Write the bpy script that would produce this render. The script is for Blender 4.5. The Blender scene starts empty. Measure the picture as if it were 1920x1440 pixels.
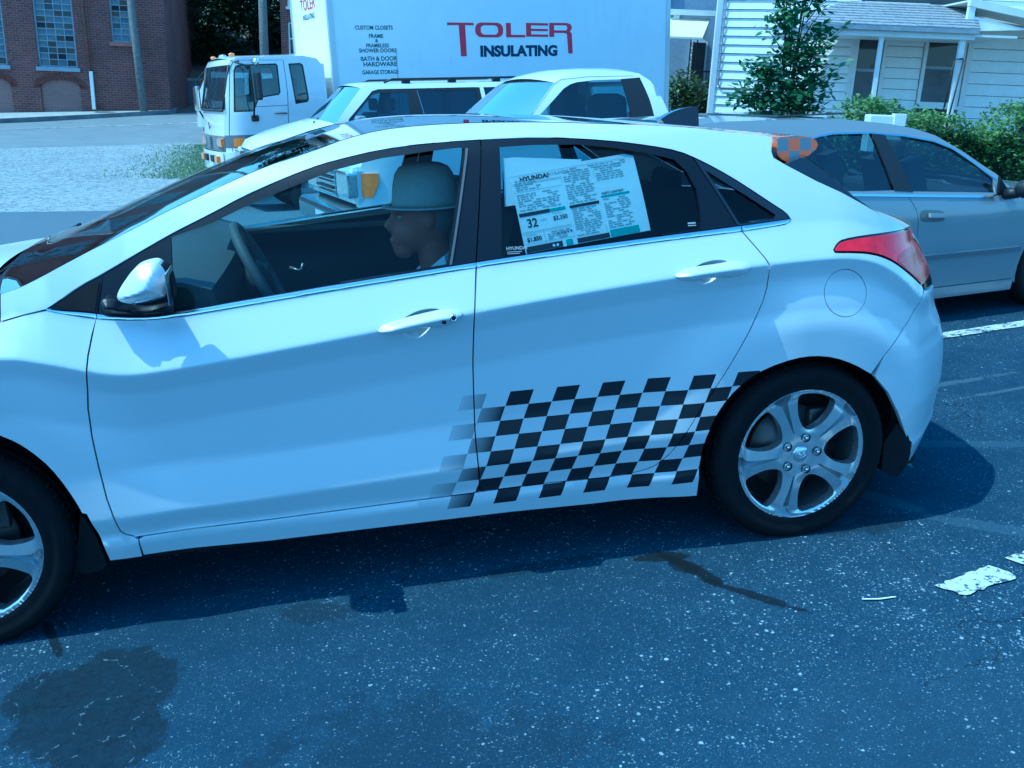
import bpy, bmesh, math, random
import numpy as np
from mathutils import Vector, Matrix
from mathutils.geometry import delaunay_2d_cdt

sc = bpy.context.scene
COL = sc.collection
PI = math.pi
rad = math.radians

# ------------------------------------------------------------------ camera, sky, sun, exposure
# World: z up. The car park slopes down to the left; LOT turns car-park coordinates into world ones.
LOT = Matrix(((0.99797, 0.00050, -0.06364, 0), (0.0, 0.99997, 0.00778, 0), (0.06364, -0.00776, 0.99794, 0), (0, 0, 0, 1)))
cam_d = bpy.data.cameras.new('camera')
cam = bpy.data.objects.new('camera', cam_d)
COL.objects.link(cam)
sc.camera = cam
cam_d.sensor_width = 36.0
cam_d.lens = 1754.145 / 1920 * 36.0
cam_d.clip_start = 0.05
cam_d.clip_end = 2000
RW = ((0.97439, -0.22174, 0.03738), (0.03139, 0.29872, 0.95382), (0.22267, 0.92822, -0.29803))
CAMP = Vector((-1.66018, -2.63605, 1.44283))
cam.matrix_world = Matrix(((RW[0][0], RW[1][0], -RW[2][0], CAMP.x), (RW[0][1], RW[1][1], -RW[2][1], CAMP.y), (RW[0][2], RW[1][2], -RW[2][2], CAMP.z), (0, 0, 0, 1)))

SUN_TO = (LOT.to_3x3() @ Vector((-math.cos(rad(63)), -0.045, math.sin(rad(63))))).normalized()
world = bpy.data.worlds.new('World')
sc.world = world
world.use_nodes = True
wt = world.node_tree
sky = wt.nodes.new('ShaderNodeTexSky')
sky.sky_type = 'NISHITA'
sky.sun_disc = False
sky.sun_elevation = math.asin(SUN_TO.z)
sky.sun_rotation = math.atan2(SUN_TO.x, SUN_TO.y)
sky.air_density = 1.0
sky.dust_density = 1.2
wt.links.new(sky.outputs[0], wt.nodes['Background'].inputs[0])
wt.nodes['Background'].inputs[1].default_value = 0.15
sun_d = bpy.data.lights.new('sun', 'SUN')
sun_d.energy = 2.8
sun_d.angle = rad(0.53)
sun_d.color = (1.0, 0.84, 0.58)
sun = bpy.data.objects.new('sun', sun_d)
COL.objects.link(sun)
sun.location = (-8, -3, 16)
sun.rotation_euler = SUN_TO.to_track_quat('Z', 'Y').to_euler()

vs = sc.view_settings
vs.view_transform = 'Standard'
vs.look = 'None'
vs.gamma = 1.0
vs.use_curve_mapping = False
vs.exposure = 0.75
# the phone's white balance was set for lamp light: daylight comes out cyan-blue
vs.use_white_balance = True
vs.white_balance_temperature = 3650
vs.white_balance_tint = -20

# ------------------------------------------------------------------ helpers
rng = random.Random(7)

def lerp(xs, ys, x):
    if x <= xs[0]: return ys[0]
    for i in range(1, len(xs)):
        if x <= xs[i]:
            t = (x - xs[i-1]) / (xs[i] - xs[i-1]); return ys[i-1] + t * (ys[i] - ys[i-1])
    return ys[-1]
def sm(a, b, x):
    t = max(0, min(1, (x - a) / (b - a))); return t * t * (3 - 2 * t)

def link(name, me, m=None, parent=None):
    o = bpy.data.objects.new(name, me); COL.objects.link(o)
    if m is not None and me is not None and len(me.materials) == 0: me.materials.append(m)
    if parent is not None: o.parent = parent
    return o
def tag(o, label=None, cat=None, group=None, kind=None):
    if label: o['label'] = label
    if cat: o['category'] = cat
    if group: o['group'] = group
    if kind: o['kind'] = kind
    return o
def thing(name, label, cat, mw=None, group=None):
    o = link(name, None)
    if mw is not None: o.matrix_world = mw
    o.empty_display_size = 0.2
    return tag(o, label, cat, group)
def loc(x, y, z, rz=0.0, base=None):
    m = Matrix.Translation((x, y, z)) @ Matrix.Rotation(rz, 4, 'Z')
    return base @ m if base is not None else m
def mesh(name, v, f, m=None, parent=None, smooth=False, normals=None, mats=None, fm=None):
    me = bpy.data.meshes.new(name)
    me.from_pydata([tuple(p) for p in v], [], f)
    if mats:
        for k in mats: me.materials.append(k)
        if fm: me.polygons.foreach_set('material_index', fm)
    if smooth: me.polygons.foreach_set('use_smooth', [True] * len(me.polygons))
    me.update()
    if normals is not None: me.normals_split_custom_set_from_vertices(normals)
    return link(name, me, m, parent)

class MB:
    """collects simple shapes of ONE part and links them as one mesh"""
    def __init__(s): s.v = []; s.f = []; s.s = []
    def add(s, v, f, smooth=False):
        n = len(s.v); s.v += [tuple(p) for p in v]; s.f += [tuple(i + n for i in q) for q in f]; s.s += [smooth] * len(f)
        return s
    def box(s, a, b, bev=0.0):
        x0, y0, z0 = a; x1, y1, z1 = b
        if bev <= 0:
            v = [(x0,y0,z0),(x1,y0,z0),(x1,y1,z0),(x0,y1,z0),(x0,y0,z1),(x1,y0,z1),(x1,y1,z1),(x0,y1,z1)]
            return s.add(v, [(0,3,2,1),(4,5,6,7),(0,1,5,4),(1,2,6,5),(2,3,7,6),(3,0,4,7)])
        bm = bmesh.new(); bmesh.ops.create_cube(bm, size=1)
        for q in bm.verts: q.co = Vector(((x0+x1)/2 + q.co.x*(x1-x0), (y0+y1)/2 + q.co.y*(y1-y0), (z0+z1)/2 + q.co.z*(z1-z0)))
        bmesh.ops.bevel(bm, geom=bm.edges[:], offset=bev, segments=2, profile=0.5, affect='EDGES')
        bm.verts.index_update()
        s.add([q.co[:] for q in bm.verts], [[q.index for q in f.verts] for f in bm.faces]); bm.free(); return s
    def obox(s, c, ax, hx, ay, hy, az, hz):
        c, ax, ay, az = Vector(c), Vector(ax), Vector(ay), Vector(az)
        v = [c + ax*hx*i + ay*hy*j + az*hz*k for k in (-1,1) for i, j in ((-1,-1),(1,-1),(1,1),(-1,1))]
        return s.add(v, [(0,3,2,1),(4,5,6,7),(0,1,5,4),(1,2,6,5),(2,3,7,6),(3,0,4,7)])
    def tube(s, path, r, n=8, cap=True):
        path = [Vector(p) for p in path]
        rs = r if isinstance(r, (list, tuple)) else [r] * len(path)
        v = []; f = []
        ref = None
        for i, p in enumerate(path):
            d = (path[min(i+1, len(path)-1)] - path[max(i-1, 0)]).normalized()
            if ref is None: ref = d.orthogonal().normalized()
            else: ref = (ref - d * ref.dot(d)).normalized()
            b = d.cross(ref)
            for k in range(n):
                a = 2*PI*k/n; v.append(p + (ref*math.cos(a) + b*math.sin(a)) * rs[i])
        for i in range(len(path)-1):
            for k in range(n): f.append((i*n+k, i*n+(k+1)%n, (i+1)*n+(k+1)%n, (i+1)*n+k))
        if cap: f.append(tuple(range(n-1, -1, -1))); f.append(tuple(range((len(path)-1)*n, len(path)*n)))
        return s.add(v, f, True)
    def lathe(s, prof, c, axis='Y', n=32, closed=False):
        v = []; f = []
        for r, h in prof:
            for k in range(n):
                a = 2*PI*k/n; u, w = r*math.cos(a), r*math.sin(a)
                v.append((c[0]+u, c[1]+h, c[2]+w) if axis == 'Y' else ((c[0]+u, c[1]+w, c[2]+h) if axis == 'Z' else (c[0]+h, c[1]+u, c[2]+w)))
        m = len(prof)
        for i in range(m if closed else m-1):
            j = (i+1) % m
            for k in range(n): f.append((i*n+k, i*n+(k+1)%n, j*n+(k+1)%n, j*n+k))
        return s.add(v, f, True)
    def disc(s, c, r, axis='Y', n=24):
        v = []
        for k in range(n):
            a = 2*PI*k/n; u, w = r*math.cos(a), r*math.sin(a)
            v.append((c[0]+u, c[1], c[2]+w) if axis == 'Y' else ((c[0]+u, c[1]+w, c[2]) if axis == 'Z' else (c[0], c[1]+u, c[2]+w)))
        return s.add(v, [tuple(range(n))])
    def prism(s, poly, y0, y1):
        """polygon in x,z extruded along y"""
        n = len(poly); v = [(x, y0, z) for x, z in poly] + [(x, y1, z) for x, z in poly]
        f = [tuple(range(n)), tuple(range(2*n-1, n-1, -1))] + [(i, i+n, (i+1)%n+n, (i+1)%n) for i in range(n)]
        return s.add(v, f)
    def ball(s, c, r, n=12, m=8):
        rx, ry, rz = r if isinstance(r, (list, tuple)) else (r, r, r)
        v = [(c[0], c[1], c[2]+rz)]; f = []
        for i in range(1, m):
            t = PI*i/m
            for k in range(n): v.append((c[0]+rx*math.sin(t)*math.cos(2*PI*k/n), c[1]+ry*math.sin(t)*math.sin(2*PI*k/n), c[2]+rz*math.cos(t)))
        v.append((c[0], c[1], c[2]-rz)); e = len(v)-1
        for k in range(n): f.append((0, 1+k, 1+(k+1)%n)); f.append((e, e-n+(k+1)%n, e-n+k))
        for i in range(m-2):
            for k in range(n): f.append((1+i*n+k, 1+(i+1)*n+k, 1+(i+1)*n+(k+1)%n, 1+i*n+(k+1)%n))
        return s.add(v, f, True)
    def build(s, name, m=None, parent=None, fix=True):
        me = bpy.data.meshes.new(name); me.from_pydata(s.v, [], s.f)
        me.polygons.foreach_set('use_smooth', s.s)
        if fix:
            bm = bmesh.new(); bm.from_mesh(me); bmesh.ops.recalc_face_normals(bm, faces=bm.faces[:]); bm.to_mesh(me); bm.free()
        me.update()
        return link(name, me, m, parent)

def inside(px, pz, poly):
    """vectorised point in polygon"""
    x = np.asarray(px); z = np.asarray(pz); c = np.zeros(x.shape, bool); n = len(poly)
    for i in range(n):
        x0, z0 = poly[i]; x1, z1 = poly[(i+1) % n]
        if z0 == z1: continue
        k = (z0 > z) != (z1 > z)
        c ^= k & (x < (x1-x0)*(z-z0)/(z1-z0) + x0)
    return c
def edge_dist(px, pz, poly):
    d = np.full(len(px), 1e9); n = len(poly)
    for i in range(n):
        a = np.array(poly[i]); b = np.array(poly[(i+1) % n]); e = b-a; L = max(1e-12, e @ e)
        t = np.clip(((px-a[0])*e[0] + (pz-a[1])*e[1]) / L, 0, 1)
        d = np.minimum(d, np.hypot(px-a[0]-t*e[0], pz-a[1]-t*e[1]))
    return d
def idist(x, z, poly):
    """distance to the outline of a point inside it, 0 outside"""
    best = 1e9; c = False; n = len(poly); x0, z0 = poly[-1]
    for x1, z1 in poly:
        if (z0 > z) != (z1 > z) and x < (x1-x0)*(z-z0)/(z1-z0)+x0: c = not c
        ex, ez = x1-x0, z1-z0; L = ex*ex+ez*ez
        t = 0.0 if L < 1e-12 else ((x-x0)*ex+(z-z0)*ez)/L
        t = 0.0 if t < 0 else (1.0 if t > 1 else t)
        dx, dz = x-x0-t*ex, z-z0-t*ez; d = dx*dx+dz*dz
        if d < best: best = d
        x0, z0 = x1, z1
    return math.sqrt(best) if c else 0.0
def area(p): return 0.5*sum(p[i][0]*p[(i+1)%len(p)][1] - p[(i+1)%len(p)][0]*p[i][1] for i in range(len(p)))
def resample(p, step, closed=True):
    out = []; n = len(p)
    for i in range(n if closed else n-1):
        a, b = p[i], p[(i+1) % n]; L = math.hypot(b[0]-a[0], b[1]-a[1]); k = max(1, math.ceil(L/step))
        out += [(a[0]+(b[0]-a[0])*j/k, a[1]+(b[1]-a[1])*j/k) for j in range(k)]
    if not closed: out.append(p[-1])
    return out
def clean(p):
    out = []
    for q in p:
        if not out or math.hypot(q[0]-out[-1][0], q[1]-out[-1][1]) > 1e-4: out.append(q)
    if math.hypot(out[0][0]-out[-1][0], out[0][1]-out[-1][1]) < 1e-4: out.pop()
    return out
def inset(p, d):
    n = len(p); s = 1 if area(p) > 0 else -1; out = []
    for i in range(n):
        a, b, c = p[i-1], p[i], p[(i+1) % n]
        e1 = Vector((b[0]-a[0], b[1]-a[1])).normalized(); e2 = Vector((c[0]-b[0], c[1]-b[1])).normalized()
        n1 = Vector((-e1.y, e1.x))*s; n2 = Vector((-e2.y, e2.x))*s
        m = n1+n2; L = m.length
        if L < 1e-6: out.append(b); continue
        m /= L; k = d / max(0.6, m.dot(n1)); out.append((b[0]+m.x*k, b[1]+m.y*k))
    return out
def smooth_poly(p, it=1, closed=False, keep=()):
    """Chaikin corner cutting of an open polyline"""
    for _ in range(it):
        out = [p[0]]
        for i in range(len(p)-1):
            a, b = p[i], p[i+1]
            out += [(a[0]*.75+b[0]*.25, a[1]*.75+b[1]*.25), (a[0]*.25+b[0]*.75, a[1]*.25+b[1]*.75)]
        out.append(p[-1]); p = out
    return p

def panel(name, outline, S, m, parent, holes=(), off=0.0, depth=0.012, step=0.03, shrink=0.0, flow=None):
    """a curved sheet-metal piece: outline in x,z lifted on to y = S(x,z), its edges folded inwards"""
    out = clean(outline)
    if shrink: out = inset(out, shrink)
    if area(out) < 0: out = out[::-1]
    loops = [resample(out, step)] + [resample(clean(h) if area(clean(h)) < 0 else clean(h)[::-1], step) for h in holes]
    pts = []; edges = []
    for lp in loops:
        n0 = len(pts); pts += lp; edges += [(n0+i, n0+(i+1) % len(lp)) for i in range(len(lp))]
    xs = [p[0] for p in out]; zs = [p[1] for p in out]
    gx, gz = np.meshgrid(np.arange(min(xs)+step/2, max(xs), step), np.arange(min(zs)+step/2, max(zs), step))
    gx = gx.ravel(); gz = gz.ravel()
    if flow:                                   # rows of the grid run along the two feature lines of the flank
        f1, f2 = flow; xm = 0.5*(min(xs)+max(xs)); a0, b0 = f1(xm), f2(xm); n = max(2, round((b0-a0)/step))
        rv = [a0-k*step for k in range(1, 60)] + [a0+(b0-a0)*k/n for k in range(n+1)] + [b0+k*step for k in range(1, 60)] + [q+e for q in (a0, b0) for e in (-.007, .007)]
        gx = []; gz = []
        for x in np.arange(min(xs)+step/2, max(xs), step):
            x = float(x); a1, b1 = f1(x), f2(x)
            for v_ in rv: gx.append(x); gz.append(v_+a1-a0 if v_ <= a0 else (v_+b1-b0 if v_ >= b0 else a1+(v_-a0)/(b0-a0)*(b1-a1)))
        gx = np.array(gx); gz = np.array(gz)
    k = inside(gx, gz, out)
    for h in loops[1:]: k &= ~inside(gx, gz, h)
    gx = gx[k]; gz = gz[k]
    if len(gx):
        d = np.full(len(gx), 1e9)
        for lp in loops: d = np.minimum(d, edge_dist(gx, gz, lp))
        gx = gx[d > step*0.45]; gz = gz[d > step*0.45]
    allp = [Vector((float(a), float(b))) for a, b in pts] + [Vector((float(a), float(b))) for a, b in zip(gx, gz)]
    r = delaunay_2d_cdt(allp, edges, [], 0, 1e-6)
    vv = r[0]; ff = r[2]
    cx = np.array([sum(vv[i].x for i in f)/3 for f in ff]); cz = np.array([sum(vv[i].y for i in f)/3 for f in ff])
    ok = inside(cx, cz, loops[0])
    for h in loops[1:]: ok &= ~inside(cx, cz, h)
    v = []; nr = []
    for p in vv:
        y = S(p.x, p.y); v.append((p.x, y+off, p.y))
        e = 0.004; dx = (S(p.x+e, p.y)-S(p.x-e, p.y))/(2*e); dz = (S(p.x, p.y+e)-S(p.x, p.y-e))/(2*e)
        nr.append(Vector((dx, -1, dz)).normalized())
    faces = []
    cnt = {}
    for f, o in zip(ff, ok):
        if not o: continue
        a, b, c = f
        ar = (vv[b].x-vv[a].x)*(vv[c].y-vv[a].y) - (vv[c].x-vv[a].x)*(vv[b].y-vv[a].y)
        if ar < 0: b, c = c, b
        faces.append((a, b, c))
        for e in ((a, b), (b, c), (c, a)): cnt[e] = 1
    rim = [e for e in cnt if (e[1], e[0]) not in cnt]
    base = {}
    for a, b in rim:
        for q in (a, b):
            if q not in base:
                base[q] = len(v); x, y, z = v[q]; v.append((x, y+depth, z)); nr.append(nr[q])
    for a, b in rim: faces.append((b, a, base[a], base[b]))
    # separate vertices for the folded edge so that it stays sharp
    me_v = list(v); me_n = list(nr); dup = {}
    F2 = []
    for f in faces:
        if len(f) == 4:
            g = []
            for q in f:
                if q in base:
                    if q not in dup: dup[q] = len(me_v); me_v.append(v[q]); me_n.append(Vector((0, 0, 1)))
                    g.append(dup[q])
                else: g.append(q)
            F2.append(tuple(g))
        else: F2.append(f)
    for f in F2:
        if len(f) == 4:
            A, B, C = (Vector(me_v[i]) for i in f[:3]); nn = (B-A).cross(C-A)
            if nn.length > 0:
                nn.normalize()
                for q in f: me_n[q] = nn
    return mesh(name, me_v, F2, m, parent, smooth=True, normals=[tuple(n) for n in me_n])
def mirrored(o, W, name=None, parent=None):
    """the same piece on the other flank: y -> W - y"""
    src = o.data
    v = [(q.co.x, W-q.co.y, q.co.z) for q in src.vertices]; f = [tuple(reversed(p.vertices)) for p in src.polygons]
    me = bpy.data.meshes.new(name or o.name); me.from_pydata(v, [], f)
    me.polygons.foreach_set('use_smooth', [p.use_smooth for p in src.polygons])
    for k in src.materials: me.materials.append(k)
    me.polygons.foreach_set('material_index', [p.material_index for p in src.polygons])
    me.update()
    if src.has_custom_normals:
        nr = [Vector((0, 0, 0)) for _ in v]
        for lp, cn in zip(src.loops, src.corner_normals): nr[lp.vertex_index] = Vector(cn.vector)
        me.normals_split_custom_set_from_vertices([(n.x, -n.y, n.z) for n in nr])
    return link(name or o.name.split('.')[0], me, None, parent or o.parent)
def loft(name, rows, m, parent, smooth=True, thick=0.0, flip=False):
    n = len(rows[0]); v = [p for r in rows for p in r]
    f = [(i*n+k, i*n+k+1, (i+1)*n+k+1, (i+1)*n+k) for i in range(len(rows)-1) for k in range(n-1)]
    if flip: f = [tuple(reversed(q)) for q in f]
    o = mesh(name, v, f, m, parent, smooth=smooth)
    if thick:
        md = o.modifiers.new('thickness', 'SOLIDIFY'); md.thickness = thick; md.offset = -1
    return o
def cross_rows(prof, S, W, crown=0.02, bow=None, n=15, inner=0.0, dz=0.0):
    """rows across a vehicle body from one flank to the other; prof is a list of (x, z)"""
    rows = []
    for i, (x, z) in enumerate(prof):
        y0 = S(x, z)+inner; y1 = W-y0; b = bow[i] if bow else 0.0; row = []
        for k in range(n):
            u = k/(n-1); q = 1-(2*u-1)**2
            row.append((x-b*q, y0+(y1-y0)*u, z+crown*q+dz))
        rows.append(row)
    return rows

# ------------------------------------------------------------------ materials
class NT:
    def __init__(s, name):
        s.m = bpy.data.materials.new(name); s.m.use_nodes = True; s.t = s.m.node_tree
        s.b = s.t.nodes['Principled BSDF']; s.out = s.t.nodes['Material Output']; s._c = None
    def n(s, ty, **kw):
        x = s.t.nodes.new(ty)
        for k, v in kw.items(): setattr(x, k, v)
        return x
    def l(s, a, b): s.t.links.new(a, b)
    def put(s, sock, v):
        if hasattr(v, 'is_linked') or isinstance(v, bpy.types.NodeSocket): s.l(v, sock)
        elif v is not None: sock.default_value = v
    def math(s, op, a, b=None, c=None):
        x = s.n('ShaderNodeMath', operation=op)
        for i, q in enumerate((a, b, c)):
            if q is not None: s.put(x.inputs[i], q)
        return x.outputs[0]
    def co(s, kind='Object'):
        if s._c is None: s._c = s.n('ShaderNodeTexCoord')
        return s._c.outputs[kind]
    def noise(s, scale, detail=4, rough=0.55, vec=None, dist=0.0):
        x = s.n('ShaderNodeTexNoise'); x.inputs['Scale'].default_value = scale; x.inputs['Detail'].default_value = detail
        x.inputs['Roughness'].default_value = rough; x.inputs['Distortion'].default_value = dist; s.l(vec or s.co(), x.inputs['Vector']); return x.outputs['Fac']
    def ramp(s, fac, stops):
        x = s.n('ShaderNodeValToRGB'); s.l(fac, x.inputs[0]); e = x.color_ramp.elements
        while len(e) < len(stops): e.new(0.5)
        for q, (p, c) in zip(e, stops): q.position = p; q.color = c if len(c) == 4 else (*c, 1)
        return x.outputs[0]
    def mix(s, fac, a, b):
        x = s.n('ShaderNodeMix', data_type='RGBA'); s.put(x.inputs[0], fac)
        for i, q in ((6, a), (7, b)):
            if isinstance(q, (tuple, list)): x.inputs[i].default_value = (*q[:3], 1)
            else: s.l(q, x.inputs[i])
        return x.outputs[2]
    def bump(s, h, strength=0.3, dist=0.01):
        x = s.n('ShaderNodeBump'); x.inputs['Strength'].default_value = strength; x.inputs['Distance'].default_value = dist
        s.l(h, x.inputs['Height']); s.l(x.outputs[0], s.b.inputs['Normal']); return x
    def set(s, **kw):
        for k, v in kw.items():
            i = s.b.inputs[k.replace('_', ' ')]
            if isinstance(v, (tuple, list)) and len(v) == 3: v = (*v, 1)
            s.put(i, v)
        return s
def plain(name, col, rough=0.5, metal=0.0, coat=0.0, var=0.0, scale=8.0, bump=0.0, bscale=60.0, spec=0.5):
    t = NT(name); t.set(Roughness=rough, Metallic=metal)
    t.b.inputs['Specular IOR Level'].default_value = spec
    if coat: t.set(Coat_Weight=coat, Coat_Roughness=0.03)
    if var:
        f = t.noise(scale, 6, 0.65)
        c0 = tuple(max(0, c*(1-var)) for c in col); c1 = tuple(min(1, c*(1+var)) for c in col)
        t.l(t.ramp(f, [(0.3, c0), (0.7, c1)]), t.b.inputs['Base Color'])
    else: t.set(Base_Color=col)
    if bump: t.bump(t.noise(bscale, 4), bump, 0.004)
    return t.m
def glass(name, tint, refl=0.06, rough=0.0, fres=0.9):
    """thin pane: tinted see-through plus mirror reflection that grows at grazing angles"""
    t = NT(name); t.t.nodes.remove(t.b)
    tr = t.n('ShaderNodeBsdfTransparent'); tr.inputs[0].default_value = (*tint, 1)
    gl = t.n('ShaderNodeBsdfGlossy'); gl.inputs['Roughness'].default_value = rough; gl.inputs['Color'].default_value = (1, 1, 1, 1)
    lw = t.n('ShaderNodeLayerWeight'); lw.inputs['Blend'].default_value = 0.35
    f = t.math('MULTIPLY_ADD', lw.outputs['Fresnel'], fres, refl)
    mx = t.n('ShaderNodeMixShader'); t.l(t.math('MINIMUM', f, 1.0), mx.inputs[0]); t.l(tr.outputs[0], mx.inputs[1]); t.l(gl.outputs[0], mx.inputs[2])
    t.l(mx.outputs[0], t.out.inputs[0]); return t.m

# ------------------------------------------------------------------ setting materials
def asphalt_mat(name, stains=()):
    t = NT(name); c = t.co()
    big = t.noise(0.8, 5, 0.6); mid = t.noise(7, 6, 0.7); fine = t.noise(190, 4, 0.75); edge = t.math('ADD', t.math('MULTIPLY', t.noise(7, 3, 0.6), 0.55), t.math('MULTIPLY', t.noise(38, 6, 0.8), 0.45))
    base = t.ramp(big, [(0.3, (0.017, 0.037, 0.072)), (0.7, (0.030, 0.058, 0.104))])
    base = t.mix(t.ramp(mid, [(0.35, (0.0,)*3), (0.75, (0.6,)*3)]), base, (0.042, 0.074, 0.126))
    base = t.mix(t.ramp(fine, [(0.40, (0.75,)*3), (0.60, (0.0,)*3)]), base, (0.014, 0.025, 0.042))
    dens = t.math('ADD', t.math('MULTIPLY', t.math('SUBTRACT', big, 0.5), 0.9), t.math('MULTIPLY', t.math('SUBTRACT', mid, 0.5), 0.5))
    wob = t.n('ShaderNodeTexNoise'); wob.inputs['Scale'].default_value = 60; t.l(c, wob.inputs['Vector'])
    wv = t.n('ShaderNodeVectorMath', operation='MULTIPLY_ADD'); wv.inputs[1].default_value = (0.010,)*3; t.l(wob.outputs['Color'], wv.inputs[0]); t.l(c, wv.inputs[2])
    for sc_, lim, keep, col in ((85, 0.45, 0.96, (0.40, 0.46, 0.50)), (160, 0.48, 0.85, (0.26, 0.31, 0.36)), (280, 0.5, 0.74, (0.13, 0.17, 0.21))):
        v = t.n('ShaderNodeTexVoronoi'); v.inputs['Scale'].default_value = sc_; t.l(wv.outputs[0], v.inputs['Vector'])
        sep = t.n('ShaderNodeSeparateColor'); t.l(v.outputs['Color'], sep.inputs[0])
        near = t.ramp(t.math('SUBTRACT', v.outputs['Distance'], t.math('MULTIPLY', sep.outputs[1], lim)), [(0.0, (1,)*3), (0.10, (0,)*3)])
        pick = t.math('GREATER_THAN', t.math('ADD', sep.outputs[0], t.math('MULTIPLY', dens, 0.95)), keep)
        base = t.mix(t.math('MULTIPLY', t.math('MULTIPLY', near, pick), t.math('MULTIPLY_ADD', sep.outputs[2], 0.6, 0.3)), base, col)
    v = t.n('ShaderNodeTexVoronoi', feature='DISTANCE_TO_EDGE'); v.inputs['Scale'].default_value = 0.5
    ad = t.n('ShaderNodeVectorMath', operation='MULTIPLY_ADD'); ad.inputs[1].default_value = (0.35,)*3
    nz = t.n('ShaderNodeTexNoise'); nz.inputs['Scale'].default_value = 4; nz.inputs['Detail'].default_value = 8; t.l(c, nz.inputs['Vector']); t.l(nz.outputs['Color'], ad.inputs[0]); t.l(c, ad.inputs[2]); t.l(ad.outputs[0], v.inputs['Vector'])
    ck = t.math('MULTIPLY', t.math('LESS_THAN', v.outputs['Distance'], 0.0016), t.math('GREATER_THAN', t.math('ADD', big, t.math('MULTIPLY', mid, .3)), 0.68))
    base = t.mix(t.math('MULTIPLY', ck, 0.7), base, (0.008, 0.012, 0.018))
    # stains, tar seams and the cracked dark patch, each with a ragged outline of its own
    for cx, cy, ra, rb, ang, amt, col, rag in stains:
        mp = t.n('ShaderNodeMapping', vector_type='TEXTURE'); mp.inputs['Location'].default_value = (cx, cy, 0); mp.inputs['Rotation'].default_value = (0, 0, ang); mp.inputs['Scale'].default_value = (ra, rb, 50); t.l(c, mp.inputs[0])
        ln = t.n('ShaderNodeVectorMath', operation='LENGTH'); t.l(mp.outputs[0], ln.inputs[0])
        d = t.math('ADD', ln.outputs['Value'], t.math('MULTIPLY', t.math('SUBTRACT', edge, 0.5), rag*2.6))
        k = t.math('MULTIPLY', t.ramp(d, [(0.86, (1,)*3), (0.95, (0,)*3)]), amt)
        if col == 'patch':
            br = t.n('ShaderNodeTexBrick'); t.l(ad.outputs[0], br.inputs['Vector'])
            for kk, q in (('Scale', 1.0), ('Brick Width', 0.10), ('Row Height', 0.045), ('Mortar Size', 0.003), ('Mortar Smooth', 0.8)): br.inputs[kk].default_value = q
            pc = t.ramp(t.noise(40, 6, 0.8), [(0.3, (0.006, 0.012, 0.022)), (0.75, (0.018, 0.032, 0.052))])
            pc = t.mix(t.math('MULTIPLY', br.outputs['Fac'], t.ramp(mid, [(0.45, (0,)*3), (0.6, (0.7,)*3)])), pc, (0.004, 0.007, 0.012))
            v2 = t.n('ShaderNodeTexVoronoi', feature='DISTANCE_TO_EDGE'); v2.inputs['Scale'].default_value = 4.0; t.l(ad.outputs[0], v2.inputs['Vector'])
            wk = t.math('MULTIPLY', t.math('LESS_THAN', v2.outputs['Distance'], 0.010), t.math('GREATER_THAN', t.noise(45, 5, 0.8), 0.56))
            base = t.mix(k, base, t.mix(t.math('MULTIPLY', wk, .7), pc, (0.16, 0.20, 0.23)))
        else: base = t.mix(k, base, col)
    t.l(base, t.b.inputs['Base Color']); t.set(Roughness=0.9); t.b.inputs['Specular IOR Level'].default_value = 0.2
    t.bump(fine, 0.6, 0.004); return t.m
def paint_line_mat():
    t = NT('worn_white_road_paint')
    n = t.noise(38, 6, 0.75); n2 = t.noise(6, 4, 0.6)
    k = t.ramp(t.math('ADD', n, t.math('MULTIPLY', t.math('SUBTRACT', n2, 0.5), 0.5)), [(0.445, (1,)*3), (0.485, (0,)*3)])
    base = t.mix(k, t.ramp(t.noise(200, 3), [(0.3, (0.42, 0.44, 0.45)), (0.7, (0.60, 0.62, 0.62))]), (0.040, 0.062, 0.09))
    t.l(base, t.b.inputs['Base Color']); t.set(Roughness=0.85); return t.m
def gravel_mat():
    t = NT('pale_gravel'); c = t.co()
    v = t.n('ShaderNodeTexVoronoi'); v.inputs['Scale'].default_value = 22; t.l(c, v.inputs['Vector'])
    sep = t.n('ShaderNodeSeparateColor'); t.l(v.outputs['Color'], sep.inputs[0])
    big = t.noise(0.5, 5, 0.65)
    stones = t.ramp(t.math('ADD', t.math('MULTIPLY', sep.outputs[0], 0.7), t.math('MULTIPLY', big, 0.4)), [(0.15, (0.10, 0.11, 0.12)), (0.45, (0.24, 0.26, 0.27)), (0.9, (0.38, 0.40, 0.41))])
    base = t.mix(t.ramp(t.noise(30, 5, 0.8), [(0.3, (0.5,)*3), (0.55, (0,)*3)]), stones, (0.13, 0.14, 0.14))
    t.l(base, t.b.inputs['Base Color']); t.set(Roughness=0.95); t.bump(v.outputs['Distance'], 0.7, 0.02); return t.m
def road_mat():
    t = NT('pale_road_asphalt')
    base = t.ramp(t.noise(1.2, 6, 0.7), [(0.3, (0.16, 0.175, 0.19)), (0.7, (0.23, 0.245, 0.26))])
    base = t.mix(t.ramp(t.noise(70, 3), [(0.4, (0.4,)*3), (0.6, (0,)*3)]), base, (0.14, 0.145, 0.15))
    t.l(base, t.b.inputs['Base Color']); t.set(Roughness=0.9); return t.m
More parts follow.
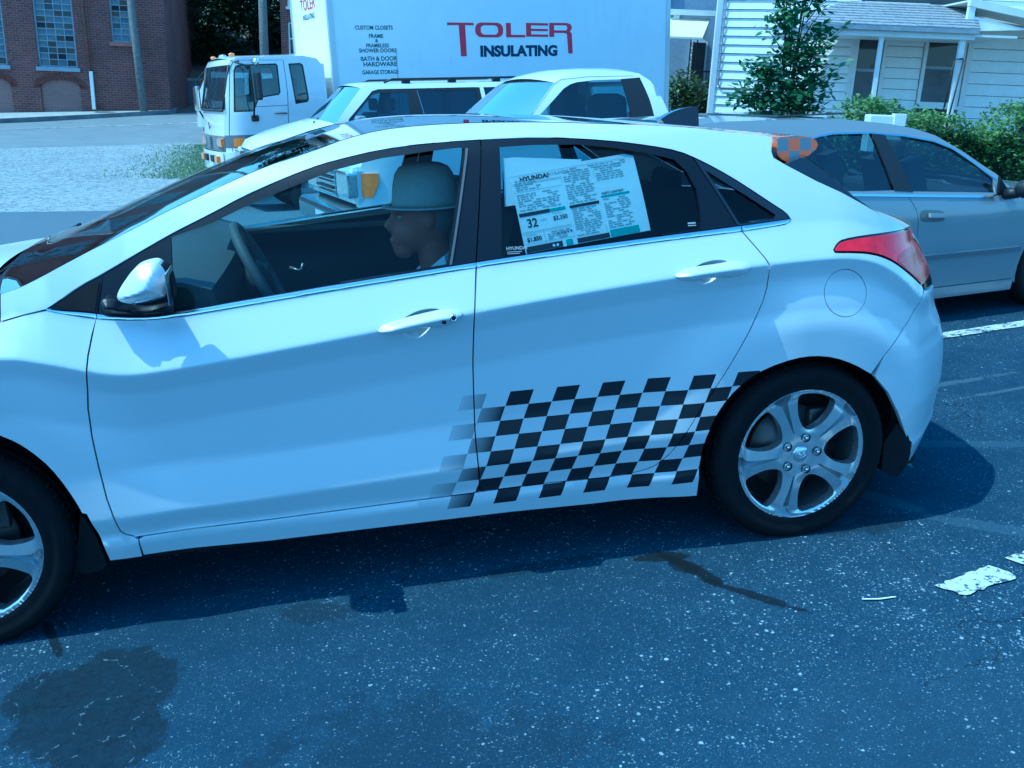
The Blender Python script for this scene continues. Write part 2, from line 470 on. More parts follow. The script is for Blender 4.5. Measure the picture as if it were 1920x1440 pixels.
def brick_mat(name, c1=(0.19, 0.070, 0.052), c2=(0.115, 0.048, 0.042), mortar=(0.24, 0.22, 0.21), vec=None, white=0.0):
    t = NT(name); c = t.co()
    mp = t.n('ShaderNodeMapping'); mp.inputs['Rotation'].default_value = (rad(90), 0, 0); t.l(c, mp.inputs[0])
    sp = t.n('ShaderNodeSeparateXYZ'); t.l(c, sp.inputs[0]); cb = t.n('ShaderNodeCombineXYZ')
    t.l(t.math('ADD', sp.outputs[0], sp.outputs[1]), cb.inputs[0]); t.l(sp.outputs[2], cb.inputs[1])
    b = t.n('ShaderNodeTexBrick'); t.l(cb.outputs[0], b.inputs['Vector']); b.offset = 0.5
    for k, q in (('Scale', 1.0), ('Brick Width', 0.215), ('Row Height', 0.078), ('Mortar Size', 0.008), ('Mortar Smooth', 0.3), ('Bias', 0.0)): b.inputs[k].default_value = q
    b.inputs['Color1'].default_value = (*c1, 1); b.inputs['Color2'].default_value = (*c2, 1); b.inputs['Mortar'].default_value = (*mortar, 1)
    n = t.noise(0.7, 6, 0.7); n2 = t.noise(14, 4, 0.7)
    col = t.mix(t.ramp(n, [(0.35, (0.55,)*3), (0.6, (0,)*3)]), b.outputs['Color'], (0.075, 0.04, 0.034))
    col = t.mix(t.ramp(n2, [(0.55, (0,)*3), (0.8, (0.5+white*0.4,)*3)]), col, (0.30, 0.25, 0.23))
    if white: col = t.mix(white*0.35, col, (0.42, 0.36, 0.33))
    t.l(col, t.b.inputs['Base Color']); t.set(Roughness=0.92)
    t.bump(t.math('SUBTRACT', 1.0, b.outputs['Fac']), 0.8, 0.012); return t.m
def leaf_mat(name, c0, c1, trans=0.25):
    t = NT(name); g = t.n('ShaderNodeNewGeometry')
    f = t.math('ADD', t.math('MULTIPLY', g.outputs['Random Per Island'], 0.6), t.math('MULTIPLY', t.noise(1.7, 3), 0.5))
    col = t.ramp(f, [(0.15, c0), (0.85, c1)])
    t.l(col, t.b.inputs['Base Color']); t.set(Roughness=0.5); t.b.inputs['Specular IOR Level'].default_value = 0.35
    tr = t.n('ShaderNodeBsdfTranslucent'); t.l(col, tr.inputs[0])
    mx = t.n('ShaderNodeMixShader'); mx.inputs[0].default_value = trans
    t.l(t.b.outputs[0], mx.inputs[1]); t.l(tr.outputs[0], mx.inputs[2]); t.l(mx.outputs[0], t.out.inputs[0]); return t.m
def siding_mat():
    t = NT('white_clapboard_paint')
    col = t.ramp(t.noise(3, 6, 0.7), [(0.3, (0.76, 0.77, 0.75)), (0.7, (0.86, 0.87, 0.85))])
    sp = t.n('ShaderNodeMapping'); sp.inputs['Scale'].default_value = (1, 1, 14); t.l(t.co(), sp.inputs[0])
    col = t.mix(t.ramp(t.noise(4, 5, 0.7, sp.outputs[0]), [(0.52, (0,)*3), (0.8, (0.35,)*3)]), col, (0.42, 0.41, 0.38))
    t.l(col, t.b.inputs['Base Color']); t.set(Roughness=0.6); t.bump(t.noise(60, 3), 0.15, 0.003); return t.m

DK = (0.010, 0.017, 0.027); BK = (0.004, 0.007, 0.011); LT = (0.060, 0.092, 0.130)
M_asphalt = asphalt_mat('car_park_asphalt', [
    (-2.20, -0.36, .215, .265, rad(-20), .92, 'patch', .45), (-2.14, -0.52, .14, .19, rad(10), .9, 'patch', .55), (-2.33, -0.29, .13, .12, rad(20), .9, 'patch', .5),
    (-0.43, -0.13, .16, .028, rad(-64), .9, BK, 1.1), (-0.33, -0.31, .19, .022, rad(-50), .85, BK, 1.2), (-0.45, -0.10, .06, .045, rad(-30), .8, BK, 1.2), (-0.50, -0.02, .10, .035, rad(-10), .85, BK, 1.0), (-2.39, 0.0, .13, .016, rad(-68), .8, BK, .9),
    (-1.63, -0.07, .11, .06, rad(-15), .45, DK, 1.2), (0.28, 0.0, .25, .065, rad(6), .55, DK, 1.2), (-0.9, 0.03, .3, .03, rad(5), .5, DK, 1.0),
    (0.47, 0.16, .15, .045, rad(-62), .55, LT, 1.0), (0.72, -0.16, .30, .045, rad(-40), .5, LT, 1.0), (1.15, 0.56, .36, .045, rad(-18), .5, LT, 1.0), (1.7, 0.30, .40, .035, rad(-12), .4, LT, 1.0), (1.5, 1.30, .5, .03, rad(8), .5, (0.10, 0.13, 0.16), 1.4), (1.9, 1.15, .4, .02, rad(8), .5, (0.10, 0.13, 0.16), 1.4), (-0.2, -1.0, .5, .3, 0, .16, LT, 1.8), (-1.4, -0.8, .4, .25, 0, .3, DK, 1.5), (-8.5, 9.3, 9.0, 4.6, 0, .8, (0.135, 0.165, 0.20), .5)])
M_line = paint_line_mat()
M_gravel = gravel_mat()
M_road = road_mat()
M_dirt = plain('dry_ground', (0.16, 0.15, 0.11), 0.95, var=0.3, scale=1.5)
M_concrete = plain('weathered_concrete', (0.36, 0.36, 0.34), 0.9, var=0.2, scale=3, bump=0.2)
M_dconcrete = plain('old_dark_concrete', (0.17, 0.175, 0.18), 0.92, var=0.35, scale=2.5, bump=0.3)
M_brick = brick_mat('red_brickwork')
M_brick_in = brick_mat('pale_infill_brickwork', (0.23, 0.09, 0.06), (0.17, 0.07, 0.05), white=0.7)
M_soldier = plain('soldier_course_brick', (0.11, 0.045, 0.034), 0.92, var=0.35, scale=9)
M_oldpaint = plain('faded_grey_window_paint', (0.30, 0.33, 0.37), 0.7, var=0.2, scale=6)
M_pane = plain('dusty_old_glass', (0.10, 0.13, 0.17), 0.18, var=0.5, scale=2.2, spec=0.5)
M_pane_d = plain('dark_old_glass', (0.015, 0.02, 0.03), 0.12, var=0.3, scale=3)
M_rust = plain('rusty_iron', (0.14, 0.075, 0.05), 0.85, var=0.4, scale=9)
M_pvc = plain('white_plastic_pipe', (0.78, 0.78, 0.76), 0.45, var=0.05)
M_pole = plain('weathered_pole_wood', (0.17, 0.165, 0.155), 0.95, var=0.35, scale=12, bump=0.4)
M_siding = siding_mat()
M_trim = plain('white_trim_paint', (0.74, 0.74, 0.72), 0.55, var=0.08, scale=5)
M_shingle = plain('grey_roof_shingle', (0.27, 0.275, 0.29), 0.95, var=0.3, scale=14, bump=0.5, bscale=120)
M_winglass = plain('dim_house_window_glass', (0.04, 0.045, 0.055), 0.06, var=0.3, scale=2)
M_curtain = plain('grey_window_screen', (0.11, 0.115, 0.125), 0.7, var=0.3, scale=3)
M_iron = plain('black_wrought_iron', (0.018, 0.018, 0.02), 0.5)
M_awning = plain('cream_awning_metal', (0.76, 0.73, 0.58), 0.5, var=0.05)
M_bluewall = plain('blue_grey_house_paint', (0.30, 0.34, 0.42), 0.7, var=0.1)
M_leaf_shrub = leaf_mat('shrub_leaf', (0.030, 0.075, 0.035), (0.15, 0.27, 0.11), 0.35)
M_leaf_hedge = leaf_mat('hedge_leaf', (0.06, 0.12, 0.03), (0.26, 0.36, 0.10), 0.35)
M_leaf_tree = leaf_mat('tree_leaf', (0.012, 0.028, 0.012), (0.040, 0.075, 0.028), 0.15)
M_leaf_pale = leaf_mat('bush_leaf', (0.06, 0.09, 0.03), (0.16, 0.21, 0.08))
M_grass = leaf_mat('grass_blade', (0.10, 0.16, 0.07), (0.24, 0.31, 0.15))
M_bark = plain('grey_brown_bark', (0.07, 0.055, 0.045), 0.95, var=0.4, scale=14, bump=0.5)

# ------------------------------------------------------------------ terrain
def T(x, y):
    lot = .06377*max(-9, min(8, x)) - .0078*max(-12, min(14, y))
    far = lerp([11, 22, 31, 34, 60], [-.40, -.27, -.12, 0., .5], y)
    far += sm(25, 33, y)*.048*max(-4, min(9, x+11.3))
    w = sm(9.5, 13.5, y)*(1-sm(0, 5, x))
    return lot*(1-w)+far*w
def sheet(name, outline, off, m, step=1.0, parent=None, fn=None, noise=0.0):
    out = clean(outline)
    lp = resample(out, step)
    if noise:
        r = random.Random(3); lp = [(a+r.uniform(-noise, noise), b+r.uniform(-noise, noise)) for a, b in lp]
    xs = [p[0] for p in lp]; ys = [p[1] for p in lp]
    gx, gy = np.meshgrid(np.arange(min(xs)+step/2, max(xs), step), np.arange(min(ys)+step/2, max(ys), step)); gx = gx.ravel(); gy = gy.ravel()
    k = inside(gx, gy, lp); gx = gx[k]; gy = gy[k]
    if len(gx): d = edge_dist(gx, gy, lp); gx = gx[d > .4*step]; gy = gy[d > .4*step]
    pts = [Vector(p) for p in lp]+[Vector((float(a), float(b))) for a, b in zip(gx, gy)]
    r = delaunay_2d_cdt(pts, [(i, (i+1) % len(lp)) for i in range(len(lp))], [], 0, 1e-6)
    cx = np.array([sum(r[0][i].x for i in f)/3 for f in r[2]]); cy = np.array([sum(r[0][i].y for i in f)/3 for f in r[2]])
    ok = inside(cx, cy, lp); f2 = []
    for f, o in zip(r[2], ok):
        if o:
            a, b, c = f; p = r[0]
            if (p[b].x-p[a].x)*(p[c].y-p[a].y)-(p[c].x-p[a].x)*(p[b].y-p[a].y) < 0: b, c = c, b
            f2.append((a, b, c))
    g = fn or T
    return mesh(name, [(p.x, p.y, g(p.x, p.y)+off) for p in r[0]], f2, m, parent, smooth=True)
def struct(o): o['kind'] = 'structure'; return o
def nonuni(a, b, lo, hi, fine, coarse):
    v = [lo]; x = lo
    while x < hi:
        x += fine if a-fine < x < b else coarse; v.append(min(x, hi))
    return v
gx_ = nonuni(-22, 14, -400, 400, 1.5, 18); gy_ = nonuni(-8, 60, -400, 600, 1.5, 18)
struct(loft('ground', [[(x, y, T(x, y)-0.02) for x in gx_] for y in gy_], M_dirt, None))
struct(sheet('car_park', [(-40, -30), (40, -30), (40, 0), (12, 4.9), (8.6, 6.2), (8.5, 15), (8, 21), (-2.3, 20), (-2.9, 11.5), (-3.49, 11.53), (-4.55, 11.56), (-5.59, 11.61), (-9, 11.8), (-40, 12.6)], 0.012, M_asphalt, 0.9))
def rl(p, d, t): return (p[0]+d[0]*t, p[1]+d[1]*t)
dr = Vector((0.84, 0.545)).normalized()
near = (-6.3, 23.2); farp = (-8.26, 31.9)
struct(sheet('gravel_lot', [(-40, 12.3), (-9, 11.45), (-5.59, 11.3), (-2.85, 11.2), (-2.2, 20.3), (-0.5, 27.2), (-4.08, 25.08), (-5.01, 24.3), (-6.71, 22.95), (-8.22, 21.9), (-14, 18.1), (-40, 1.5)], 0.004, M_gravel, 1.0, noise=0.08))
struct(sheet('road', [(-40, 0.6), (-14, 17.5), (-8.22, 21.6), (-6.71, 22.7), (-5.01, 24.1), (-4.08, 24.95), (-0.5, 27.2), (10, 34), (14, 44), (6, 44), (-2, 38), (-5.2, 33.9), (-5.77, 33.39), (-8.26, 31.9), (-10.5, 30.56), (-16, 27), (-40, 11.5)], 0.0, M_road, 1.0))
struct(sheet('road_edge_line', [(-20, 22.9), (-9.81, 27.83), (-7.31, 29.16), (-4.5, 30.25), (0, 31.4), (0, 31.55), (-4.5, 30.38), (-7.31, 29.28), (-9.81, 27.95), (-20, 23.05)], 0.006, M_line, 0.8))
sw = [(-24, 22.4), (-16, 27.2), (-10.5, 30.56), (-8.26, 31.9), (-5.9, 33.3), (-5.6, 33.6), (-5.6, 35), (-24, 35)]
side_walk = struct(sheet('sidewalk', sw, 0.13, M_concrete, 0.8))
kb = MB(); path = [(-24, 22.4), (-16, 27.2), (-10.5, 30.56), (-8.26, 31.9), (-5.9, 33.3), (-5.6, 33.6)]
for a, b in zip(path, path[1:]):
    n_ = Vector((b[1]-a[1], a[0]-b[0], 0)).normalized()*0.07; z0, z1 = T(*a), T(*b)
    q = [(a[0]+n_.x, a[1]+n_.y), (a[0]-n_.x, a[1]-n_.y), (b[0]-n_.x, b[1]-n_.y), (b[0]+n_.x, b[1]+n_.y)]; zz = (z0, z0, z1, z1)
    kb.add([(x, y, z-0.1) for (x, y), z in zip(q, zz)]+[(x, y, z+0.137) for (x, y), z in zip(q, zz)], [(0, 3, 2, 1), (4, 5, 6, 7), (0, 1, 5, 4), (1, 2, 6, 5), (2, 3, 7, 6), (3, 0, 4, 7)])
struct(kb.build('kerb', M_dconcrete))
mh = MB(); mh.lathe([(0.0, 0.004), (0.42, 0.004), (0.44, 0.0)], (-7.75, 33.1, T(-7.75, 33.1)+0.135), 'Z', 28); struct(mh.build('manhole_cover', M_dconcrete))

# painted lines, patch, tar crack and stains of the car park (car-park plane: world = LOT * (x, y, 0))
def lotpt(x, y): v = LOT @ Vector((x, y, 0)); return v.x, v.y
def lot_sheet(name, pts, off, m, step=0.05, noise=0.0):
    return sheet(name, [lotpt(*p) for p in pts], off, m, step, noise=noise)
struct(lot_sheet('parking_line', [(1.55, 1.97), (2.14, 2.06), (6.0, 2.66), (6.0, 2.78), (2.14, 2.165), (1.55, 2.07)], 0.018, M_line, 0.12, 0.004))
struct(sheet('parking_line', [(0.238, -0.428), (0.36, -0.395), (0.475, -0.362), (0.512, -0.42), (0.505, -0.455), (0.40, -0.475), (0.285, -0.503)], 0.018, M_line, 0.02, noise=0.005))
struct(sheet('parking_line', [(0.565, -0.335), (1.4, -0.10), (1.43, -0.20), (0.60, -0.425)], 0.018, M_line, 0.04, noise=0.005))
struct(lot_sheet('paint_smear', [(-0.02, -0.437), (0.03, -0.449), (0.085, -0.452), (0.085, -0.457), (0.03, -0.456), (-0.02, -0.443)], 0.018, plain('white_paint_drip', (0.7, 0.7, 0.68), 0.8), 0.02))
# ------------------------------------------------------------------ foliage helpers
def leaves(name, pts, size, m, parent=None, seed=1, flat=0.4, curl=0.25):
    r = random.Random(seed); v = []; f = []
    for p in pts:
        a = r.uniform(0, 2*PI); tilt = r.gauss(0, flat)
        d = Vector((math.cos(a), math.sin(a), r.gauss(-0.15, 0.5))).normalized(); s = d.cross(Vector((r.gauss(0, .4), r.gauss(0, .4), 1))).normalized()
        u = d.cross(s); L = size*r.uniform(0.65, 1.3); w = L*0.28; n = len(v); p = Vector(p)
        v += [p, p+d*L*0.45+s*w-u*w*curl, p+d*L-u*L*0.12, p+d*L*0.45-s*w-u*w*curl]; f += [(n, n+1, n+2), (n, n+2, n+3)]
    return mesh(name, v, f, m, parent)
def blob_points(c, r, n, rg, shell=0.55):
    out = []
    while len(out) < n:
        d = Vector((rg.gauss(0, 1), rg.gauss(0, 1), rg.gauss(0, 1))).normalized(); k = rg.uniform(shell, 1)**0.6
        out.append((c[0]+d.x*r[0]*k, c[1]+d.y*r[1]*k, c[2]+d.z*r[2]*k))
    return out
def tree(name, label, x, y, z, h, spread, nl, size, m, seed, cat='tree', group=None, clumps=26, low=0.25, trunk_r=0.16):
    rg = random.Random(seed); root = thing(name, label, cat, Matrix.Translation((x, y, z)), group)
    tr = MB(); tip = Vector((rg.uniform(-.2, .2), rg.uniform(-.2, .2), h*0.75))
    tr.tube([(0, 0, -0.1), (0.05*h*0.2, 0, h*0.25), tip*0.66, tip], [trunk_r, trunk_r*.8, trunk_r*.5, trunk_r*.15], 9)
    pts = []
    for i in range(clumps):
        a = rg.uniform(0, 2*PI); t = rg.uniform(low, 1.0); rr = spread*math.sqrt(max(0.05, 1-((t-0.5)/0.56)**2))*rg.uniform(0.35, 1.0)
        c = Vector((math.cos(a)*rr, math.sin(a)*rr, h*t))
        st = Vector((tip.x*t*.8, tip.y*t*.8, h*max(0.12, t-0.25)*0.8))
        tr.tube([st, (st+c)/2+Vector((0, 0, .1)), c], [trunk_r*.28, trunk_r*.18, trunk_r*.06], 5)
        q = rg.uniform(0.22, 0.36)*spread; pts += blob_points(c, (q, q, q*.75), nl//clumps, rg, 0.2)
    tr.build('trunk', M_bark, root)
    leaves('crown', pts, size, m, root, seed)
    return root

# ------------------------------------------------------------------ brick building on the left
BY = 33.5
bb = thing('brick_building', 'long red brick building with tall grey windows across the road', 'building', Matrix.Translation((-8, BY, 0)))
def bx(x): return x+8
wall_out = [(bx(-22), -0.6), (bx(-5.74), -0.6), (bx(-5.74), 5.4), (bx(-22), 5.4)]
def rect(x0, x1, z0, z1): return [(bx(x0), z0), (bx(x1), z0), (bx(x1), z1), (bx(x0), z1)]
def arch_poly(xc, hw, z0, zs, zt, n=10):
    return [(bx(xc-hw), z0), (bx(xc+hw), z0), (bx(xc+hw), zs)]+[(bx(xc+hw*math.cos(PI*k/n)), zs+(zt-zs)*math.sin(PI*k/n)) for k in range(1, n)]+[(bx(xc-hw), zs)]
big = [(-9.87, -8.65), (-12.05, -10.83), (-14.25, -13.03)]
holes = [rect(a, b, 1.66, 4.9) for a, b in big]+[rect(-7.48, -6.86, 2.56, 4.35)]+[arch_poly((a+b)/2, 0.63, -0.4, 0.98, 1.26) for a, b in big]
flat0 = lambda x, z: 0.0
panel('wall', wall_out, flat0, M_brick, bb, holes, depth=0.22, step=1.2)
w2 = MB(); w2.box((bx(-5.96), 0.221, -0.6), (bx(-5.742), 14, 5.4)); w2.box((bx(-22), 13.8, -0.6), (bx(-5.97), 14, 5.4)); w2.build('wall', M_brick, bb)
MB().box((bx(-22.3), -0.35, 5.4), (bx(-5.5), 14.3, 5.65)).build('roof', M_dconcrete, bb)
pane_me = {}
def old_window(x0, x1, z0, z1, nc, nr, seed):
    r = random.Random(seed); fr = MB(); t = 0.055
    for a, b in ((x0, x0+t), (x1-t, x1)): fr.box((bx(a), 0.06, z0), (bx(b), 0.14, z1))
    fr.box((bx(x0+t), 0.06, z0), (bx(x1-t), 0.14, z0+t)); fr.box((bx(x0+t), 0.06, z1-t), (bx(x1-t), 0.14, z1))
    w = fr.build('window', M_oldpaint, bb)
    mu = MB(); X0, X1, Z0, Z1 = x0+t, x1-t, z0+t, z1-t
    for i in range(1, nc): x = X0+(X1-X0)*i/nc; mu.box((bx(x-.012), .085, Z0), (bx(x+.012), .115, Z1))
    for j in range(1, nr): z = Z0+(Z1-Z0)*j/nr; mu.box((bx(X0), .08, z-.012), (bx(X1), .11, z+.012))
    mu.build('glazing_bars', M_oldpaint, w)
    pw, ph = (X1-X0)/nc, (Z1-Z0)/nr; key = (round(pw, 3), round(ph, 3))
    for i in range(nc):
        for j in range(nr):
            dark = r.random() < 0.45; k = (key, dark)
            o = None
            if k not in pane_me:
                q = MB(); q.box((-pw/2+.006, -.004, -ph/2+.006), (pw/2-.006, .004, ph/2-.006)); o = q.build('pane', M_pane_d if dark else M_pane, w); pane_me[k] = o.data
            else: o = link('pane', pane_me[k], None, w)
            o.location = (bx(X0+pw*(i+.5)), .1, Z0+ph*(j+.5)); o.rotation_euler = (r.gauss(0, .03), 0, r.gauss(0, .02))
    return w
for k, (a, b) in enumerate(big):
    w = old_window(a, b, 1.66, 4.9, 4, 16, 5+k)
    MB().box((bx(a-.08), -.09, 1.53), (bx(b+.08), .12, 1.655)).build('window_sill', M_oldpaint, bb)
old_window(-7.48, -6.86, 2.56, 4.35, 2, 9, 11)
MB().box((bx(-7.56), -.08, 2.43), (bx(-6.78), .12, 2.555)).build('window_sill', plain('reddish_stone_sill', (0.30, 0.14, 0.12), 0.9, var=0.2), bb)
for a, b in big:
    xc = (a+b)/2
    o = panel('brick_infill', arch_poly(xc, 0.625, -0.4, 0.98, 1.255), flat0, M_brick_in, bb, off=0.07, depth=0.1, step=0.6)
    for ring in range(2):
        n = 19
        for k in range(n):
            th = PI*(k+.5)/n; rx, rz = .63+.06+ring*.115, .28+.06+ring*.115
            c = Vector((bx(xc+rx*math.cos(th)), -.004, .98+rz*math.sin(th))); d = Vector((math.cos(th)/rx, 0, math.sin(th)/rz)).normalized(); u = Vector((d.z, 0, -d.x))
            q = MB(); q.obox(c, d, .052, Vector((0, 1, 0)), .012, u, .04); q.build('arch_brick', M_soldier, bb)
dp = MB(); dp.tube([(bx(-8.29), -.12, 5.3), (bx(-8.29), -.12, 3.6), (bx(-8.25), -.11, 1.57)], .045, 8); dp.build('downpipe', M_rust, bb)
MB().box((bx(-8.275), -.17, .32), (bx(-8.165), -.06, 1.57), .012).build('downpipe', M_pvc, bb)

pole = thing('utility_pole', 'weathered wooden utility pole leaning in front of the brick building', 'pole', Matrix.Translation((-6.55, 33.05, T(-6.55, 33.05)+.13)), 'utility poles along the road')
MB().tube([(0, 0, -.3), (-.1, 0, 2), (-.33, 0, 7.5)], [.135, .125, .10], 12).build('shaft', M_pole, pole)
MB().box((-1.3, -.06, 6.8), (.7, .06, 6.92)).build('crossarm', M_pole, pole)
pole = thing('utility_pole', 'thick grey utility pole rising behind the box truck cab', 'pole', Matrix.Translation((-2.47, 34.0, 0.1)), 'utility poles along the road')
MB().tube([(0, 0, -.3), (0, 0, 3), (0.03, 0, 8.5)], [.17, .155, .12], 12).build('shaft', M_pole, pole)
MB().box((-1.0, -.06, 7.6), (1.05, .06, 7.72)).build('crossarm', M_pole, pole)

rw = thing('retaining_wall', 'low dark concrete retaining wall below the trees', 'wall', Matrix.Translation((-4, 40, 0.4)))
MB().box((-3.5, 0, -.4), (6, .3, .98)).build('wall', M_dconcrete, rw)
MB().box((-3.55, -.05, .982), (6.05, .6, 1.08)).build('coping', M_concrete, rw)
bank_rows = [[(x, y, 1.3+(y-40.3)*.28) for x in np.linspace(-9, 14, 8)] for y in np.linspace(40.35, 62, 8)]
struct(loft('wooded_bank', bank_rows, M_dirt, None))
for i, (x, y, h, s, n, sd) in enumerate(((-6.2, 44.5, 9, 2.9, 11000, 31), (-2.6, 45.5, 10, 3.0, 11000, 32), (0.8, 46, 9.5, 3.1, 8000, 33), (-4.4, 50, 12, 3.6, 9000, 34), (4.5, 48, 11, 3.4, 6000, 35))):
    tree('broadleaf_tree', ['dark leafy tree nearest the brick building, above the retaining wall', 'dense dark tree left of the grey utility pole above the retaining wall', 'dark tree behind the grey utility pole and the far brick house', 'tallest dark tree at the back of the wooded bank', 'dark tree rising behind the box of the white truck'][i], x, y, 1.2, h, s, n, .26, M_leaf_tree, sd, clumps=34, low=0.04, trunk_r=.2, group='trees on the wooded bank')

b2 = thing('brick_house', 'narrow slice of a far brick house with white window frames', 'building', Matrix.Translation((-1.89, 38, 0)))
panel('wall', [(0, -.5), (5, -.5), (5, 7), (0, 7)], flat0, M_brick, b2, [[(.28, 2.5), (.95, 2.5), (.95, 3.75), (.28, 3.75)], [(.28, 4.3), (.95, 4.3), (.95, 5.6), (.28, 5.6)]], depth=.15, step=1.0)
MB().box((0.002, .151, -.5), (4.998, 6, 7)).build('wall', M_brick, b2)
MB().box((-.3, -.3, 7), (5.3, 6.3, 7.25)).build('roof', M_shingle, b2)
for z in (2.5, 4.3):
    w = MB()
    for a in ((.285, .05, z+.005, .345, .1, z+1.24), (.885, .05, z+.005, .945, .1, z+1.24), (.346, .05, z+.005, .884, .1, z+.07), (.346, .05, z+.6, .884, .1, z+.66), (.346, .05, z+1.18, .884, .1, z+1.24)): w.box(a[:3], a[3:])
    w = w.build('window', M_trim, b2); MB().box((.346, .101, z+.01), (.884, .12, z+1.23)).build('pane', M_winglass, w)
    MB().box((.22, -.08, z-.09), (1.01, .049, z-.002)).build('window_sill', M_trim, b2)

# ------------------------------------------------------------------ white clapboard house on the right
HM = Matrix(((.975, .222, 0, CAMP.x), (-.222, .975, 0, CAMP.y), (0, 0, 1, 0), (0, 0, 0, 1)))
hs = thing('clapboard_house', 'white clapboard house with porch roof behind the hedge', 'house', HM @ Matrix.Translation((6.5, 20, 0)))
def X(x): return x-6.5
core = MB(); core.add([(X(a), b, z) for z in (-.2, 4.6) for a, b in ((4.40, .98), (6.78, .07), (14, .05), (14, 8), (6.4, 8))], [(0, 4, 3, 2, 1), (5, 6, 7, 8, 9), (0, 1, 6, 5), (1, 2, 7, 6), (2, 3, 8, 7), (3, 4, 9, 8), (4, 0, 5, 9)]); core.build('wall', plain('gap_shade_backing', (.10, .10, .10), .9), hs)  # wall coloured dark so gaps between siding boards read as shade lines
wallp = hs.children[0] if hs.children else None
board_me = {}
def board(x0, x1, z0, h, y=0.0, parent=None):
    key = (round(x1-x0, 3), round(h, 3))
    if key not in board_me:
        L = x1-x0; h -= .010; v = [(0, -.036, 0), (L, -.036, 0), (L, -.008, h), (0, -.008, h), (0, .03, 0), (L, .03, 0), (L, .03, h), (0, .03, h)]
        o = mesh('siding_board', v, [(0, 1, 2, 3), (0, 4, 5, 1), (3, 2, 6, 7), (0, 3, 7, 4), (1, 5, 6, 2)], M_siding, parent); board_me[key] = o.data
    else: o = link('siding_board', board_me[key], None, parent)
    o.location = (X(x0), y, z0); return o
HP = hs
z = .15
while z < 4.4:
    o = board(4.29, 6.94, z, .1719, 0, HP); o.location = (X(6.79-2.65*.94), 2.65*.342, z); o.rotation_euler = (0, 0, -math.asin(.342)); z += .172
z = .15
while z < 3.3:
    for a, b in ((7.52, 8.24), (9.12, 9.18)):
        if b-a > .2: board(a, b, z, .2049, 0, HP)
    if z > 2.80: board(6.86, 7.52-.001, z, .2049, 0, HP)
    z += .205
z = .15
while z < 4.3:
    board(9.24, 13.9, z, .2249, 0, HP); z += .225
MB().box((X(4.20), .84, -.1), (X(4.305), .98, 4.6)).build('corner_board', M_trim, hs)
MB().box((X(6.781), -.035, -.1), (X(6.859), .05, 4.5)).build('corner_board', M_trim, hs)
MB().box((X(9.13), -.05, -.1), (X(9.239), .05, 4.2)).build('corner_board', M_trim, hs)
cb = MB(); cb.tube([(X(4.36), .82, 3.9), (X(4.36), .82, 1.75), (X(4.42), .80, 1.68), (X(5.6), .37, 1.66)], .014, 6); cb.build('cable', M_dconcrete, hs)
def house_window(x0, x1, z0, z1, seed):
    w = MB(); t = .07
    for a in ((x0-t, -.05, z0-t, x0, .04, z1+t), (x1, -.05, z0-t, x1+t, .04, z1+t), (x0, -.05, z1, x1, .04, z1+t), (x0, -.05, z0-t, x1, .04, z0)): w.box((X(a[0]), a[1], a[2]), (X(a[3]), a[4], a[5]))
    w = w.build('window', M_trim, hs); zm = z0+(z1-z0)*.52
    q = MB(); q.box((X(x0+.001), .0, zm-.03), (X(x1-.001), .035, zm+.03)); q.build('meeting_rail', M_oldpaint, w)
    q = MB(); q.box((X(x0+.001), -.01, zm+.031), (X(x1-.001), .02, z1-.001)); q.build('pane', M_winglass, w)
    q = MB(); q.box((X(x0+.001), -.012, z0+.001), (X(x1-.001), .012, zm-.031)); q.build('screen', M_curtain, w)
    q = MB(); q.box((X(x0-.12), -.09, z0-t-.06), (X(x1+.12), .03, z0-t-.001)); q.build('window_sill', M_trim, w)
house_window(6.93, 7.44, 1.42, 2.78, 1)
house_window(8.33, 9.03, 1.56, 2.84, 2)
# porch roof: hip with shingle courses
pf = MB(); pf.box((X(5.16), -2.05, 2.64), (X(8.30), -1.98, 2.80)); pf.build('porch_fascia', M_trim, hs)
pf = MB(); pf.box((X(5.12), -2.14, 2.74), (X(8.32), -2.052, 2.815)); pf.build('gutter', M_oldpaint, hs)
pf = MB(); pf.box((X(5.2), -1.98, 2.70), (X(9.1), -.03, 2.74)); pf.build('porch_ceiling', M_trim, hs)
nrow = 9
rf = MB(); rf.add([(X(5.10), -2.12, 2.82), (X(8.34), -2.12, 2.82), (X(9.12), -.031, 3.40), (X(6.5), -.031, 3.40), (X(5.10), -.031, 2.82)], [(0, 1, 2, 3), (0, 3, 4)]); rf = rf.build('porch_roof', M_shingle, hs)
rgs = random.Random(4)
for j in range(nrow):
    t0, t1 = j/nrow, (j+1)/nrow; y0, y1 = -2.12+2.09*t0, -2.12+2.09*t1; z0, z1 = 2.82+.58*t0, 2.82+.58*t1
    xa, xb = 5.10+1.4*t0, 8.34+.78*t0; x = xa
    while x < xb-.02:
        w = min(xb-x, rgs.uniform(.26, .36)); dz = rgs.uniform(.004, .012)
        q = MB(); q.add([(X(x), y0-.02, z0+.012+dz), (X(x+w-.006), y0-.02, z0+.012+dz), (X(x+w-.006), y1, z1+.006), (X(x), y1, z1+.006), (X(x), y0-.02, z0-.001), (X(x+w-.006), y0-.02, z0-.001)], [(0, 1, 2, 3), (4, 5, 1, 0)]); q.build('shingle', M_shingle, rf); x += w
for x, r_ in ((6.65, .035), (8.12, .05)):
    q = MB(); q.box((X(x-r_), -2.0, 0.1), (X(x+r_), -1.93, 2.64)); q.build('porch_post', M_trim, hs)
q = MB(); q.tube([(X(7.92), -2.1, 1.2), (X(8.0), -2.05, 2.3), (X(8.16), -2.02, 2.32)], .016, 6); q.tube([(X(8.02), -2.1, 1.0), (X(8.16), -2.05, 2.3)], .014, 6); q.build('handrail', M_iron, hs)
